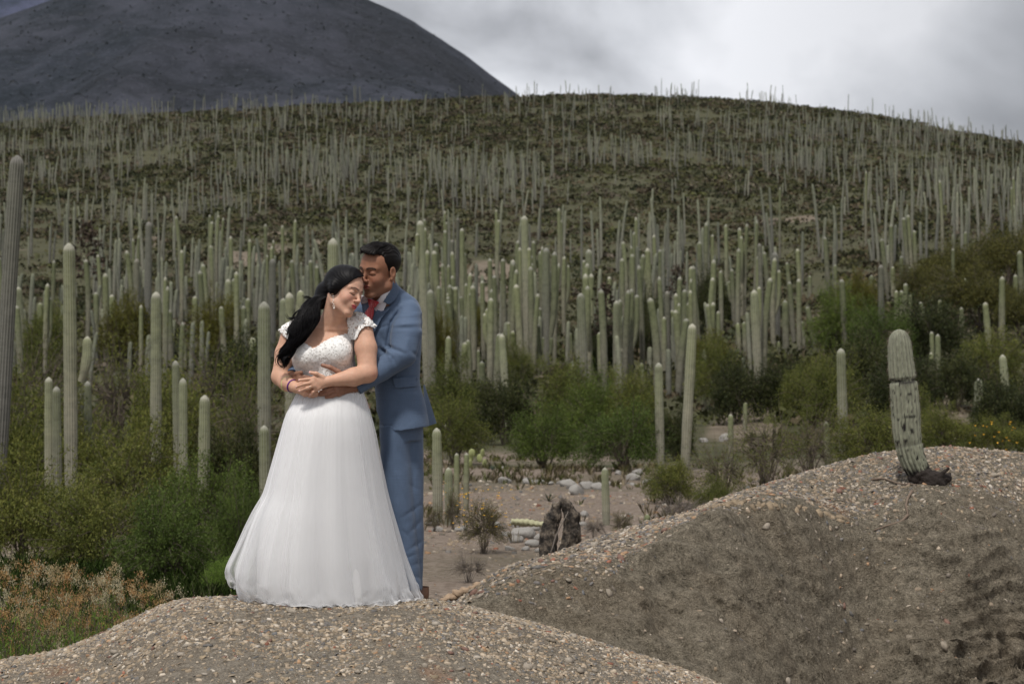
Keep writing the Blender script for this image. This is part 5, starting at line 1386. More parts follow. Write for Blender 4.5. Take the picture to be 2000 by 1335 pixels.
# ---- centre band
C_ = [(836, 770, 820, 430, 15, 'tall cactus directly right of the groom head, its crown split in two', [(815, 520, 815, 458, 8)], 0),
(846, 775, 840, 565, 15, 'thick pale cactus beside the groom sleeve', [], 0), (832, 730, 829, 655, 9, 'small pale cactus touching the groom sleeve', [], 0),
(855, 680, 852, 475, 11, 'slim cactus behind the groom shoulder, first of a row', [], 0), (862, 690, 848, 490, 12, 'slim cactus behind the groom shoulder, leaning left', [], 0),
(870, 650, 869, 449, 9, 'narrow pointed cactus right of the groom head', [], 0), (882, 640, 883, 468, 8, 'thin dark stem behind the narrow pointed cactus', [], 1), (893, 600, 894, 425, 7, 'very thin dark stem reaching above its neighbours', [], 1),
(905, 700, 902, 445, 10, 'slender tall cactus with a pale tip above the yellow shrub', [], 0), (874, 780, 876, 656, 13, 'short cactus standing in front of the slim pair', [], 0),
(880, 720, 884, 560, 10, 'left stem of a close pair behind the yellow shrub', [], 0), (892, 720, 889, 560, 10, 'right stem of a close pair behind the yellow shrub', [], 0), (873, 640, 873, 540, 7, 'thin green stem inside the close pair', [], 0),
(910, 700, 901, 577, 11, 'curved pale cactus in front of the yellow shrub', [], 0), (908, 770, 908, 668, 13, 'blunt twin cactus, left one, below the yellow shrub', [], 0), (919, 770, 914, 663, 12, 'blunt twin cactus, right one, below the yellow shrub', [], 0),
(936, 760, 934, 683, 7, 'tiny cactus beside the blunt twins', [], 0), (944, 800, 941, 705, 12, 'short grey cactus in front of a taller crooked one', [], 0), (945, 715, 942, 548, 9, 'lone stem against the pale eroded slope', [], 0),
(960, 745, 957, 632, 13, 'cactus with side arms low in the central stand', [(962, 690, 947, 614, 9), (963, 650, 951, 605, 8)], 0), (971, 750, 965, 537, 10, 'straight slender cactus below the eroded slope', [], 0), (958, 650, 957, 505, 9, 'dim cactus against the eroded slope', [], 0),
(986, 700, 982, 505, 10, 'first tall stem right of the eroded slope', [], 0), (996, 740, 981, 650, 12, 'leaning blunt cactus below the first tall stem', [], 0), (992, 838, 980, 652, 14, 'pale leaning cactus with its foot in the green bush', [], 0),
(1000, 740, 993, 628, 8, 'narrow cactus with a straight side arm', [(1012, 690, 1003, 650, 8)], 0), (1022, 760, 1008, 555, 13, 'tall cactus bending left, with a short arm', [(1017, 700, 1002, 648, 9)], 0), (1031, 710, 1024, 421, 14, 'tallest cactus of the central stand', [(1036, 600, 1033, 486, 10)], 0),
(1015, 640, 1013, 490, 7, 'thin cactus left of the tallest one', [], 0), (1045, 620, 1042, 470, 9, 'slim cactus right of the tallest one', [], 0),
(1066, 750, 1067, 483, 15, 'many-armed cactus with a burnt foot in the central stand', [(1068, 690, 1083, 495, 12), (1062, 735, 1050, 636, 11), (1066, 700, 1061, 660, 9), (1070, 700, 1076, 660, 9)], 0),
(1054, 730, 1054, 600, 9, 'slender stem left of the many-armed cactus', [], 0), (1096, 560, 1095, 430, 8, 'faint pointed cactus above the many-armed one', [], 0),
(1110, 835, 1109, 764, 9, 'short pale cactus in the green bush, left of a pair', [], 0), (1126, 850, 1120, 759, 10, 'short pale cactus in the green bush, right of a pair', [], 0), (1115, 725, 1112, 648, 11, 'blunt cactus behind the bush pair', [], 0), (1124, 700, 1124, 650, 7, 'small arm-like cactus beside the blunt one', [], 0),
(1142, 785, 1134, 572, 17, 'broad grey cactus in the middle of the stand', [], 0), (1150, 700, 1150, 487, 14, 'tall banded cactus behind the broad grey one', [(1148, 600, 1141, 510, 8)], 0), (1155, 760, 1147, 610, 12, 'grey cactus overlapping the broad one', [], 0), (1152, 765, 1153, 682, 9, 'small green stub at the foot of the broad cactus', [], 0),
(1174, 750, 1171, 648, 12, 'pale cactus left of the dark flower stalk foot', [], 0), (1196, 715, 1194, 650, 9, 'small cactus right of the dark flower stalk', [], 0), (1205, 760, 1204, 587, 14, 'smooth pale cactus right of the dark flower stalk', [], 0), (1190, 690, 1190, 540, 9, 'grey cactus just behind the dark flower stalk', [], 0),
(1216, 670, 1215, 504, 11, 'tall cactus in the crowded row, seventh from the tallest', [], 0), (1229, 745, 1227, 603, 15, 'stout cactus with a notch, right of the smooth pale one', [(1233, 690, 1244, 578, 10)], 0), (1237, 640, 1235, 496, 10, 'slim cactus above the stout notched one', [], 0), (1249, 610, 1247, 485, 8, 'thin cactus at the crowd centre', [], 0),
(1266, 690, 1261, 634, 7, 'small leaning stem in the dark bushes', [], 0), (1272, 660, 1264, 485, 12, 'cactus with a pale lower trunk in the crowd', [(1266, 560, 1259, 516, 7)], 0), (1279, 700, 1279, 640, 7, 'short stem in the dark bushes', [], 0), (1259, 778, 1253, 708, 10, 'leaning peg-like cactus in the dark bushes', [], 0),
(1291, 620, 1289, 487, 9, 'slim cactus left of the dark old ones', [], 0), (1298, 750, 1297, 618, 10, 'green stem beside the dark old cactus', [], 0), (1305, 740, 1303, 568, 12, 'dark old cactus in the crowd', [], 1), (1283, 690, 1284, 615, 6, 'thin green stem in the dark bushes', [], 0),
(1318, 700, 1312, 605, 10, 'blunt stem between the dark old cactus and the leaning pair', [], 0), (1333, 770, 1319, 605, 13, 'left one of the tall leaning pair, further back', [], 0), (1336, 720, 1337, 565, 12, 'grey cactus behind the leaning pair', [], 0),
(1290, 926, 1286, 708, 16, 'straight ribbed cactus left of the big crooked one', [], 0), (1337, 922, 1352, 632, 19, 'big crooked ribbed cactus at the edge of the gravel clearing', [], 0), (1376, 800, 1376, 768, 7, 'tiny cactus right of the big crooked one', [], 0),
(1349, 660, 1350, 520, 11, 'cactus with a rounded tip behind the big crooked one', [], 0), (1368, 590, 1366, 472, 10, 'tall slim cactus above the big crooked one', [], 0), (1392, 600, 1391, 458, 7, 'thin pale cactus in front of the brown slope', [], 0),
(1409, 660, 1408, 528, 9, 'slim pale cactus left of the forked one', [], 0), (1435, 650, 1429, 525, 9, 'leaning cactus just left of the forked one', [(1427, 590, 1424, 550, 6)], 0), (1454, 600, 1447, 466, 8, 'forked cactus with a dark ring below its two prongs', [(1453, 515, 1455, 474, 7)], 0),
(1445, 690, 1441, 630, 9, 'left one of two blunt low cacti beside the triple trunk', [], 0), (1456, 695, 1453, 628, 9, 'right one of two blunt low cacti beside the triple trunk', [], 0),
(1482, 755, 1472, 566, 17, 'massive pale triple trunk, its left stem leaning', [(1484, 640, 1483, 562, 9)], 0), (1490, 700, 1484, 475, 9, 'dark slim cactus behind the triple trunk', [], 1), (1503, 600, 1493, 492, 9, 'leaning pointed cactus right of the triple trunk', [], 0),
(1518, 670, 1513, 492, 15, 'old blackened trunk between pale cacti', [], 1), (1536, 705, 1533, 586, 13, 'pale cactus with a smooth green top, before the blackened trunk', [], 0), (1521, 700, 1521, 666, 6, 'tiny white cactus in front of the blackened trunk', [], 0),
(1551, 670, 1541, 550, 10, 'slender cactus right of the blackened trunk', [], 0), (1545, 600, 1537, 512, 8, 'pointed stem above the blackened trunk', [], 0), (1562, 705, 1559, 545, 10, 'long straight cactus in the right-hand stand', [], 0), (1566, 600, 1557, 486, 9, 'pointed cactus leaning left in the right-hand stand', [], 0),
(1572, 690, 1566, 627, 8, 'lower stem of the right-hand stand', [], 0), (1595, 692, 1577, 598, 11, 'strongly leaning cactus with a blotched dark foot', [], 0), (1582, 600, 1582, 538, 8, 'grey stub behind the strongly leaning cactus', [], 0),
(1617, 700, 1616, 660, 8, 'short round-topped cactus left of the tall dark-banded one', [], 0), (1638, 690, 1636, 610, 9, 'green stem left of the tall dark-banded cactus', [], 0), (1653, 703, 1643, 545, 12, 'tall dark-banded cactus before the dark green bushes', [], 0),
(1620, 595, 1612, 462, 9, 'left of two spires above the light green bushes', [], 0), (1632, 596, 1631, 516, 8, 'right of two spires above the light green bushes', [], 0), (1655, 600, 1655, 547, 8, 'small spire beside the dark-banded cactus', [], 0), (1676, 600, 1676, 561, 8, 'tiny spire in the light green bushes', [], 0),
(1649, 912, 1641, 680, 18, 'straight pale cactus standing before the shale bank', [], 0), (1618, 928, 1614, 822, 12, 'short green cactus left of the straight pale one', [], 0), (1508, 822, 1506, 746, 9, 'short cactus by the pale clearing, left one of two', [], 0), (1518, 818, 1517, 753, 8, 'short cactus by the pale clearing, right one of two', [], 0),
(1455, 846, 1456, 785, 9, 'stubby cactus on the pale clearing', [], 0), (1427, 905, 1427, 808, 11, 'pale stubby cactus beside the grey boulder', [], 0), (1598, 790, 1594, 741, 8, 'stubby cactus by a yellow bent branch', [], 0), (1640, 730, 1638, 700, 7, 'small tip behind the straight pale cactus', [], 0),
(1722, 710, 1720, 517, 12, 'dark straight cactus left of the bent foreground one', [], 1), (1703, 600, 1702, 537, 11, 'blurred cactus at the left end of the right bushes', [], 0), (1736, 590, 1722, 466, 9, 'leaning cactus above the right bushes', [], 0),
(1752, 670, 1750, 567, 9, 'first of four stems right above the bent cactus', [], 0), (1761, 670, 1760, 567, 9, 'second of four stems right above the bent cactus', [], 0), (1772, 680, 1768, 553, 10, 'third of four stems right above the bent cactus', [], 0), (1781, 690, 1778, 573, 8, 'fourth of four stems right above the bent cactus', [], 0),
(1745, 600, 1744, 520, 9, 'grey pair above the four stems, left', [], 0), (1763, 600, 1760, 500, 9, 'grey pair above the four stems, right', [], 0), (1776, 560, 1764, 425, 8, 'left of the three long spires beside the hill tree', [], 0), (1783, 560, 1773, 420, 8, 'middle of the three long spires beside the hill tree', [], 0), (1789, 560, 1785, 450, 8, 'right of the three long spires beside the hill tree', [], 0),
(1742, 560, 1741, 438, 8, 'pale spire in front of the pinkish rock', [], 0), (1796, 580, 1795, 515, 8, 'single stem left of the dark hill bushes', [], 0), (1805, 690, 1798, 589, 11, 'short thick cactus right of the bent foreground one', [(1801, 660, 1803, 600, 8)], 0),
(1837, 680, 1836, 585, 9, 'straight stem above the small cluster right of the bent cactus', [], 0), (1823, 770, 1820, 647, 9, 'back stem of the small cluster right of the bent cactus', [], 0), (1822, 780, 1819, 688, 10, 'left stem of the small cluster right of the bent cactus', [], 0), (1833, 785, 1832, 652, 11, 'right stem of the small cluster right of the bent cactus', [], 0),
(1842, 570, 1843, 505, 8, 'upright pin-like cactus in the dark hill bushes', [], 0), (1860, 610, 1858, 540, 10, 'double-stemmed cactus in the dark hill bushes', [(1862, 560, 1861, 487, 7)], 0), (1874, 560, 1867, 500, 7, 'leaning stem right of the double one', [], 0),
(1887, 530, 1886, 452, 8, 'single pale cactus in the middle of the hill tree', [], 0), (1889, 620, 1886, 543, 10, 'pale cactus under the hill tree', [], 0), (1898, 630, 1895, 570, 8, 'small stem right of the pale cactus under the hill tree', [], 0), (1880, 690, 1878, 600, 10, 'lone blurred cactus in the shade', [], 0),
(1905, 560, 1904, 512, 8, 'left of two capped stems under the hill tree', [], 0), (1913, 560, 1911, 500, 8, 'right of two capped stems under the hill tree', [], 0), (1938, 740, 1923, 590, 12, 'leaning cactus at the right side of the slope', [], 0), (1957, 700, 1956, 540, 12, 'straight tall cactus near the right edge', [], 0),
(1985, 645, 1983, 536, 10, 'cactus near the right edge, half behind another', [], 0), (1999, 640, 1991, 490, 11, 'tall pinkish cactus cut by the right edge', [], 0), (1971, 840, 1958, 692, 15, 'thick leaning cactus low at the right edge', [], 0), (1912, 850, 1911, 739, 18, 'short stout green cactus right of the bent foreground one', [], 0),
(1913, 740, 1912, 694, 8, 'small cactus behind the short stout green one', [], 0), (1998, 840, 1997, 786, 9, 'cactus stub cut by the right edge', [], 0), (1892, 770, 1890, 739, 7, 'small stub left of the short stout green one', [], 0), (1884, 880, 1884, 852, 13, 'round green cactus tip just behind the shale bank crest', [], 0)]
for (bx, by, tx, ty, w, lb, arms, dk) in C_:
    hand_cactus(bx, by, tx, ty, w, lb, arms, bool(dk))
# near group by the groom's knees and the single young one
hand_cactus(856, 1035, 853, 835, 19, 'tallest ribbed cactus of the clump beside the groom legs', Y=22.0, ribs=14, shade=.8, seed=5)
hand_cactus(877, 1032, 876, 912, 16, 'ribbed cactus right behind the tallest of the clump by the groom', Y=21.4, ribs=14, shade=.6); hand_cactus(892, 1010, 892, 884, 11, 'slim cactus with a green top in the clump by the groom', Y=24, shade=.7)
hand_cactus(910, 1000, 911, 884, 11, 'rightmost ribbed cactus of the clump by the groom', Y=25, shade=.7); hand_cactus(871, 900, 871, 828, 8, 'small cactus tip behind the clump, left of two'); hand_cactus(880, 905, 880, 838, 9, 'small cactus tip behind the clump, right of two'); hand_cactus(928, 905, 927, 864, 8, 'tiny cactus beside the pale prickly pear')
hand_cactus(1185, 1035, 1181, 912, 15, 'young green ribbed cactus alone on the gravel behind the bank', Y=21.5, ribs=13, shade=.75, seed=9); hand_cactus(1264, 1025, 1264, 1003, 13, 'tiny green cactus stub on the slope behind the bank', Y=21, ribs=10, shade=.6)
def rm_Y(a, b_):
    Ys = np.linspace(11.2, 15.6, 600); sx = (a - 1000) / F * Ys; pz = to_px(np.stack([sx, Ys, rm_z(sx, Ys)], -1))[1]; return float(Ys[np.argmax(pz <= b_)])
# ---- the bent cactus on the shale bank
def bent_cactus():
    root = bpy.data.objects.new('bent_cactus', None); COL.objects.link(root)
    Yb = rm_Y(1815, 940) + .02; pts = [(1812, 946), (1796, 925), (1780, 893), (1771, 850), (1769, 800), (1765, 755), (1760, 714), (1757, 676), (1756, 639)]
    wd = [30, 44, 50, 53, 55, 53, 50, 45, 40]
    P = np.array([at(a, b, Yb + .0 * i) for i, (a, b) in enumerate(pts)]); root.location = [float(v) for v in P[0]]
    tag(root, 'bent foreground cactus with a black gash round its middle, rooted in the shale bank', 'cactus')
    q = np.linspace(0, 1, 78); t0 = np.linspace(0, 1, len(pts))
    C = np.stack([sum(w * np.interp(q + o, t0, P[:, i]) for o, w in ((-.05, .25), (0, .5), (.05, .25))) for i in range(3)], -1)
    R = sum(w * np.interp(q + o, t0, wd) for o, w in ((-.03, .25), (0, .5), (.03, .25))) / F * Yb / 2
    s = np.clip((q - .86) / .14, 0, 1); R = R * np.sqrt(1 - s ** 2.4 * .985)
    for c, am in ((.66, .22), (.33, .08), (.55, .03), (.78, .03)): R = R * (1 - am * np.exp(-((q - c) / .007) ** 2))
    ribs, spr = 18, 6; n = ribs * spr; th = np.linspace(0, 2 * np.pi, n, endpoint=False) + .1
    cr = np.abs(np.cos(ribs * (th - .1) / 2)); T = np.gradient(C, axis=0); T /= np.linalg.norm(T, axis=1)[:, None]
    A = np.cross(np.array([0, 1, 0.]), T); A /= np.linalg.norm(A, axis=1)[:, None]; B = np.cross(T, A)
    rad = R[:, None] * (.86 + .17 * cr[None] ** .75)
    are = np.cos(q[:, None] * 2 * np.pi * 62 + np.pi * (np.arange(n)[None] // spr % 2)) * cr[None] ** 3      # knobs where the spines sit
    rad = rad + .0022 * are
    V = (C[:, None] + rad[..., None] * (np.cos(th)[None, :, None] * A[:, None] + np.sin(th)[None, :, None] * B[:, None])).reshape(-1, 3) - P[0]
    m = len(q); V = np.concatenate([V, C[-1:] - P[0]]); F4 = grid_faces(m, n, True); j = np.arange(n); F3 = np.stack([(m - 1) * n + j, (m - 1) * n + (j + 1) % n, np.full(n, m * n)], 1)
    qq = np.repeat(q, n); nz = fbm(V[:-1, 0] / .05, V[:-1, 1] / .05, V[:-1, 2] / .05, 3)
    # real scars: black gash, ring, specks, corky black foot
    ang = np.tile(np.sin(th), m); gl = .66 + .012 * np.sin(np.tile(th, m) * 2 + 1)
    scar = np.exp(-((qq - gl) / (.008 + .006 * nz)) ** 2) * 1.2 + .8 * np.exp(-((qq - .33) / .006) ** 2) + sstep(.44, .6, fbm(V[:-1, 0] / .022, V[:-1, 1] / .022, V[:-1, 2] / .022, 2) + .12 * (qq < .6)) * (qq < .72) + (1 - sstep(.10, .20, qq + .12 * nz)) * 1.3
    col = np.tile(np.array([.20, .205, .15]), (m * n, 1)) * (1 - .15 * nz)[:, None] * np.interp(qq, [0, .6, 1], [1.15, 1.1, .95])[:, None]
    crt = np.tile(cr, m); areo = np.clip(np.repeat(0, m * n) + are.ravel() * 2 - .6, 0, 1)
    groove = (crt < .35)[:, None]; col = np.where(groove, col * .92, col)
    dots = np.clip(np.cos(qq * 2 * np.pi * 62 + np.pi * (np.tile(np.arange(n), m) // spr % 2)) - .1, 0, 1)[:, None] * (crt > .87)[:, None]
    col = col * (1 - dots * .8) + np.array([.03, .028, .025]) * dots * .8
    sc = np.clip(scar, 0, 1)[:, None]; col = col * (1 - sc) + np.array([.012, .010, .009]) * sc
    col = np.concatenate([col, [[.2, .2, .15]]])
    mt, nt, b = material('bent_cactus_skin'); a = vcol(nt); nn = noise_node(nt, 30, 4, .6, objvec(nt))
    nt.links.new(mixc(nt, 1.0, a.outputs['Color'], ramp(nt, nn.outputs['Fac'], [(.3, (.8, .8, .8)), (.7, (1.15, 1.15, 1.15))]).outputs['Color'], 'MULTIPLY'), b.inputs['Base Color']); b.inputs['Roughness'].default_value = .6; bump(nt, b, nn.outputs['Fac'], .3, .004)
    obj('stem', mk_mesh('stem', V, [F4, F3], mt, True, col), root)
    # spines
    r = np.random.RandomState(3); mb = MB()
    for i in range(1200):
        k = int(m * (.30 + .68 * r.rand())) - 1; rr = r.randint(ribs); a0 = .1 + rr * 2 * np.pi / ribs
        if not (-1 < math.sin(a0) < 1): continue
        d = math.cos(a0) * A[k] + math.sin(a0) * B[k]; p0 = C[k] + d * R[k] * 1.02 - P[0]; top = k > m * .93
        dd = d + .8 * r.randn(3) * .5 + (T[k] * .9 if top else 0); dd /= np.linalg.norm(dd); L = .010 + .010 * r.rand() + (.022 if top else 0)
        mb.add(*tube(np.array([p0, p0 + dd * L]), np.array([.0006, .0002]), 3, False), col=(.30, .24, .19) if top else (.16, .14, .12))
    obj('spines', mb.mesh('spines', plain_mat('spines', (.26, .20, .16), .6, 200, .3, 0)), root, kind='stuff')
    # charred root crown running to the right, into the gravel
    S = SDF(at(1770, 965, Yb) + (0, -.13, 0), at(1880, 880, Yb) + (0, .13, 0), .005)
    S.cap(at(1797, 928, Yb), at(1818, 944, Yb - .02), .085, .085, .03); S.cap(at(1818, 940, Yb - .02), at(1848, 934, Yb - .01), .070, .040, .03); S.cap(at(1845, 932, Yb), at(1856, 927, Yb + .03), .032, .018, .02)
    for a, b_ in (((1830, 940), (1850, 952)), ((1806, 950), (1812, 966)), ((1840, 925), (1852, 915))): S.cap(at(*a, Yb - .05), at(*b_, Yb - .07), .018, .008, .02)
    Vb, Fb = S.mesh(); Nb = vnormals(Vb, Fb); Vb = Vb + Nb * (.018 * fbm(Vb[:, 0] / .04, Vb[:, 1] / .04, Vb[:, 2] / .04, 3))[:, None]
    obj('charred_foot', mk_mesh('charred_foot', Vb - P[0], Fb, plain_mat('charred_cork', (.026, .020, .017), .85, 60, .6, .8, .01), True), root)
    for i, (pp, r0) in enumerate((([(1772, 1010), (1760, 1022), (1730, 1032), (1705, 1040)], .010), ([(1780, 962), (1772, 975), (1768, 990), (1772, 1010)], .011), ([(1700, 940), (1725, 937), (1755, 948), (1790, 950)], .008))):
        Pn = []
        for (a, b_) in pp:
            Ys = np.linspace(11.4, 15.4, 400); sx = (a - 1000) / F * Ys; pz = to_px(np.stack([sx, Ys, rm_z(sx, Ys)], -1))[1]; kk = np.argmax(pz <= b_); Pn.append([sx[kk], Ys[kk], rm_z(sx[kk], Ys[kk]) + .012])
        Pn = np.array(Pn); t1 = np.linspace(0, 1, 14); t2 = np.linspace(0, 1, len(Pn)); PP = np.stack([np.interp(t1, t2, Pn[:, c]) for c in range(3)], -1)
        V_, F_ = tube(PP, r0 * (1.1 - .6 * t1), 6); obj('root', mk_mesh('root', V_ - P[0], F_, plain_mat('dry_root', (.16, .12, .09), .85, 40, .3, .3), True), root)
bent_cactus()

# ---- the rest of the forest: sampled over the hill
rc = np.random.RandomState(21)
def forest_points():
    n = 60000; Y = 58 + (405 - 58) * np.sqrt(rc.rand(n)); a = (rc.rand(n) - .5) * .66; x = a * Y
    px = 1000 + F * a
    # density: thick in the flat band, open on the lower slope, thick again towards the crest
    d = np.interp(Y, [58, 72, 85, 110, 150, 175, 215, 260, 320, 360, 400], [.1, 1.2, 2.4, 2.5, 2.5, 2.2, 1.75, 1.4, 1.25, 1.1, .9])
    cl_ = fbm(x / 22, Y / 30, 5, 3); cl2 = fbm(x / 7, Y / 10, 9, 2)
    d = d * np.clip(.55 + 1.5 * cl_ + 1.3 * cl2, 0.06, 2.0)
    d = d * np.where((px < 700) & (Y > 150), 1.45, 1.0) * np.where((px > 1500) & (Y > 240), 1.6, 1)
    d = d * np.where((px > 1560) & (Y < 130), .25, 1) * np.where((px > 1050) & (px < 1400) & (Y > 190) & (Y < 280), .7, 1) * np.where((px > 1780) & (Y > 95) & (Y < 150), .15, 1)
    d = d * np.where((Y > 72) & (Y < 140), np.where((px > 800) & (px < 1520), 3.6, np.where(px < 640, 2.6, 1.3)), 1.0)
    d = d * (1 - .75 * pale(x, Y))
    d = d * np.interp(Y, [135, 175, 330, 400], [1, .55, .62, .8]) * np.where(Y > 160, np.clip(.7 + 1.6 * fbm(x / 13 + 3, Y / 22, 4, 2), .15, 1.5), 1)
    k = rc.rand(n) < d * .105
    return x[k], Y[k]
fx, fy = forest_points()
fz = land_z(fx, fy); fpx, fpy = to_px(np.stack([fx, fy, fz], -1))
fH = (3.7 + 3.0 * rc.rand(len(fx)) ** 1.2) * np.interp(fy, [60, 110, 200, 400], [.75, .85, 1.0, 1.0]) * np.interp(fpx, [0, 1000, 2000], [.95, 1, 1.0]) * np.interp(fy, [150, 220, 400], [1, .76, .68]); fH = fH * np.where(rc.rand(len(fx)) < .34, .35 + .4 * rc.rand(len(fx)), 1)
fR = (.11 + .07 * rc.rand(len(fx))) * np.interp(fy, [60, 150, 250, 400], [.85, .76, .56, .50])
vis = (fpx > -30) & (fpx < 2030)
size = fH / fy * vis * ~((fpx > 590) & (fpx < 830) & (fpy > 560))
n_hand = len([1 for c in ALLCAC])
n_ind = 300 - n_hand - 1
order = np.argsort(-size); ind = order[:n_ind]; rest = np.setdiff1d(np.arange(len(fx)), ind)
# prototypes shared by the individuals
PROT = []
for i in range(14):
    r = np.random.RandomState(100 + i); ln = (r.rand() - .5) * .17; bw = (r.rand() - .5) * .05; ly = (r.rand() - .5) * .10
    pieces = [column(5.0, .165, 9, 2, 15, path=lambda t: (5 * (ln * t * t + bw * np.sin(3 * t)), 5 * ly * t * t), seed=i, shade=.15 + .8 * r.rand())]
    if i in (3, 8, 11):
        sd = 1 if i != 8 else -1
        v_, f_, c_ = column(2.6, .14, 9, 2, 12, path=lambda t: (sd * .34 * (1 - (1 - np.clip(t * 2, 0, 1)) ** 2), 0 * t), seed=50 + i, shade=.5, base_t=.4, nar=.6); v_ = v_ + (0, 0, 1.6 + .5 * r.rand()); pieces.append((v_, f_, c_))
    PROT.append(cmesh('column_cactus', pieces))
ORD = ['first', 'second', 'third', 'fourth', 'fifth', 'sixth', 'seventh', 'eighth', 'ninth', 'tenth', 'eleventh', 'twelfth', 'thirteenth', 'fourteenth', 'fifteenth', 'sixteenth', 'seventeenth', 'eighteenth', 'nineteenth', 'twentieth', 'twenty-first', 'twenty-second', 'twenty-third', 'twenty-fourth', 'twenty-fifth', 'twenty-sixth', 'twenty-seventh', 'twenty-eighth', 'twenty-ninth', 'thirtieth']
ZN = [(-400, 160, 'above the tall white-capped cactus'), (160, 300, 'between the white-capped and cream-capped cacti'), (300, 450, 'behind the cream-capped cactus'), (450, 620, 'above the bride ponytail'), (620, 840, 'behind the heads of the couple'), (840, 960, 'behind the groom shoulder'),
      (960, 1090, 'round the tallest central cactus'), (1090, 1200, 'round the broad grey cactus'), (1200, 1330, 'left of the big crooked cactus'), (1330, 1440, 'behind the big crooked cactus'), (1440, 1560, 'behind the massive triple trunk'), (1560, 1700, 'behind the tall dark-banded cactus'), (1700, 1850, 'behind the bent foreground cactus'), (1850, 2400, 'on the slope near the right edge')]
buckets = {}
for i in ind:
    z_ = next(k for k, (a, b, _) in enumerate(ZN) if a <= fpx[i] < b); hb = 0 if fy[i] < 98 else (1 if fy[i] < 135 else 2)
    buckets.setdefault((z_, hb), []).append(i)
for (z_, hb), ids in sorted(buckets.items()):
    ids = sorted(ids, key=lambda i: fpx[i])
    for q, i in enumerate(ids):
        o = bpy.data.objects.new('column_cactus', PROT[rc.randint(len(PROT))]); COL.objects.link(o)
        o.location = (float(fx[i]), float(fy[i]), float(fz[i]) - .1); o.rotation_euler = (0, 0, rc.rand() * 6.28); s_ = fR[i] / .165; o.scale = (s_, s_, fH[i] / 5)
        row = ('front row', 'middle row', 'back row')[hb]
        rank = ORD[q] if q < len(ORD) else 'far'
        tag(o, f'slender cactus, {rank} from left in the {row} {ZN[z_][2]}', 'cactus', 'columnar cacti in the forest on the flat')
# the far ones: one mesh of columns
def far_forest(ids):
    n = len(ids); k = 7; th = np.linspace(0, 2 * np.pi, k, endpoint=False); tl = np.array([0, .3, .7, .94, .985, 1.0]); rl = np.array([.85, 1.0, .95, .85, .6, .15])
    ln = rc.randn(n) * .055; ly = rc.randn(n) * .02
    H, R = fH[ids], fR[ids] 
    X = fx[ids][:, None, None] + H[:, None, None] * ln[:, None, None] * tl[None, :, None] ** 1.5 + R[:, None, None] * rl[None, :, None] * np.cos(th)[None, None]
    Y = fy[ids][:, None, None] + H[:, None, None] * ly[:, None, None] * tl[None, :, None] + R[:, None, None] * rl[None, :, None] * np.sin(th)[None, None]
    Z = np.broadcast_to(fz[ids][:, None, None] - .1 + H[:, None, None] * tl[None, :, None], X.shape)
    V = np.stack([X, Y, Z], -1).reshape(-1, 3); o = (np.arange(n) * 6 * k)[:, None]
    g = grid_faces(6, k, True); F4 = (o[:, :, None] + g[None]).reshape(-1, 4); F5 = o + 5 * k + np.arange(k)[None]
    sh = np.clip(.45 + .3 * rc.randn(n), 0, 1)
    C = np.stack([np.broadcast_to(tl[None, :, None], X.shape) * .9, np.zeros_like(X), np.broadcast_to(sh[:, None, None], X.shape)], -1).reshape(-1, 3)
    return V, [F4, F5], C
M_CAC_FAR = cactus_mat('silvery_far_cactus', (.165, .160, .134), (.205, .204, .168), (.180, .190, .138), (.23, .232, .19))
V, Fc, C = far_forest(rest)
obj('cactus_forest', mk_mesh('cactus_forest', V, Fc, M_CAC_FAR, True, C), kind='stuff')
print('CACTI hand', n_hand, 'ind', len(ind), 'far', len(rest))
# ------------------------------------------------------------------ shrubs and small trees
def leaf_mat(name, a, b_, c_, rough=.6, trans=.25):
    m, nt, b = material(name)
    v = vcol(nt); sp = nt.nodes.new('ShaderNodeSeparateColor'); nt.links.new(v.outputs['Color'], sp.inputs[0])
    r = ramp(nt, sp.outputs[0], [(.0, a), (.5, b_), (1.0, c_)])
    oi = nt.nodes.new('ShaderNodeObjectInfo'); rr = ramp(nt, oi.outputs['Random'], [(0, (.80, .82, .80)), (1, (1.18, 1.12, 1.0))])
    c = mixc(nt, 1.0, r.outputs['Color'], rr.outputs['Color'], 'MULTIPLY')
    nt.links.new(c, b.inputs['Base Color']); b.inputs['Roughness'].default_value = rough; b.inputs['Specular IOR Level'].default_value = .12
    tl = nt.nodes.new('ShaderNodeBsdfTranslucent'); nt.links.new(c, tl.inputs[0]); mx = nt.nodes.new('ShaderNodeMixShader'); mx.inputs[0].default_value = trans
    out = [n for n in nt.nodes if n.type == 'OUTPUT_MATERIAL'][0]; nt.links.new(b.outputs[0], mx.inputs[1]); nt.links.new(tl.outputs[0], mx.inputs[2]); nt.links.new(mx.outputs[0], out.inputs[0])
    return m
ML_OLIVE = leaf_mat('olive_leaves', (.052, .070, .018), (.102, .118, .030), (.178, .186, .052))
ML_GREEN = leaf_mat('green_leaves', (.042, .066, .014), (.082, .120, .026), (.14, .185, .048))
ML_YEL = leaf_mat('yellow_olive_leaves', (.055, .055, .010), (.100, .098, .018), (.150, .140, .030))
ML_BRIGHT = leaf_mat('fresh_green_leaves', (.07, .12, .02), (.14, .22, .045), (.21, .30, .07), trans=.4)
ML_DARK = leaf_mat('dark_leaves', (.022, .030, .012), (.045, .054, .020), (.080, .086, .032))
ML_TREE = leaf_mat('hill_tree_leaves', (.034, .038, .012), (.070, .072, .022), (.125, .118, .036))
ML_DRY = leaf_mat('dry_leaves', (.08, .07, .045), (.14, .12, .08), (.20, .17, .12))
M_TWIG = plain_mat('grey_brown_twigs', (.11, .09, .07), .9, 30, .4, .3)
M_DEAD = plain_mat('dead_grey_wood', (.17, .145, .125), .9, 30, .4, .3)
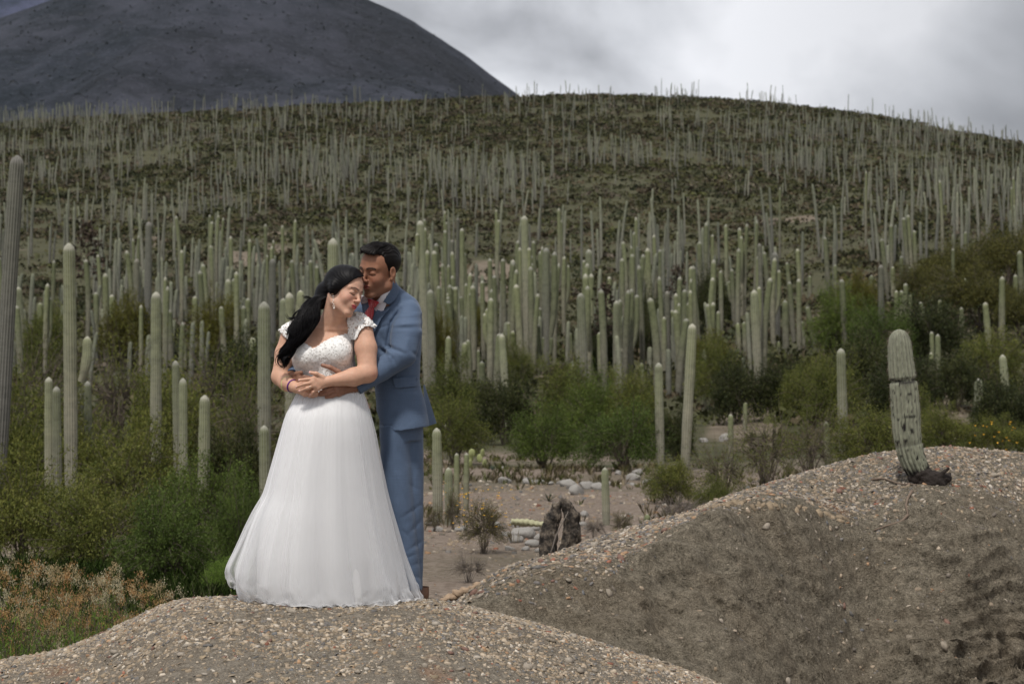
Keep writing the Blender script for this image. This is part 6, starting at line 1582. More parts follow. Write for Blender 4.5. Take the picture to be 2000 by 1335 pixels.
def leaves(rng, P, size, asp=.35, droop=0.0, shade=None):
    """small leaf quads (kite shaped) at points P"""
    n = len(P); R = rot_mats(rng, n)
    s = size * (.6 + .8 * rng.rand(n))
    L = np.array([[0, 0, 0], [.5, asp / 2, .04], [1, 0, 0], [.5, -asp / 2, .04]])
    W = np.einsum('nij,kj->nki', R, L) * s[:, None, None]; W[..., 2] -= droop * s[:, None] * np.array([0, .3, .8, .3])[None]
    V = (W + P[:, None]).reshape(-1, 3); Fq = (np.arange(n) * 4)[:, None] + np.arange(4)[None]
    sh = rng.rand(n) if shade is None else np.clip(shade + .22 * rng.randn(n), 0, 1)
    return V, Fq, np.repeat(np.stack([sh] * 3, -1), 4, 0)
def shrub_geo(seed, rad=1.0, hgt=1.0, twigs=160, per=150, leaf=.03, asp=.4, base=0.12, openness=.0, spread=.085, droop=0, lump=.35, stem_r=.028, trunks=5, flat=0.0):
    """unit shrub: returns (twig MB, leaf MB); crown about rad wide (radius) and hgt tall"""
    rng = np.random.RandomState(seed)
    mt, ml = MB(), MB()
    roots = [np.array([rng.randn() * .05, rng.randn() * .05, -.08]) for _ in range(trunks)]
    forks = []
    for r0 in roots:
        for _ in range(3):
            a = rng.rand() * 6.28; e = np.array([math.cos(a) * rad * .4 * rng.rand(), math.sin(a) * rad * .4 * rng.rand(), hgt * (.28 + .25 * rng.rand())])
            t = np.linspace(0, 1, 6)[:, None]; mid = (r0 + e) / 2 + rng.randn(3) * .06
            P = r0 * (1 - t) ** 2 + 2 * mid * t * (1 - t) + e * t ** 2
            mt.add(*tube(P, np.linspace(stem_r, stem_r * .5, 6), 5, False)); forks.append(e)
    forks = np.array(forks)
    nl = 14; lc = rng.randn(nl, 3); lc /= np.linalg.norm(lc, axis=1)[:, None]; lc[:, 2] = np.abs(lc[:, 2]); la = rng.rand(nl)
    for i in range(twigs):
        d = rng.randn(3); d[2] = abs(d[2]) * .9 - .12; d /= np.linalg.norm(d)
        bumpv = 1 + lump * (np.max(np.where((lc @ d) > .80, (lc @ d - .80) / .20, 0) * la) * 1.0 - .35)
        q = (.45 + .55 * rng.rand() ** .45) * bumpv
        e = np.array([d[0] * rad * q, d[1] * rad * q, base + (hgt - base) * (.08 + .92 * max(0, d[2]) ** (.85 + flat)) * q if d[2] > 0 else base + .12 * hgt * rng.rand()])
        f = forks[np.argmin(np.linalg.norm(forks - e, axis=1) + rng.rand(len(forks)) * .3)]
        t = np.linspace(0, 1, 6)[:, None]; mid = (f + e) / 2 + rng.randn(3) * .07 + np.array([0, 0, .05])
        P = f * (1 - t) ** 2 + 2 * mid * t * (1 - t) + e * t ** 2
        mt.add(*tube(P, np.linspace(.008, .0022, 6), 3, False))
        if rng.rand() < openness: continue
        k = max(4, int(per * (.5 + rng.rand()))); tt = .35 + .68 * rng.rand(k) ** .8; pos = np.stack([np.interp(tt, t[:, 0], P[:, c]) for c in range(3)], -1)
        pos = pos + rng.randn(k, 3) * spread * (.4 + .6 * rng.rand()) * np.array([1, 1, .7])
        pos[:, 2] = np.maximum(pos[:, 2], .01)
        ml.add(*leaves(rng, pos, leaf, asp, droop, shade=np.full(k, .25 + .5 * rng.rand())))
    return mt, ml
PLANT = {}
def proto(key, mat, twigmat=M_TWIG, **k):
    mt, ml = shrub_geo(**k)
    PLANT[key] = (mt.mesh('branches', twigmat, False), ml.mesh('foliage', mat, False))
# leaf sizes are relative to a crown of about 1 m radius; objects scale them
for i in range(3):
    proto(f'feather{i}', ML_GREEN, seed=10 + i, rad=1.0, hgt=1.25, twigs=190, per=105, leaf=.045, asp=.28, spread=.10, lump=.5)
    proto(f'olive{i}', ML_OLIVE, seed=20 + i, rad=1.0, hgt=1.15, twigs=190, per=95, leaf=.045, asp=.32, spread=.11, lump=.6)
    proto(f'thin{i}', ML_OLIVE, seed=30 + i, rad=1.0, hgt=1.3, twigs=170, per=34, leaf=.038, asp=.3, spread=.12, openness=.25, lump=.7)
for i in range(2):
    proto(f'yellow{i}', ML_YEL, seed=40 + i, rad=1.0, hgt=1.1, twigs=170, per=90, leaf=.05, asp=.35, spread=.11, lump=.6)
    proto(f'dark{i}', ML_DARK, seed=50 + i, rad=1.0, hgt=1.0, twigs=180, per=80, leaf=.055, asp=.4, spread=.12, lump=.6)
    proto(f'bright{i}', ML_BRIGHT, seed=60 + i, rad=1.0, hgt=.9, twigs=150, per=100, leaf=.055, asp=.22, spread=.10, lump=.5)
    proto(f'dry{i}', ML_DRY, M_DEAD, seed=70 + i, rad=1.0, hgt=.9, twigs=260, per=7, leaf=.035, asp=.3, spread=.07, openness=.3, lump=.5, stem_r=.016)
    proto(f'tree{i}', ML_TREE, seed=80 + i, rad=1.15, hgt=1.0, twigs=260, per=95, leaf=.040, asp=.4, spread=.10, base=.35, lump=.8, stem_r=.05, trunks=2, flat=.5)
rp = np.random.RandomState(77)
NSHRUB = [0]
def shrub(kind, px, top, foot, halfw, label, Y=None, dz=0.0, name='shrub', cat='shrub', group=None):
    """crown centred at photo px, from 'foot' up to 'top', halfw photo pixels to each side"""
    keys = [k for k in PLANT if k.startswith(kind)]; bt, fo = PLANT[keys[rp.randint(len(keys))]]
    Yb = Y or find_Y(px, foot, 14, 380)
    P = at(px, foot, Yb); z = float(land_z(P[0], Yb)) + dz
    s = halfw / F * Yb; T = at(px, top, Yb); h = T[2] - z
    o = bpy.data.objects.new(name, None); COL.objects.link(o); o.location = (float(P[0]), Yb, z); o.rotation_euler = (0, 0, rp.rand() * 6.28); o.scale = (s, s, h / 1.12)
    tag(o, label, cat, group); obj('branches', bt, o); obj('foliage', fo, o); NSHRUB[0] += 1
    return o
SH_ = [
# left mass, back to front
('yellow', 250, 560, 720, 75, 'olive-yellow tree behind the cacti at far left'), ('yellow', 430, 575, 715, 60, 'yellowish tree behind the slim cacti left of the bride'), ('olive', 90, 590, 740, 60, 'low olive bush behind the blunt grey cactus at left'), ('dark', 470, 640, 790, 70, 'dark bush low behind the scarred-head cactus'),
('thin', 60, 660, 900, 110, 'open thorny shrub at the left edge, topmost of the thicket'), ('thin', 230, 650, 900, 110, 'open thorny shrub round the foot of the cream-capped cactus'), ('thin', 430, 660, 900, 120, 'twiggy shrub left of the bride elbow'), ('olive', 330, 720, 960, 110, 'olive bush behind the green ribbed cactus'),
('olive', 140, 760, 1010, 130, 'dense olive bush in the middle of the left thicket'), ('olive', 20, 740, 1020, 120, 'dense olive bush at the left edge'), ('thin', 480, 720, 980, 100, 'twiggy shrub right behind the skirt'), ('dark', 455, 800, 1020, 80, 'dark shaded bush beside the skirt'),
('olive', 260, 830, 1060, 130, 'broad olive bush in front of the squat cactus'), ('feather', 400, 900, 1100, 120, 'feathery green bush left of the skirt'), ('olive', 60, 880, 1110, 140, 'broad olive bush low at the left edge'), ('olive', 180, 930, 1130, 120, 'low olive bush above the pink weeds'),
('feather', 330, 960, 1170, 120, 'green bush behind the pink weeds'), ('feather', 470, 940, 1140, 75, 'green bush touching the left side of the skirt'), ('bright', 440, 1040, 1190, 65, 'fresh green drooping bush at the mound edge beside the hem'),
# centre
('yellow', 925, 575, 700, 38, 'yellow-olive tree behind the cacti right of the groom'), ('yellow', 860, 600, 760, 30, 'yellow-olive bush beside the groom sleeve'), ('dark', 1180, 600, 740, 40, 'dark bush inside the central stand'), ('dark', 1270, 560, 700, 40, 'dark bush right of the central stand'), ('olive', 1010, 660, 770, 45, 'olive bush in the heart of the central stand'),
('dark', 1390, 520, 640, 50, 'dark round bush behind the big crooked cactus'), ('olive', 900, 700, 860, 80, 'olive bush right of the groom jacket'), ('dark', 990, 720, 870, 70, 'brownish-green bush in front of the stand'), ('olive', 1110, 700, 850, 80, 'bush below the many-armed cactus'), ('feather', 1160, 730, 860, 80, 'green bush around the short cactus pair'),
('olive', 1240, 720, 880, 70, 'mid green bush left of the straight ribbed cactus'), ('olive', 890, 780, 910, 70, 'olive bush by the groom knees, behind the clump'), ('feather', 1062, 790, 915, 88, 'round fresh green bush on the gravel clearing, left one'), ('feather', 1215, 790, 925, 95, 'round fresh green bush behind the straight ribbed cactus'), ('dark', 1320, 780, 900, 50, 'shaded bush behind the big crooked cactus foot'),
('yellow', 1390, 640, 760, 60, 'yellowish-green bush behind the clearing'), ('dark', 1440, 690, 830, 70, 'dark green bush below the triple trunk'), ('dark', 1530, 680, 820, 60, 'dark bush below the blackened trunk'), ('olive', 1400, 660, 800, 60, 'round olive bush left of the triple trunk foot'), ('olive', 1570, 700, 830, 60, 'olive bush beside the stubby cacti'),
('thin', 1410, 850, 985, 70, 'sparse grey-green bush behind the bank shoulder'), ('thin', 1500, 800, 960, 80, 'sparse thorny bush on the pale clearing'), ('olive', 1310, 890, 985, 60, 'low olive bush at the foot of the big crooked cactus'), ('thin', 1580, 800, 945, 70, 'sparse thorny bush left of the straight pale cactus'), ('olive', 1700, 790, 930, 80, 'olive bush directly behind the bank crest'), ('dry', 1330, 945, 1030, 55, 'grey dead brushwood behind the bank shoulder'), ('olive', 1390, 930, 1010, 45, 'small green bush at the end of the dead brushwood'),
# right
('feather', 1640, 560, 700, 70, 'light green bush in front of the two spires'), ('feather', 1720, 590, 730, 75, 'deep green bush behind the dark-banded cactus'), ('yellow', 1680, 520, 640, 50, 'yellow-green bush at the left end of the right bushes'), ('dark', 1810, 560, 720, 80, 'dark green bush on the right slope, upper one'), ('olive', 1930, 640, 780, 80, 'olive bush at the right edge of the slope'), ('dark', 1680, 640, 800, 80, 'dark bush left of the bent cactus'), ('olive', 1620, 690, 850, 70, 'olive bush behind the straight pale cactus'),
('dark', 1760, 680, 830, 80, 'dark bush right behind the bent cactus'), ('dark', 1870, 680, 800, 70, 'dark bush right of the small cactus cluster'), ('dark', 1960, 720, 860, 80, 'dark bush low at the right edge'), ('olive', 1850, 790, 890, 70, 'olive bush behind the crest right of the bent cactus'), ('olive', 1960, 810, 890, 70, 'flower-dotted bush behind the crest at the right edge'), ('olive', 1780, 760, 880, 60, 'green bush just behind the bent cactus'),
]
for k_, px, top, foot, hw, lb in SH_: shrub(k_, px, top, foot, hw, lb)
for k_, px, top, foot, hw, lb in (('tree', 1860, 445, 600, 85, 'spreading olive tree on the hillock, left crown'), ('tree', 1960, 415, 590, 95, 'largest spreading olive tree at the right edge of the hillock'), ('tree', 1800, 500, 620, 60, 'lower spreading tree left of the hillock crown'), ('tree', 1910, 500, 650, 90, 'brownish-olive tree in front of the hillock crowns'), ('tree', 2010, 520, 680, 80, 'olive tree cut by the right edge')):
    shrub(k_, px, top, foot, hw, lb, name='tree', cat='tree')

# ---- small scrub over the hillside: one mass
def scrub_mass():
    r = np.random.RandomState(5); n = 30000
    Y = 40 + (408 - 40) * np.sqrt(r.rand(n)); a = (r.rand(n) - .5) * .66; x = a * Y; px = 1000 + F * a
    d = np.clip(.78 + 1.0 * fbm(x / 14, Y / 18, 2, 3), .25, 1) * np.where((Y < 62) & (px > 850) & (px < 1550), .25, 1) * (1 - .9 * pale(x, Y))
    k = r.rand(n) < d; x, Y = x[k], Y[k]; n = n0 = len(x); z = land_z(x, Y)
    rad = (.5 + .8 * r.rand(n) ** 2) * np.interp(Y, [40, 60, 90, 140, 400], [.6, 1.1, 1.2, .85, 1.2]); m = 22
    near_ = np.repeat(np.arange(n), np.where(Y < 150, 3, 1)); x, Y, z, rad = x[near_], Y[near_], z[near_], rad[near_]; n = len(x)
    q = r.randn(n, m, 3); q /= np.linalg.norm(q, axis=2)[..., None]; q[..., 2] = np.abs(q[..., 2]); q *= (.55 + .45 * r.rand(n, m))[..., None]
    P = np.stack([x, Y, z], -1)[:, None] + q * rad[:, None, None] * np.array([1.3, 1.3, .62])
    Nn = n * m; R = rot_mats(r, Nn); s = (np.minimum(rad, 1.2)[:, None] * np.interp(Y, [60, 150, 160, 400], [.55, .62, .85, 1.0])[:, None] * (.20 + .20 * r.rand(n, m))).ravel()
    L = np.array([[-.5, -.4, 0], [.6, -.3, .05], [.5, .5, 0], [-.4, .45, .08]]); W = np.einsum('nij,kj->nki', R, L) * s[:, None, None]
    V = (W + P.reshape(-1, 1, 3)).reshape(-1, 3); Fq = (np.arange(Nn) * 4)[:, None] + np.arange(4)[None]
    pal = np.array([[.050, .052, .026], [.070, .068, .032], [.082, .066, .042], [.095, .083, .058], [.040, .045, .025], [.074, .078, .032], [.065, .055, .040], [.12, .10, .078]])
    c = (pal[r.choice(8, n0, p=[.22, .18, .16, .08, .16, .08, .09, .03])] * (.8 + .4 * r.rand(n0, 1)))[near_]
    C = np.repeat(c[:, None] * (.8 + .4 * r.rand(n, m, 1)), 4, 1).reshape(-1, 3)
    m_, nt, b = material('hill_scrub'); nt.links.new(vcol(nt).outputs['Color'], b.inputs['Base Color']); b.inputs['Roughness'].default_value = .9; b.inputs['Specular IOR Level'].default_value = .05
    obj('hill_scrub', mk_mesh('hill_scrub', V, Fq, m_, False, C), kind='stuff')
scrub_mass()
# ---- scrub on the dark mountain: faint dots
def mountain_scrub():
    r = np.random.RandomState(6)
    dg = bpy.data.objects['mountain']; me = dg.data; V = np.zeros(len(me.vertices) * 3); me.vertices.foreach_get('co', V); V = V.reshape(202, 260, 3)
    n = 9000; i = r.rand(n) * 188; j = r.rand(n) * 258; ii = i.astype(int); jj = j.astype(int); fi = (i - ii)[:, None]; fj = (j - jj)[:, None]
    P = (V[ii, jj] * (1 - fi) + V[ii + 1, jj] * fi) * (1 - fj) + (V[ii, jj + 1] * (1 - fi) + V[ii + 1, jj + 1] * fi) * fj
    px, py = to_px(P); k = (px > -60) & (px < 1100) & (py < 260) & (py > -60); P = P[k]; n = len(P)
    m = 5; q = r.randn(n, m, 3); q[..., 2] = np.abs(q[..., 2]); s0 = .6 + 1.1 * r.rand(n) ** 2; C0 = P[:, None] + q * s0[:, None, None] * .7
    R = rot_mats(r, n * m); L = np.array([[-.5, -.4, 0], [.6, -.3, .05], [.5, .5, 0], [-.4, .45, .08]]); s = np.repeat(s0 * 1.1, m)
    W = np.einsum('nij,kj->nki', R, L) * s[:, None, None]; VV = (W + C0.reshape(-1, 1, 3)).reshape(-1, 3); Fq = (np.arange(n * m) * 4)[:, None] + np.arange(4)[None]
    pal = np.array([[.034, .038, .040], [.045, .048, .052], [.062, .062, .064], [.028, .032, .034]]); c = pal[r.choice(4, n, p=[.4, .3, .1, .2])]
    obj('mountain_scrub', mk_mesh('mountain_scrub', VV, Fq, bpy.data.materials['hill_scrub'], False, np.repeat(np.repeat(c, m, 0), 4, 0)), kind='stuff')
mountain_scrub()
# ---- grass, weeds and litter on the open ground
def tufts(name, n, box_, hgt, pal, seed, dens=lambda x, Y, px: 1.0, blades=9, zf=land_z, wid=.006):
    r = np.random.RandomState(seed); p = pts_px(r, n, *box_); px = 1000 + F * p[:, 0] / p[:, 1]; k = r.rand(n) < dens(p[:, 0], p[:, 1], px); p = p[k]; n = len(p)
    z = zf(p[:, 0], p[:, 1]); m = blades; a = r.rand(n, m) * 6.28; h = hgt * (.4 + .8 * r.rand(n, 1)) * (.6 + .5 * r.rand(n, m)) ; ln = (.15 + .5 * r.rand(n, m)) * h
    B = np.stack([p[:, 0][:, None] + .03 * np.cos(a) , p[:, 1][:, None] + .03 * np.sin(a), np.broadcast_to(z[:, None] - .01, a.shape)], -1)
    d = np.stack([np.cos(a), np.sin(a), 0 * a], -1); w = np.stack([-np.sin(a), np.cos(a), 0 * a], -1) * wid * (p[:, 1][:, None, None] / 15)
    up = np.array([0, 0, 1.]); M_ = B + d * (ln * .35)[..., None] + up * (h * .6)[..., None]; T = B + d * ln[..., None] + up * h[..., None]
    V = np.stack([B - w, B + w, M_ + w * .8, T, M_ - w * .8], 2).reshape(-1, 3); Fq = (np.arange(n * m) * 5)[:, None] + np.arange(5)[None]
    pal = np.array(pal); c = pal[r.randint(len(pal), size=n)] * (.7 + .6 * r.rand(n, 1)); C = np.repeat(np.repeat(c, m, 0), 5, 0)
    obj(name, mk_mesh(name, V, Fq, bpy.data.materials['hill_scrub'], False, C), kind='stuff')
GR = [(.11, .105, .045), (.15, .125, .07), (.20, .165, .11), (.09, .10, .035)]
tufts('dry_grass', 5000, (820, 2050, 17, 60), .16, GR, 3, lambda x, Y, px: np.clip(.15 + 1.3 * fbm(x / 3, Y / 4, 3, 3), 0, 1) * np.where((px > 850) & (px < 1250) & (Y < 30), .12, 1), wid=.0028)
tufts('green_grass', 16000, (-60, 560, 11.2, 24), .30, [(.05, .085, .018), (.08, .12, .03), (.10, .12, .045), (.035, .06, .015)], 4, lambda x, Y, px: np.ones_like(x) * .9, blades=8, wid=.005)
# ---- pink and tan flowering weeds at the lower left, fresh drooping greens below them
M_FLUFF, _nt, _b = material('faded_blossom'); _nt.links.new(vcol(_nt).outputs['Color'], _b.inputs['Base Color']); _b.inputs['Roughness'].default_value = .9
def weed_proto(seed, green=False):
    r = np.random.RandomState(seed); mt, ml, mf = MB(), MB(), MB()
    for i in range(26):
        a = r.rand() * 6.28; sp = .58 * r.rand() ** .6; H = .45 + .50 * r.rand() ** 1.5; t = np.linspace(0, 1, 8)
        P = np.stack([math.cos(a) * sp * t ** 1.4 + .02 * np.sin(5 * t + i), math.sin(a) * sp * t ** 1.4, H * t - .05], -1)
        mt.add(*tube(P, np.linspace(.005, .0018, 8), 4, False))
        k = 46; tt = .15 + .8 * r.rand(k); pos = np.stack([np.interp(tt, t, P[:, c]) for c in range(3)], -1) + r.randn(k, 3) * .025
        ml.add(*leaves(r, pos, .065, .16, .35, shade=np.full(k, .3 + .5 * r.rand())))
        if green or r.rand() < .35: continue
        hc = r.randint(4)
        for _ in range(r.randint(2, 5)):
            c0 = P[-1] + r.randn(3) * np.array([.07, .07, .035]); k = 56; q = r.randn(k, 3) * np.array([.034, .034, .016]) + c0
            v_, f_, _c = leaves(r, q, .013, .7); col = np.array([[.36, .28, .15], [.35, .23, .10], [.38, .34, .22], [.33, .19, .08]])[hc]
            mf.add(v_, f_, np.tile(col, (len(v_), 1)) * (.75 + .5 * r.rand(len(v_), 1)))
    return mt.mesh('stems', M_TWIG, False), ml.mesh('leaves', ML_BRIGHT if green else ML_GREEN, False), None if green else mf.mesh('flower_heads', M_FLUFF, False)
WP = [weed_proto(1), weed_proto(2), weed_proto(3)]; WG = [weed_proto(4, True), weed_proto(5, True)]
def weed(px, foot, top, Y, label, green=False, hw=None):
    pr = (WG if green else WP); st, lf, fl = pr[rp.randint(len(pr))]; P = at(px, foot, Y); T = at(px, top, Y); z = min(float(land_z(P[0], Y)), P[2]); h = T[2] - z
    o = bpy.data.objects.new('weed_clump' if green else 'flowering_weed', None); COL.objects.link(o); o.location = (float(P[0]), Y, z); o.rotation_euler = (0, 0, rp.rand() * 6.28); s = (hw or 55) / F * Y / .42; o.scale = (s, s, h)
    tag(o, label, 'weed'); obj('stems', st, o); obj('leaves', lf, o)
    if fl: obj('flower_heads', fl, o)
for a in ((45, 1180, 1035, 13.6, 'tallest rust-topped weed at lower left'), (5, 1190, 1070, 13.2, 'tan-topped weed at the left edge'), (80, 1190, 1062, 13.0, 'pale-topped weed right beside the tallest rusty one'), (120, 1170, 1058, 13.8, 'rusty weed above the pale ones'), (130, 1200, 1090, 12.6, 'large pale-headed weed in the middle of the flowering patch'),
          (165, 1180, 1068, 13.7, 'weed with upright tan heads, behind the patch'), (200, 1185, 1064, 13.8, 'weed with orange heads next to the upright tan one'), (175, 1215, 1120, 12.3, 'dark orange weed low in the patch'), (215, 1200, 1110, 12.9, 'pinkish weed at the right side of the patch'), (60, 1215, 1105, 12.4, 'brown-headed weed low at the left'), (250, 1195, 1090, 13.4, 'thin pale weed standing alone'),
          (265, 1180, 1108, 13.4, 'orange weed right of the thin pale one'), (298, 1190, 1118, 13.2, 'pinkish tall-headed weed near the mound slope'), (270, 1205, 1145, 12.2, 'low tan weed close to the mound slope'), (315, 1195, 1145, 12.4, 'tan weed leaning over the mound slope'), (340, 1190, 1138, 12.6, 'last orange weed before the mound top'), (20, 1220, 1120, 12.2, 'rusty weed low at the left edge')):
    weed(*a)
for a in ((20, 1290, 1148, 11.6, 'bright green drooping clump at the lower left corner', True, 70), (85, 1285, 1143, 11.5, 'bright green clump next to the corner one', True, 70), (150, 1275, 1158, 11.6, 'green clump above the mound foot', True, 65), (205, 1260, 1143, 11.7, 'green willowy clump at the mound slope', True, 60), (255, 1235, 1128, 11.8, 'green willowy clump higher on the mound slope', True, 55),
          (50, 1250, 1108, 12.0, 'green clump below the rusty weeds', True, 70), (120, 1245, 1118, 12.0, 'green clump in the middle below the weeds', True, 60), (180, 1235, 1113, 12.1, 'green clump right below the dark orange weed', True, 55), (-20, 1260, 1108, 12.0, 'green clump cut by the left edge', True, 60), (240, 1210, 1098, 12.5, 'grassy green clump between orange weeds', True, 55), (300, 1200, 1118, 12.2, 'grassy clump near the mound top', True, 45),
          (425, 1185, 1075, 11.4, 'drooping feathery sprig left of the hem', True, 55), (395, 1180, 1110, 11.6, 'small sprig on the mound edge', True, 40), (455, 1180, 1060, 11.8, 'feathery sprig behind the hem', True, 45)):
    weed(*a)

# ---- things on the clearing behind the couple
M_ROCK = plain_mat('grey_boulder', (.27, .255, .235), .9, 9, .35, .6, .03)
RK = []
for i in range(8):
    r = np.random.RandomState(300 + i); bm = bmesh.new(); bmesh.ops.create_icosphere(bm, subdivisions=3, radius=1); V = np.array([v.co for v in bm.verts]); Fc = np.array([[v.index for v in f.verts] for f in bm.faces]); bm.free()
    for _ in range(11):
        d = r.randn(3); d /= np.linalg.norm(d); V = V - np.maximum(V @ d - (.62 + .25 * r.rand()), 0)[:, None] * d * .9
    V = V * (1, .8 + .2 * r.rand(), .55 + .2 * r.rand()); V = V + V * .05 * fbm(V[:, 0] * 2, V[:, 1] * 2, V[:, 2] * 2 + i, 3)[:, None]
    RK.append(mk_mesh('rock', V, Fc, M_ROCK, True))
def rock(px, py, hw, label, Y=None):
    Yb = Y or find_Y(px, py, 13.5, 60); P = at(px, py, Yb); s = 1.3 * hw / F * Yb; o = obj('rock', RK[rp.randint(8)], None, (P[0], Yb, float(land_z(P[0], Yb)) + s * .25), rp.rand() * 6.28, label=label, cat='rock'); o.scale = (s, s * .9, s)
for a in ((1011, 1040, 14, 'flat pale rock at the top of the stone heap left of the stump'), (1030, 1038, 8, 'small white rock against the stump, top of the heap'), (1046, 1045, 9, 'white rock touching the stump'), (1018, 1058, 22, 'largest rounded rock of the heap left of the stump'), (1008, 1068, 13, 'flat white rock at the lower left of the heap'), (1052, 1060, 10, 'brown rock beside the stump foot'), (1040, 1074, 14, 'faceted grey rock, lowest of the heap'), (990, 1052, 10, 'dark rock left of the heap'), (1060, 1048, 7, 'small rock squeezed against the stump'),
          (1142, 1012, 10, 'pale rock right of the stump'), (1138, 1034, 8, 'lower pale rock right of the stump'), (985, 948, 13, 'yellowish flat stone, first of the stone row'), (1030, 948, 11, 'white stone in the row behind the stump'), (1052, 950, 11, 'flat grey stone in the row behind the stump'), (1110, 955, 14, 'long flat stone in the row'), (1148, 957, 16, 'broad pale stone in the row'), (1168, 958, 13, 'rounded grey boulder at the end of the row, beside the young cactus'),
          (1125, 970, 17, 'dark-bottomed stone below the row'), (1237, 938, 12, 'grey boulder under the bush, lower of two'), (1245, 930, 11, 'grey boulder under the bush, upper of two'), (1208, 930, 8, 'small stone left of the two grey boulders'), (1236, 950, 7, 'pale pebble below the two grey boulders'), (1418, 815, 13, 'grey boulder on the pale clearing'), (1375, 818, 10, 'pale boulder right of the big crooked cactus'), (985, 918, 6, 'small grey stone in front of the round bush'), (845, 1033, 14, 'pale rock beside the groom legs'), (855, 1045, 9, 'lower pale rock beside the groom legs'), (900, 1046, 10, 'tan stone on the low bank under the yellow-flowered shrub'), (925, 1052, 8, 'pale stone on the low bank right of the tan one'), (968, 1040, 9, 'pale stone where the fallen cactus begins'), (995, 1078, 9, 'small grey stone under the flat white rock'),
          (1026, 1078, 8, 'small pale stone at the bottom of the heap, left'), (1052, 1080, 8, 'small pale stone at the bottom of the heap, right'), (1075, 952, 7, 'small stone mid-row behind the stump'), (1095, 950, 7, 'narrow stone mid-row, right of the small one'), (1190, 948, 7, 'small stone right of the young cactus tip'), (1265, 945, 9, 'tan stone right of the two grey boulders')):
    rock(*a)
# charred forked stump
def stump():
    Y = 15.6; S = SDF(at(1045, 1110, Y) + (0, -.25, 0), at(1150, 965, Y) + (0, .25, 0), .006)
    g = lambda x, y, d=0: at(x, y, Y + d)
    S.chain([g(1070, 1094), g(1073, 1050), g(1079, 1012), g(1087, 988)], [.064, .062, .054, .032], .02)
    S.chain([g(1108, 1074, .03), g(1116, 1042, .03), g(1116, 1008, .02), g(1106, 988, .0)], [.060, .066, .054, .034], .02)
    S.chain([g(1090, 986), g(1098, 979), g(1108, 984, .02)], [.026, .020, .026], .012); S.chain([g(1094, 1090, -.03), g(1098, 1064, .0)], [.030, .014], .01)
    S.cap(g(1099, 1035, -.05), g(1101, 1010, 0), .028, .018, .01, 's'); S.cap(g(1095, 1000, -.09), g(1096, 1030, -.09), .02, .02, .02, 's')
    V, Fq = S.mesh(); N = vnormals(V, Fq); V = V + N * (.020 * fbm(V[:, 0] / .05, V[:, 1] / .05, V[:, 2] / .12, 4) + .018 * np.abs(fbm(V[:, 0] / .018, V[:, 1] / .018, V[:, 2] / .09, 2)))[:, None]
    m, nt, b = material('charred_wood'); n = noise_node(nt, 14, 5, .7, geopos(nt)); c = ramp(nt, n.outputs['Fac'], [(.36, (.012, .011, .010)), (.5, (.055, .046, .038)), (.62, (.16, .13, .10)), (.72, (.30, .28, .25))]); nt.links.new(c.outputs['Color'], b.inputs['Base Color']); b.inputs['Roughness'].default_value = .9; bump(nt, b, n.outputs['Fac'], 1, .03)
    o = bpy.data.objects.new('tree_stump', None); COL.objects.link(o); P0 = g(1095, 1090); o.location = [float(v) for v in P0]; tag(o, 'charred forked stump with a hole through it, beside the grey stone heap', 'stump'); obj('trunk', mk_mesh('trunk', V - P0, Fq, m, True), o)
    pts = np.array([g(1072, 1090, -.16), g(1080, 1066, -.17), g(1086, 1045, -.15), g(1098, 1022, -.14), g(1110, 998, -.13)]); v_, f_ = tube(pts, [.007, .006, .005, .004, .003], 5); obj('bare_branch', mk_mesh('bare_branch', v_ - P0, f_, M_DEAD, True), o)
stump()
# fallen pale cactus stem, driftwood slabs
def log(pts, rs, Y, name, label, mat, cat, zf=None, seed=0, flat=.6, jag=.35):
    P = np.array([at(a, b, Y + d) for a, b, d in pts]); t0 = np.linspace(0, 1, len(P)); t = np.linspace(0, 1, 26); C = np.stack([np.interp(t, t0, P[:, i]) for i in range(3)], -1); R = np.interp(t, t0, rs)
    V, Fc = tube(C, R * (1 + jag * .4 * np.sin(np.arange(26) * 1.7)), 14 if jag < .5 else 7); c = np.concatenate([np.repeat(C, (len(V) - 2) // 26, 0), C[:1], C[-1:]]); V = c + (V - c) * (1, 1, flat); V = V + (V - c) * (jag * fbm(V[:, 0] / .12, V[:, 1] / .05, V[:, 2] / .05 + seed, 3))[:, None]
    obj(name, mk_mesh(name, V - P[0], Fc, mat, jag < .5), None, P[0], label=label, cat=cat)
log([(998, 1018, 0), (1030, 1020, 0), (1064, 1024, 0)], [.045, .055, .045], 18.5, 'fallen_cactus', 'fallen yellowish cactus stem lying behind the stone heap', plain_mat('pale_dead_cactus', (.33, .32, .20), .8, 20, .3, .5, .02), 'cactus stem')
M_SLAB = plain_mat('tan_weathered_wood', (.30, .215, .145), .85, 26, .45, .8, .02)
log([(862, 1172, -.1), (885, 1164, 0), (912, 1152, 0), (930, 1143, 0), (958, 1131, .1)], [.012, .040, .045, .040, .015], 11.75, 'driftwood', 'tan weathered slab of wood leaning between the two mounds', M_SLAB, 'driftwood', flat=.45, jag=.9)
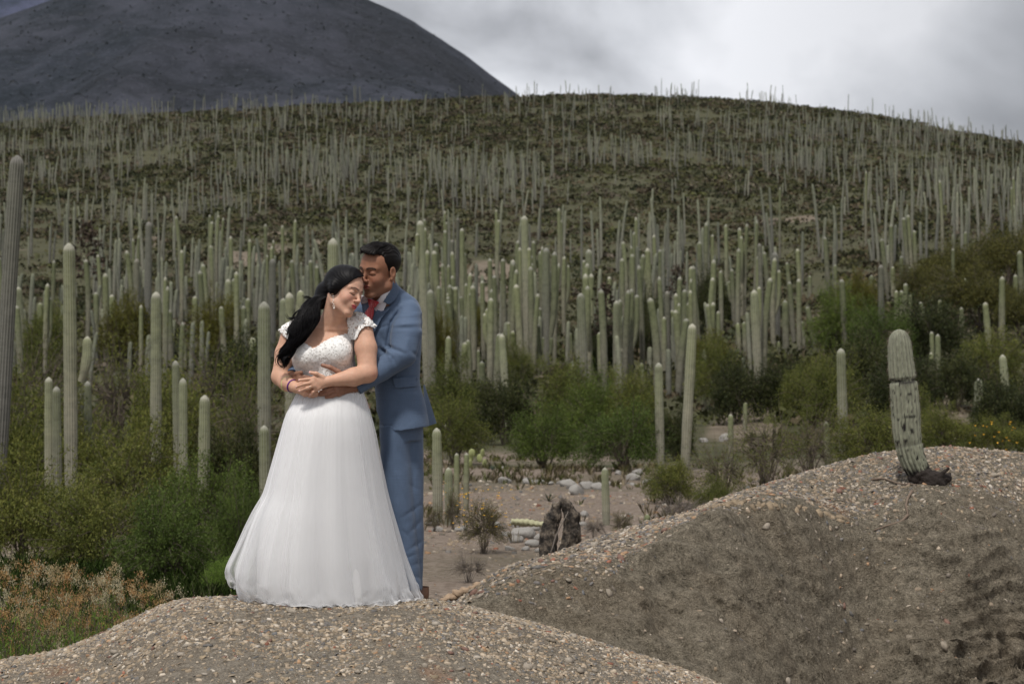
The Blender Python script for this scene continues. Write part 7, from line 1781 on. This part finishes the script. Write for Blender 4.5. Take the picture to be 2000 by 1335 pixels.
# thin sandstone slab crowning the bank
def slab():
    r = np.random.RandomState(9); line = [(1372, 996), (1432, 980), (1500, 986), (1560, 993), (1615, 1004), (1655, 1014)]
    xs = np.sort(np.concatenate([1372 + 283 * r.rand(34), 1385 + 70 * r.rand(14)])); ys = np.interp(xs, [a for a, _ in line], [b_ for _, b_ in line])
    m = bpy.data.materials['stone_chips']
    for i, (x0, y0) in enumerate(zip(xs, ys)):
        y0 = y0 + (10 * r.rand() if i % 3 == 0 else 3 * r.rand()); Yq = rm_Y(x0, y0); X = np.array([(x0 - 1000) / F * Yq]); sz = np.array([.018 + .026 * r.rand()]); z = float(rm_z(X, np.array([Yq]))[0])
        V, Fs, c = chips(r, np.array([[0, 0, .008]]), normals_of(rm_z, X, np.array([Yq])), sz, .12, .14, PALP)
        V = V * (1, .7, 1); c = np.tile(np.array([.24, .185, .125]) * (.7 + .6 * r.rand()), (len(V), 1))
        obj('stone_slab', mk_mesh('stone_slab', V, Fs, m, False, c), right_mound, (X[0], Yq, z))
slab()
# yellow-flowered shrub by the clump, bare twigs, agave, prickly pear, dark flower stalks
fl_m = plain_mat('yellow_petals', (.62, .36, .03), .6, 100, .1, 0)
def flower_shrub(px, foot, top, hw, Y, label, n=34, kind='thin', dx=None):
    o = shrub(kind, px, top, foot, hw, label, Y=Y); r = np.random.RandomState(int(px)); mb = MB()
    for i in range(n):
        a = r.rand() * 6.28; q = (.5 + .5 * r.rand()) * .95; c = np.array([math.cos(a) * q, math.sin(a) * q * 1.0, .35 + .75 * r.rand()])
        for p_ in range(5):
            b = p_ * 1.257 + r.rand(); d = np.array([math.cos(b), math.sin(b), .3]) * .034; w = np.array([-math.sin(b), math.cos(b), 0]) * .020; mb.add([c, c + d - w, c + d * 1.6, c + d + w], [np.array([[0, 1, 2, 3]])])
    obj('flowers', mb.mesh('flowers', fl_m, False), o, kind='stuff'); return o
proto('herb', ML_YEL, seed=91, rad=.9, hgt=1.1, twigs=260, per=34, leaf=.035, asp=.15, spread=.05, openness=.1, lump=.4, stem_r=.010, trunks=9)
flower_shrub(945, 1055, 948, 66, 17.5, 'yellow-flowered wispy shrub right of the cactus clump', 60, 'herb'); flower_shrub(885, 1010, 940, 26, 20.5, 'small yellow-flowered shrub inside the cactus clump', 20, 'herb')
flower_shrub(1938, 905, 820, 55, 19, 'wispy shrub with orange-yellow flowers behind the crest', 70, 'herb')
shrub('herb', 848, 975, 1035, 26, 'grey wispy shrub against the groom legs', Y=20)
shrub('dry', 915, 1055, 1105, 45, 'bare dark thornbush on the gravel behind the groom', Y=14.6, name='thornbush'); shrub('dry', 1160, 985, 1040, 28, 'bare reddish thornbush left of the young cactus', Y=19); shrub('herb', 1215, 985, 1040, 30, 'thin twiggy bush right of the young cactus', Y=19.5); shrub('dry', 1000, 1078, 1110, 30, 'low bare thornbush below the stone heap', Y=14.2, name='thornbush')
shrub('dry', 470, 1128, 1180, 22, 'bare forked twig on the mound beside the hem', Y=11.0, name='thornbush')
def agave(px, foot, h, label, col=(.12, .15, .07), n=18, Y=None):
    Yb = Y or find_Y(px, foot, 13.5, 120); P = at(px, foot, Yb); z = float(land_z(P[0], Yb)); s = h / F * Yb; r = np.random.RandomState(int(px)); o = bpy.data.objects.new('agave', None); COL.objects.link(o); o.location = (float(P[0]), Yb, z); tag(o, label, 'agave'); m = plain_mat('agave_leaf', col, .6, 10, .3, .1)
    for i in range(n):
        a = i * 2.4; e = .35 + .9 * (i / n); t = np.linspace(0, 1, 6); C = np.stack([np.cos(a) * np.cos(e) * s * t, np.sin(a) * np.cos(e) * s * t, np.sin(e) * s * t - .10 * s * t * t], -1); w = np.array([-math.sin(a), math.cos(a), 0]) * s * .05; wd = np.array([.8, 1, .95, .75, .4, .03])[:, None]
        V = np.concatenate([C + w * wd, C - w * wd, C - (0, 0, s * .025) * wd]); j = np.arange(5); Fq = np.concatenate([np.stack([j, j + 1, j + 7, j + 6], 1), np.stack([j + 6, j + 7, j + 13, j + 12], 1), np.stack([j + 12, j + 13, j + 1, j], 1)]); obj('leaf', mk_mesh('leaf', V, Fq, m, False), o)
agave(1066, 945, 30, 'small reddish agave on the gravel in front of the round bush', (.19, .15, .08)); agave(1072, 985, 26, 'dark spiky agave above the stump', (.08, .085, .05), 14); agave(962, 922, 13, 'low grey-green cushion agave on the clearing', (.11, .15, .12), 22)
def pear(px, foot, h, label):
    Yb = find_Y(px, foot, 13.5, 120); P = at(px, foot, Yb); z = float(land_z(P[0], Yb)); s = h / F * Yb; r = np.random.RandomState(3); o = bpy.data.objects.new('prickly_pear', None); COL.objects.link(o); o.location = (float(P[0]), Yb, z); tag(o, label, 'cactus'); m = plain_mat('pale_yellow_pad', (.26, .28, .12), .6, 10, .25, .1)
    bm = bmesh.new(); bmesh.ops.create_icosphere(bm, subdivisions=2, radius=1); V0 = np.array([v.co for v in bm.verts]); Fc = np.array([[v.index for v in f.verts] for f in bm.faces]); bm.free()
    for i in range(9):
        c = np.array([r.randn() * .35, r.randn() * .2, .25 + .3 * (i % 3)]) * s; a = r.rand() * 3; V = V0 * (.2, .045, .26) * s; V = V @ np.array([[math.cos(a), math.sin(a), 0], [-math.sin(a), math.cos(a), 0], [0, 0, 1]]) + c; obj('pad', mk_mesh('pad', V, Fc, m, True), o)
pear(925, 920, 34, 'pale yellow prickly pear behind the cactus clump')
def flower_stalk(px, foot, top, label, wcrown=32):
    Yb = find_Y(px, foot, 40, 140); P = at(px, foot, Yb); z = float(land_z(P[0], Yb)); H = at(px, top, Yb)[2] - z; r = np.random.RandomState(int(px)); o = bpy.data.objects.new('flower_stalk', None); COL.objects.link(o); o.location = (float(P[0]), Yb, z); tag(o, label, 'flower stalk'); m = plain_mat('dried_stalk', (.055, .040, .028), .9, 8, .4, .3)
    v_, f_ = tube(np.array([[0, 0, 0], [.03, 0, H * .5], [0, 0, H]]), [.06, .05, .02], 6); obj('stem', mk_mesh('stem', v_, f_, m, True), o); mb = MB(); W = wcrown / F * Yb
    for i in range(26):
        t = .45 + .53 * i / 26; a = i * 2.4; L = W * (1 - .75 * (t - .45) / .55) * (.6 + .5 * r.rand()); e = np.array([math.cos(a) * L, math.sin(a) * L, H * t + .25 * L]); mb.add(*tube(np.array([[0, 0, H * t], e * (.6, .6, 1) - (0, 0, .05 * L), e]), [.018, .012, .008], 4, False))
        for _ in range(16): c = e + r.randn(3) * W * .12; v_, f_ = ball(c, W * .05 * (.6 + .8 * r.rand()), 1) if False else leaves(r, c[None], W * .22, .8)[:2]; mb.add(v_, f_)
    obj('dry_pods', mb.mesh('dry_pods', m, False), o, kind='stuff')
flower_stalk(1183, 745, 552, 'dark branched flower stalk in the central stand'); flower_stalk(1322, 650, 520, 'second dark flower stalk, right of the central stand', 22); flower_stalk(170, 640, 430, 'tall brown dead flower stalk right of the white-capped cactus', 34)
print('SHRUBS', NSHRUB[0])
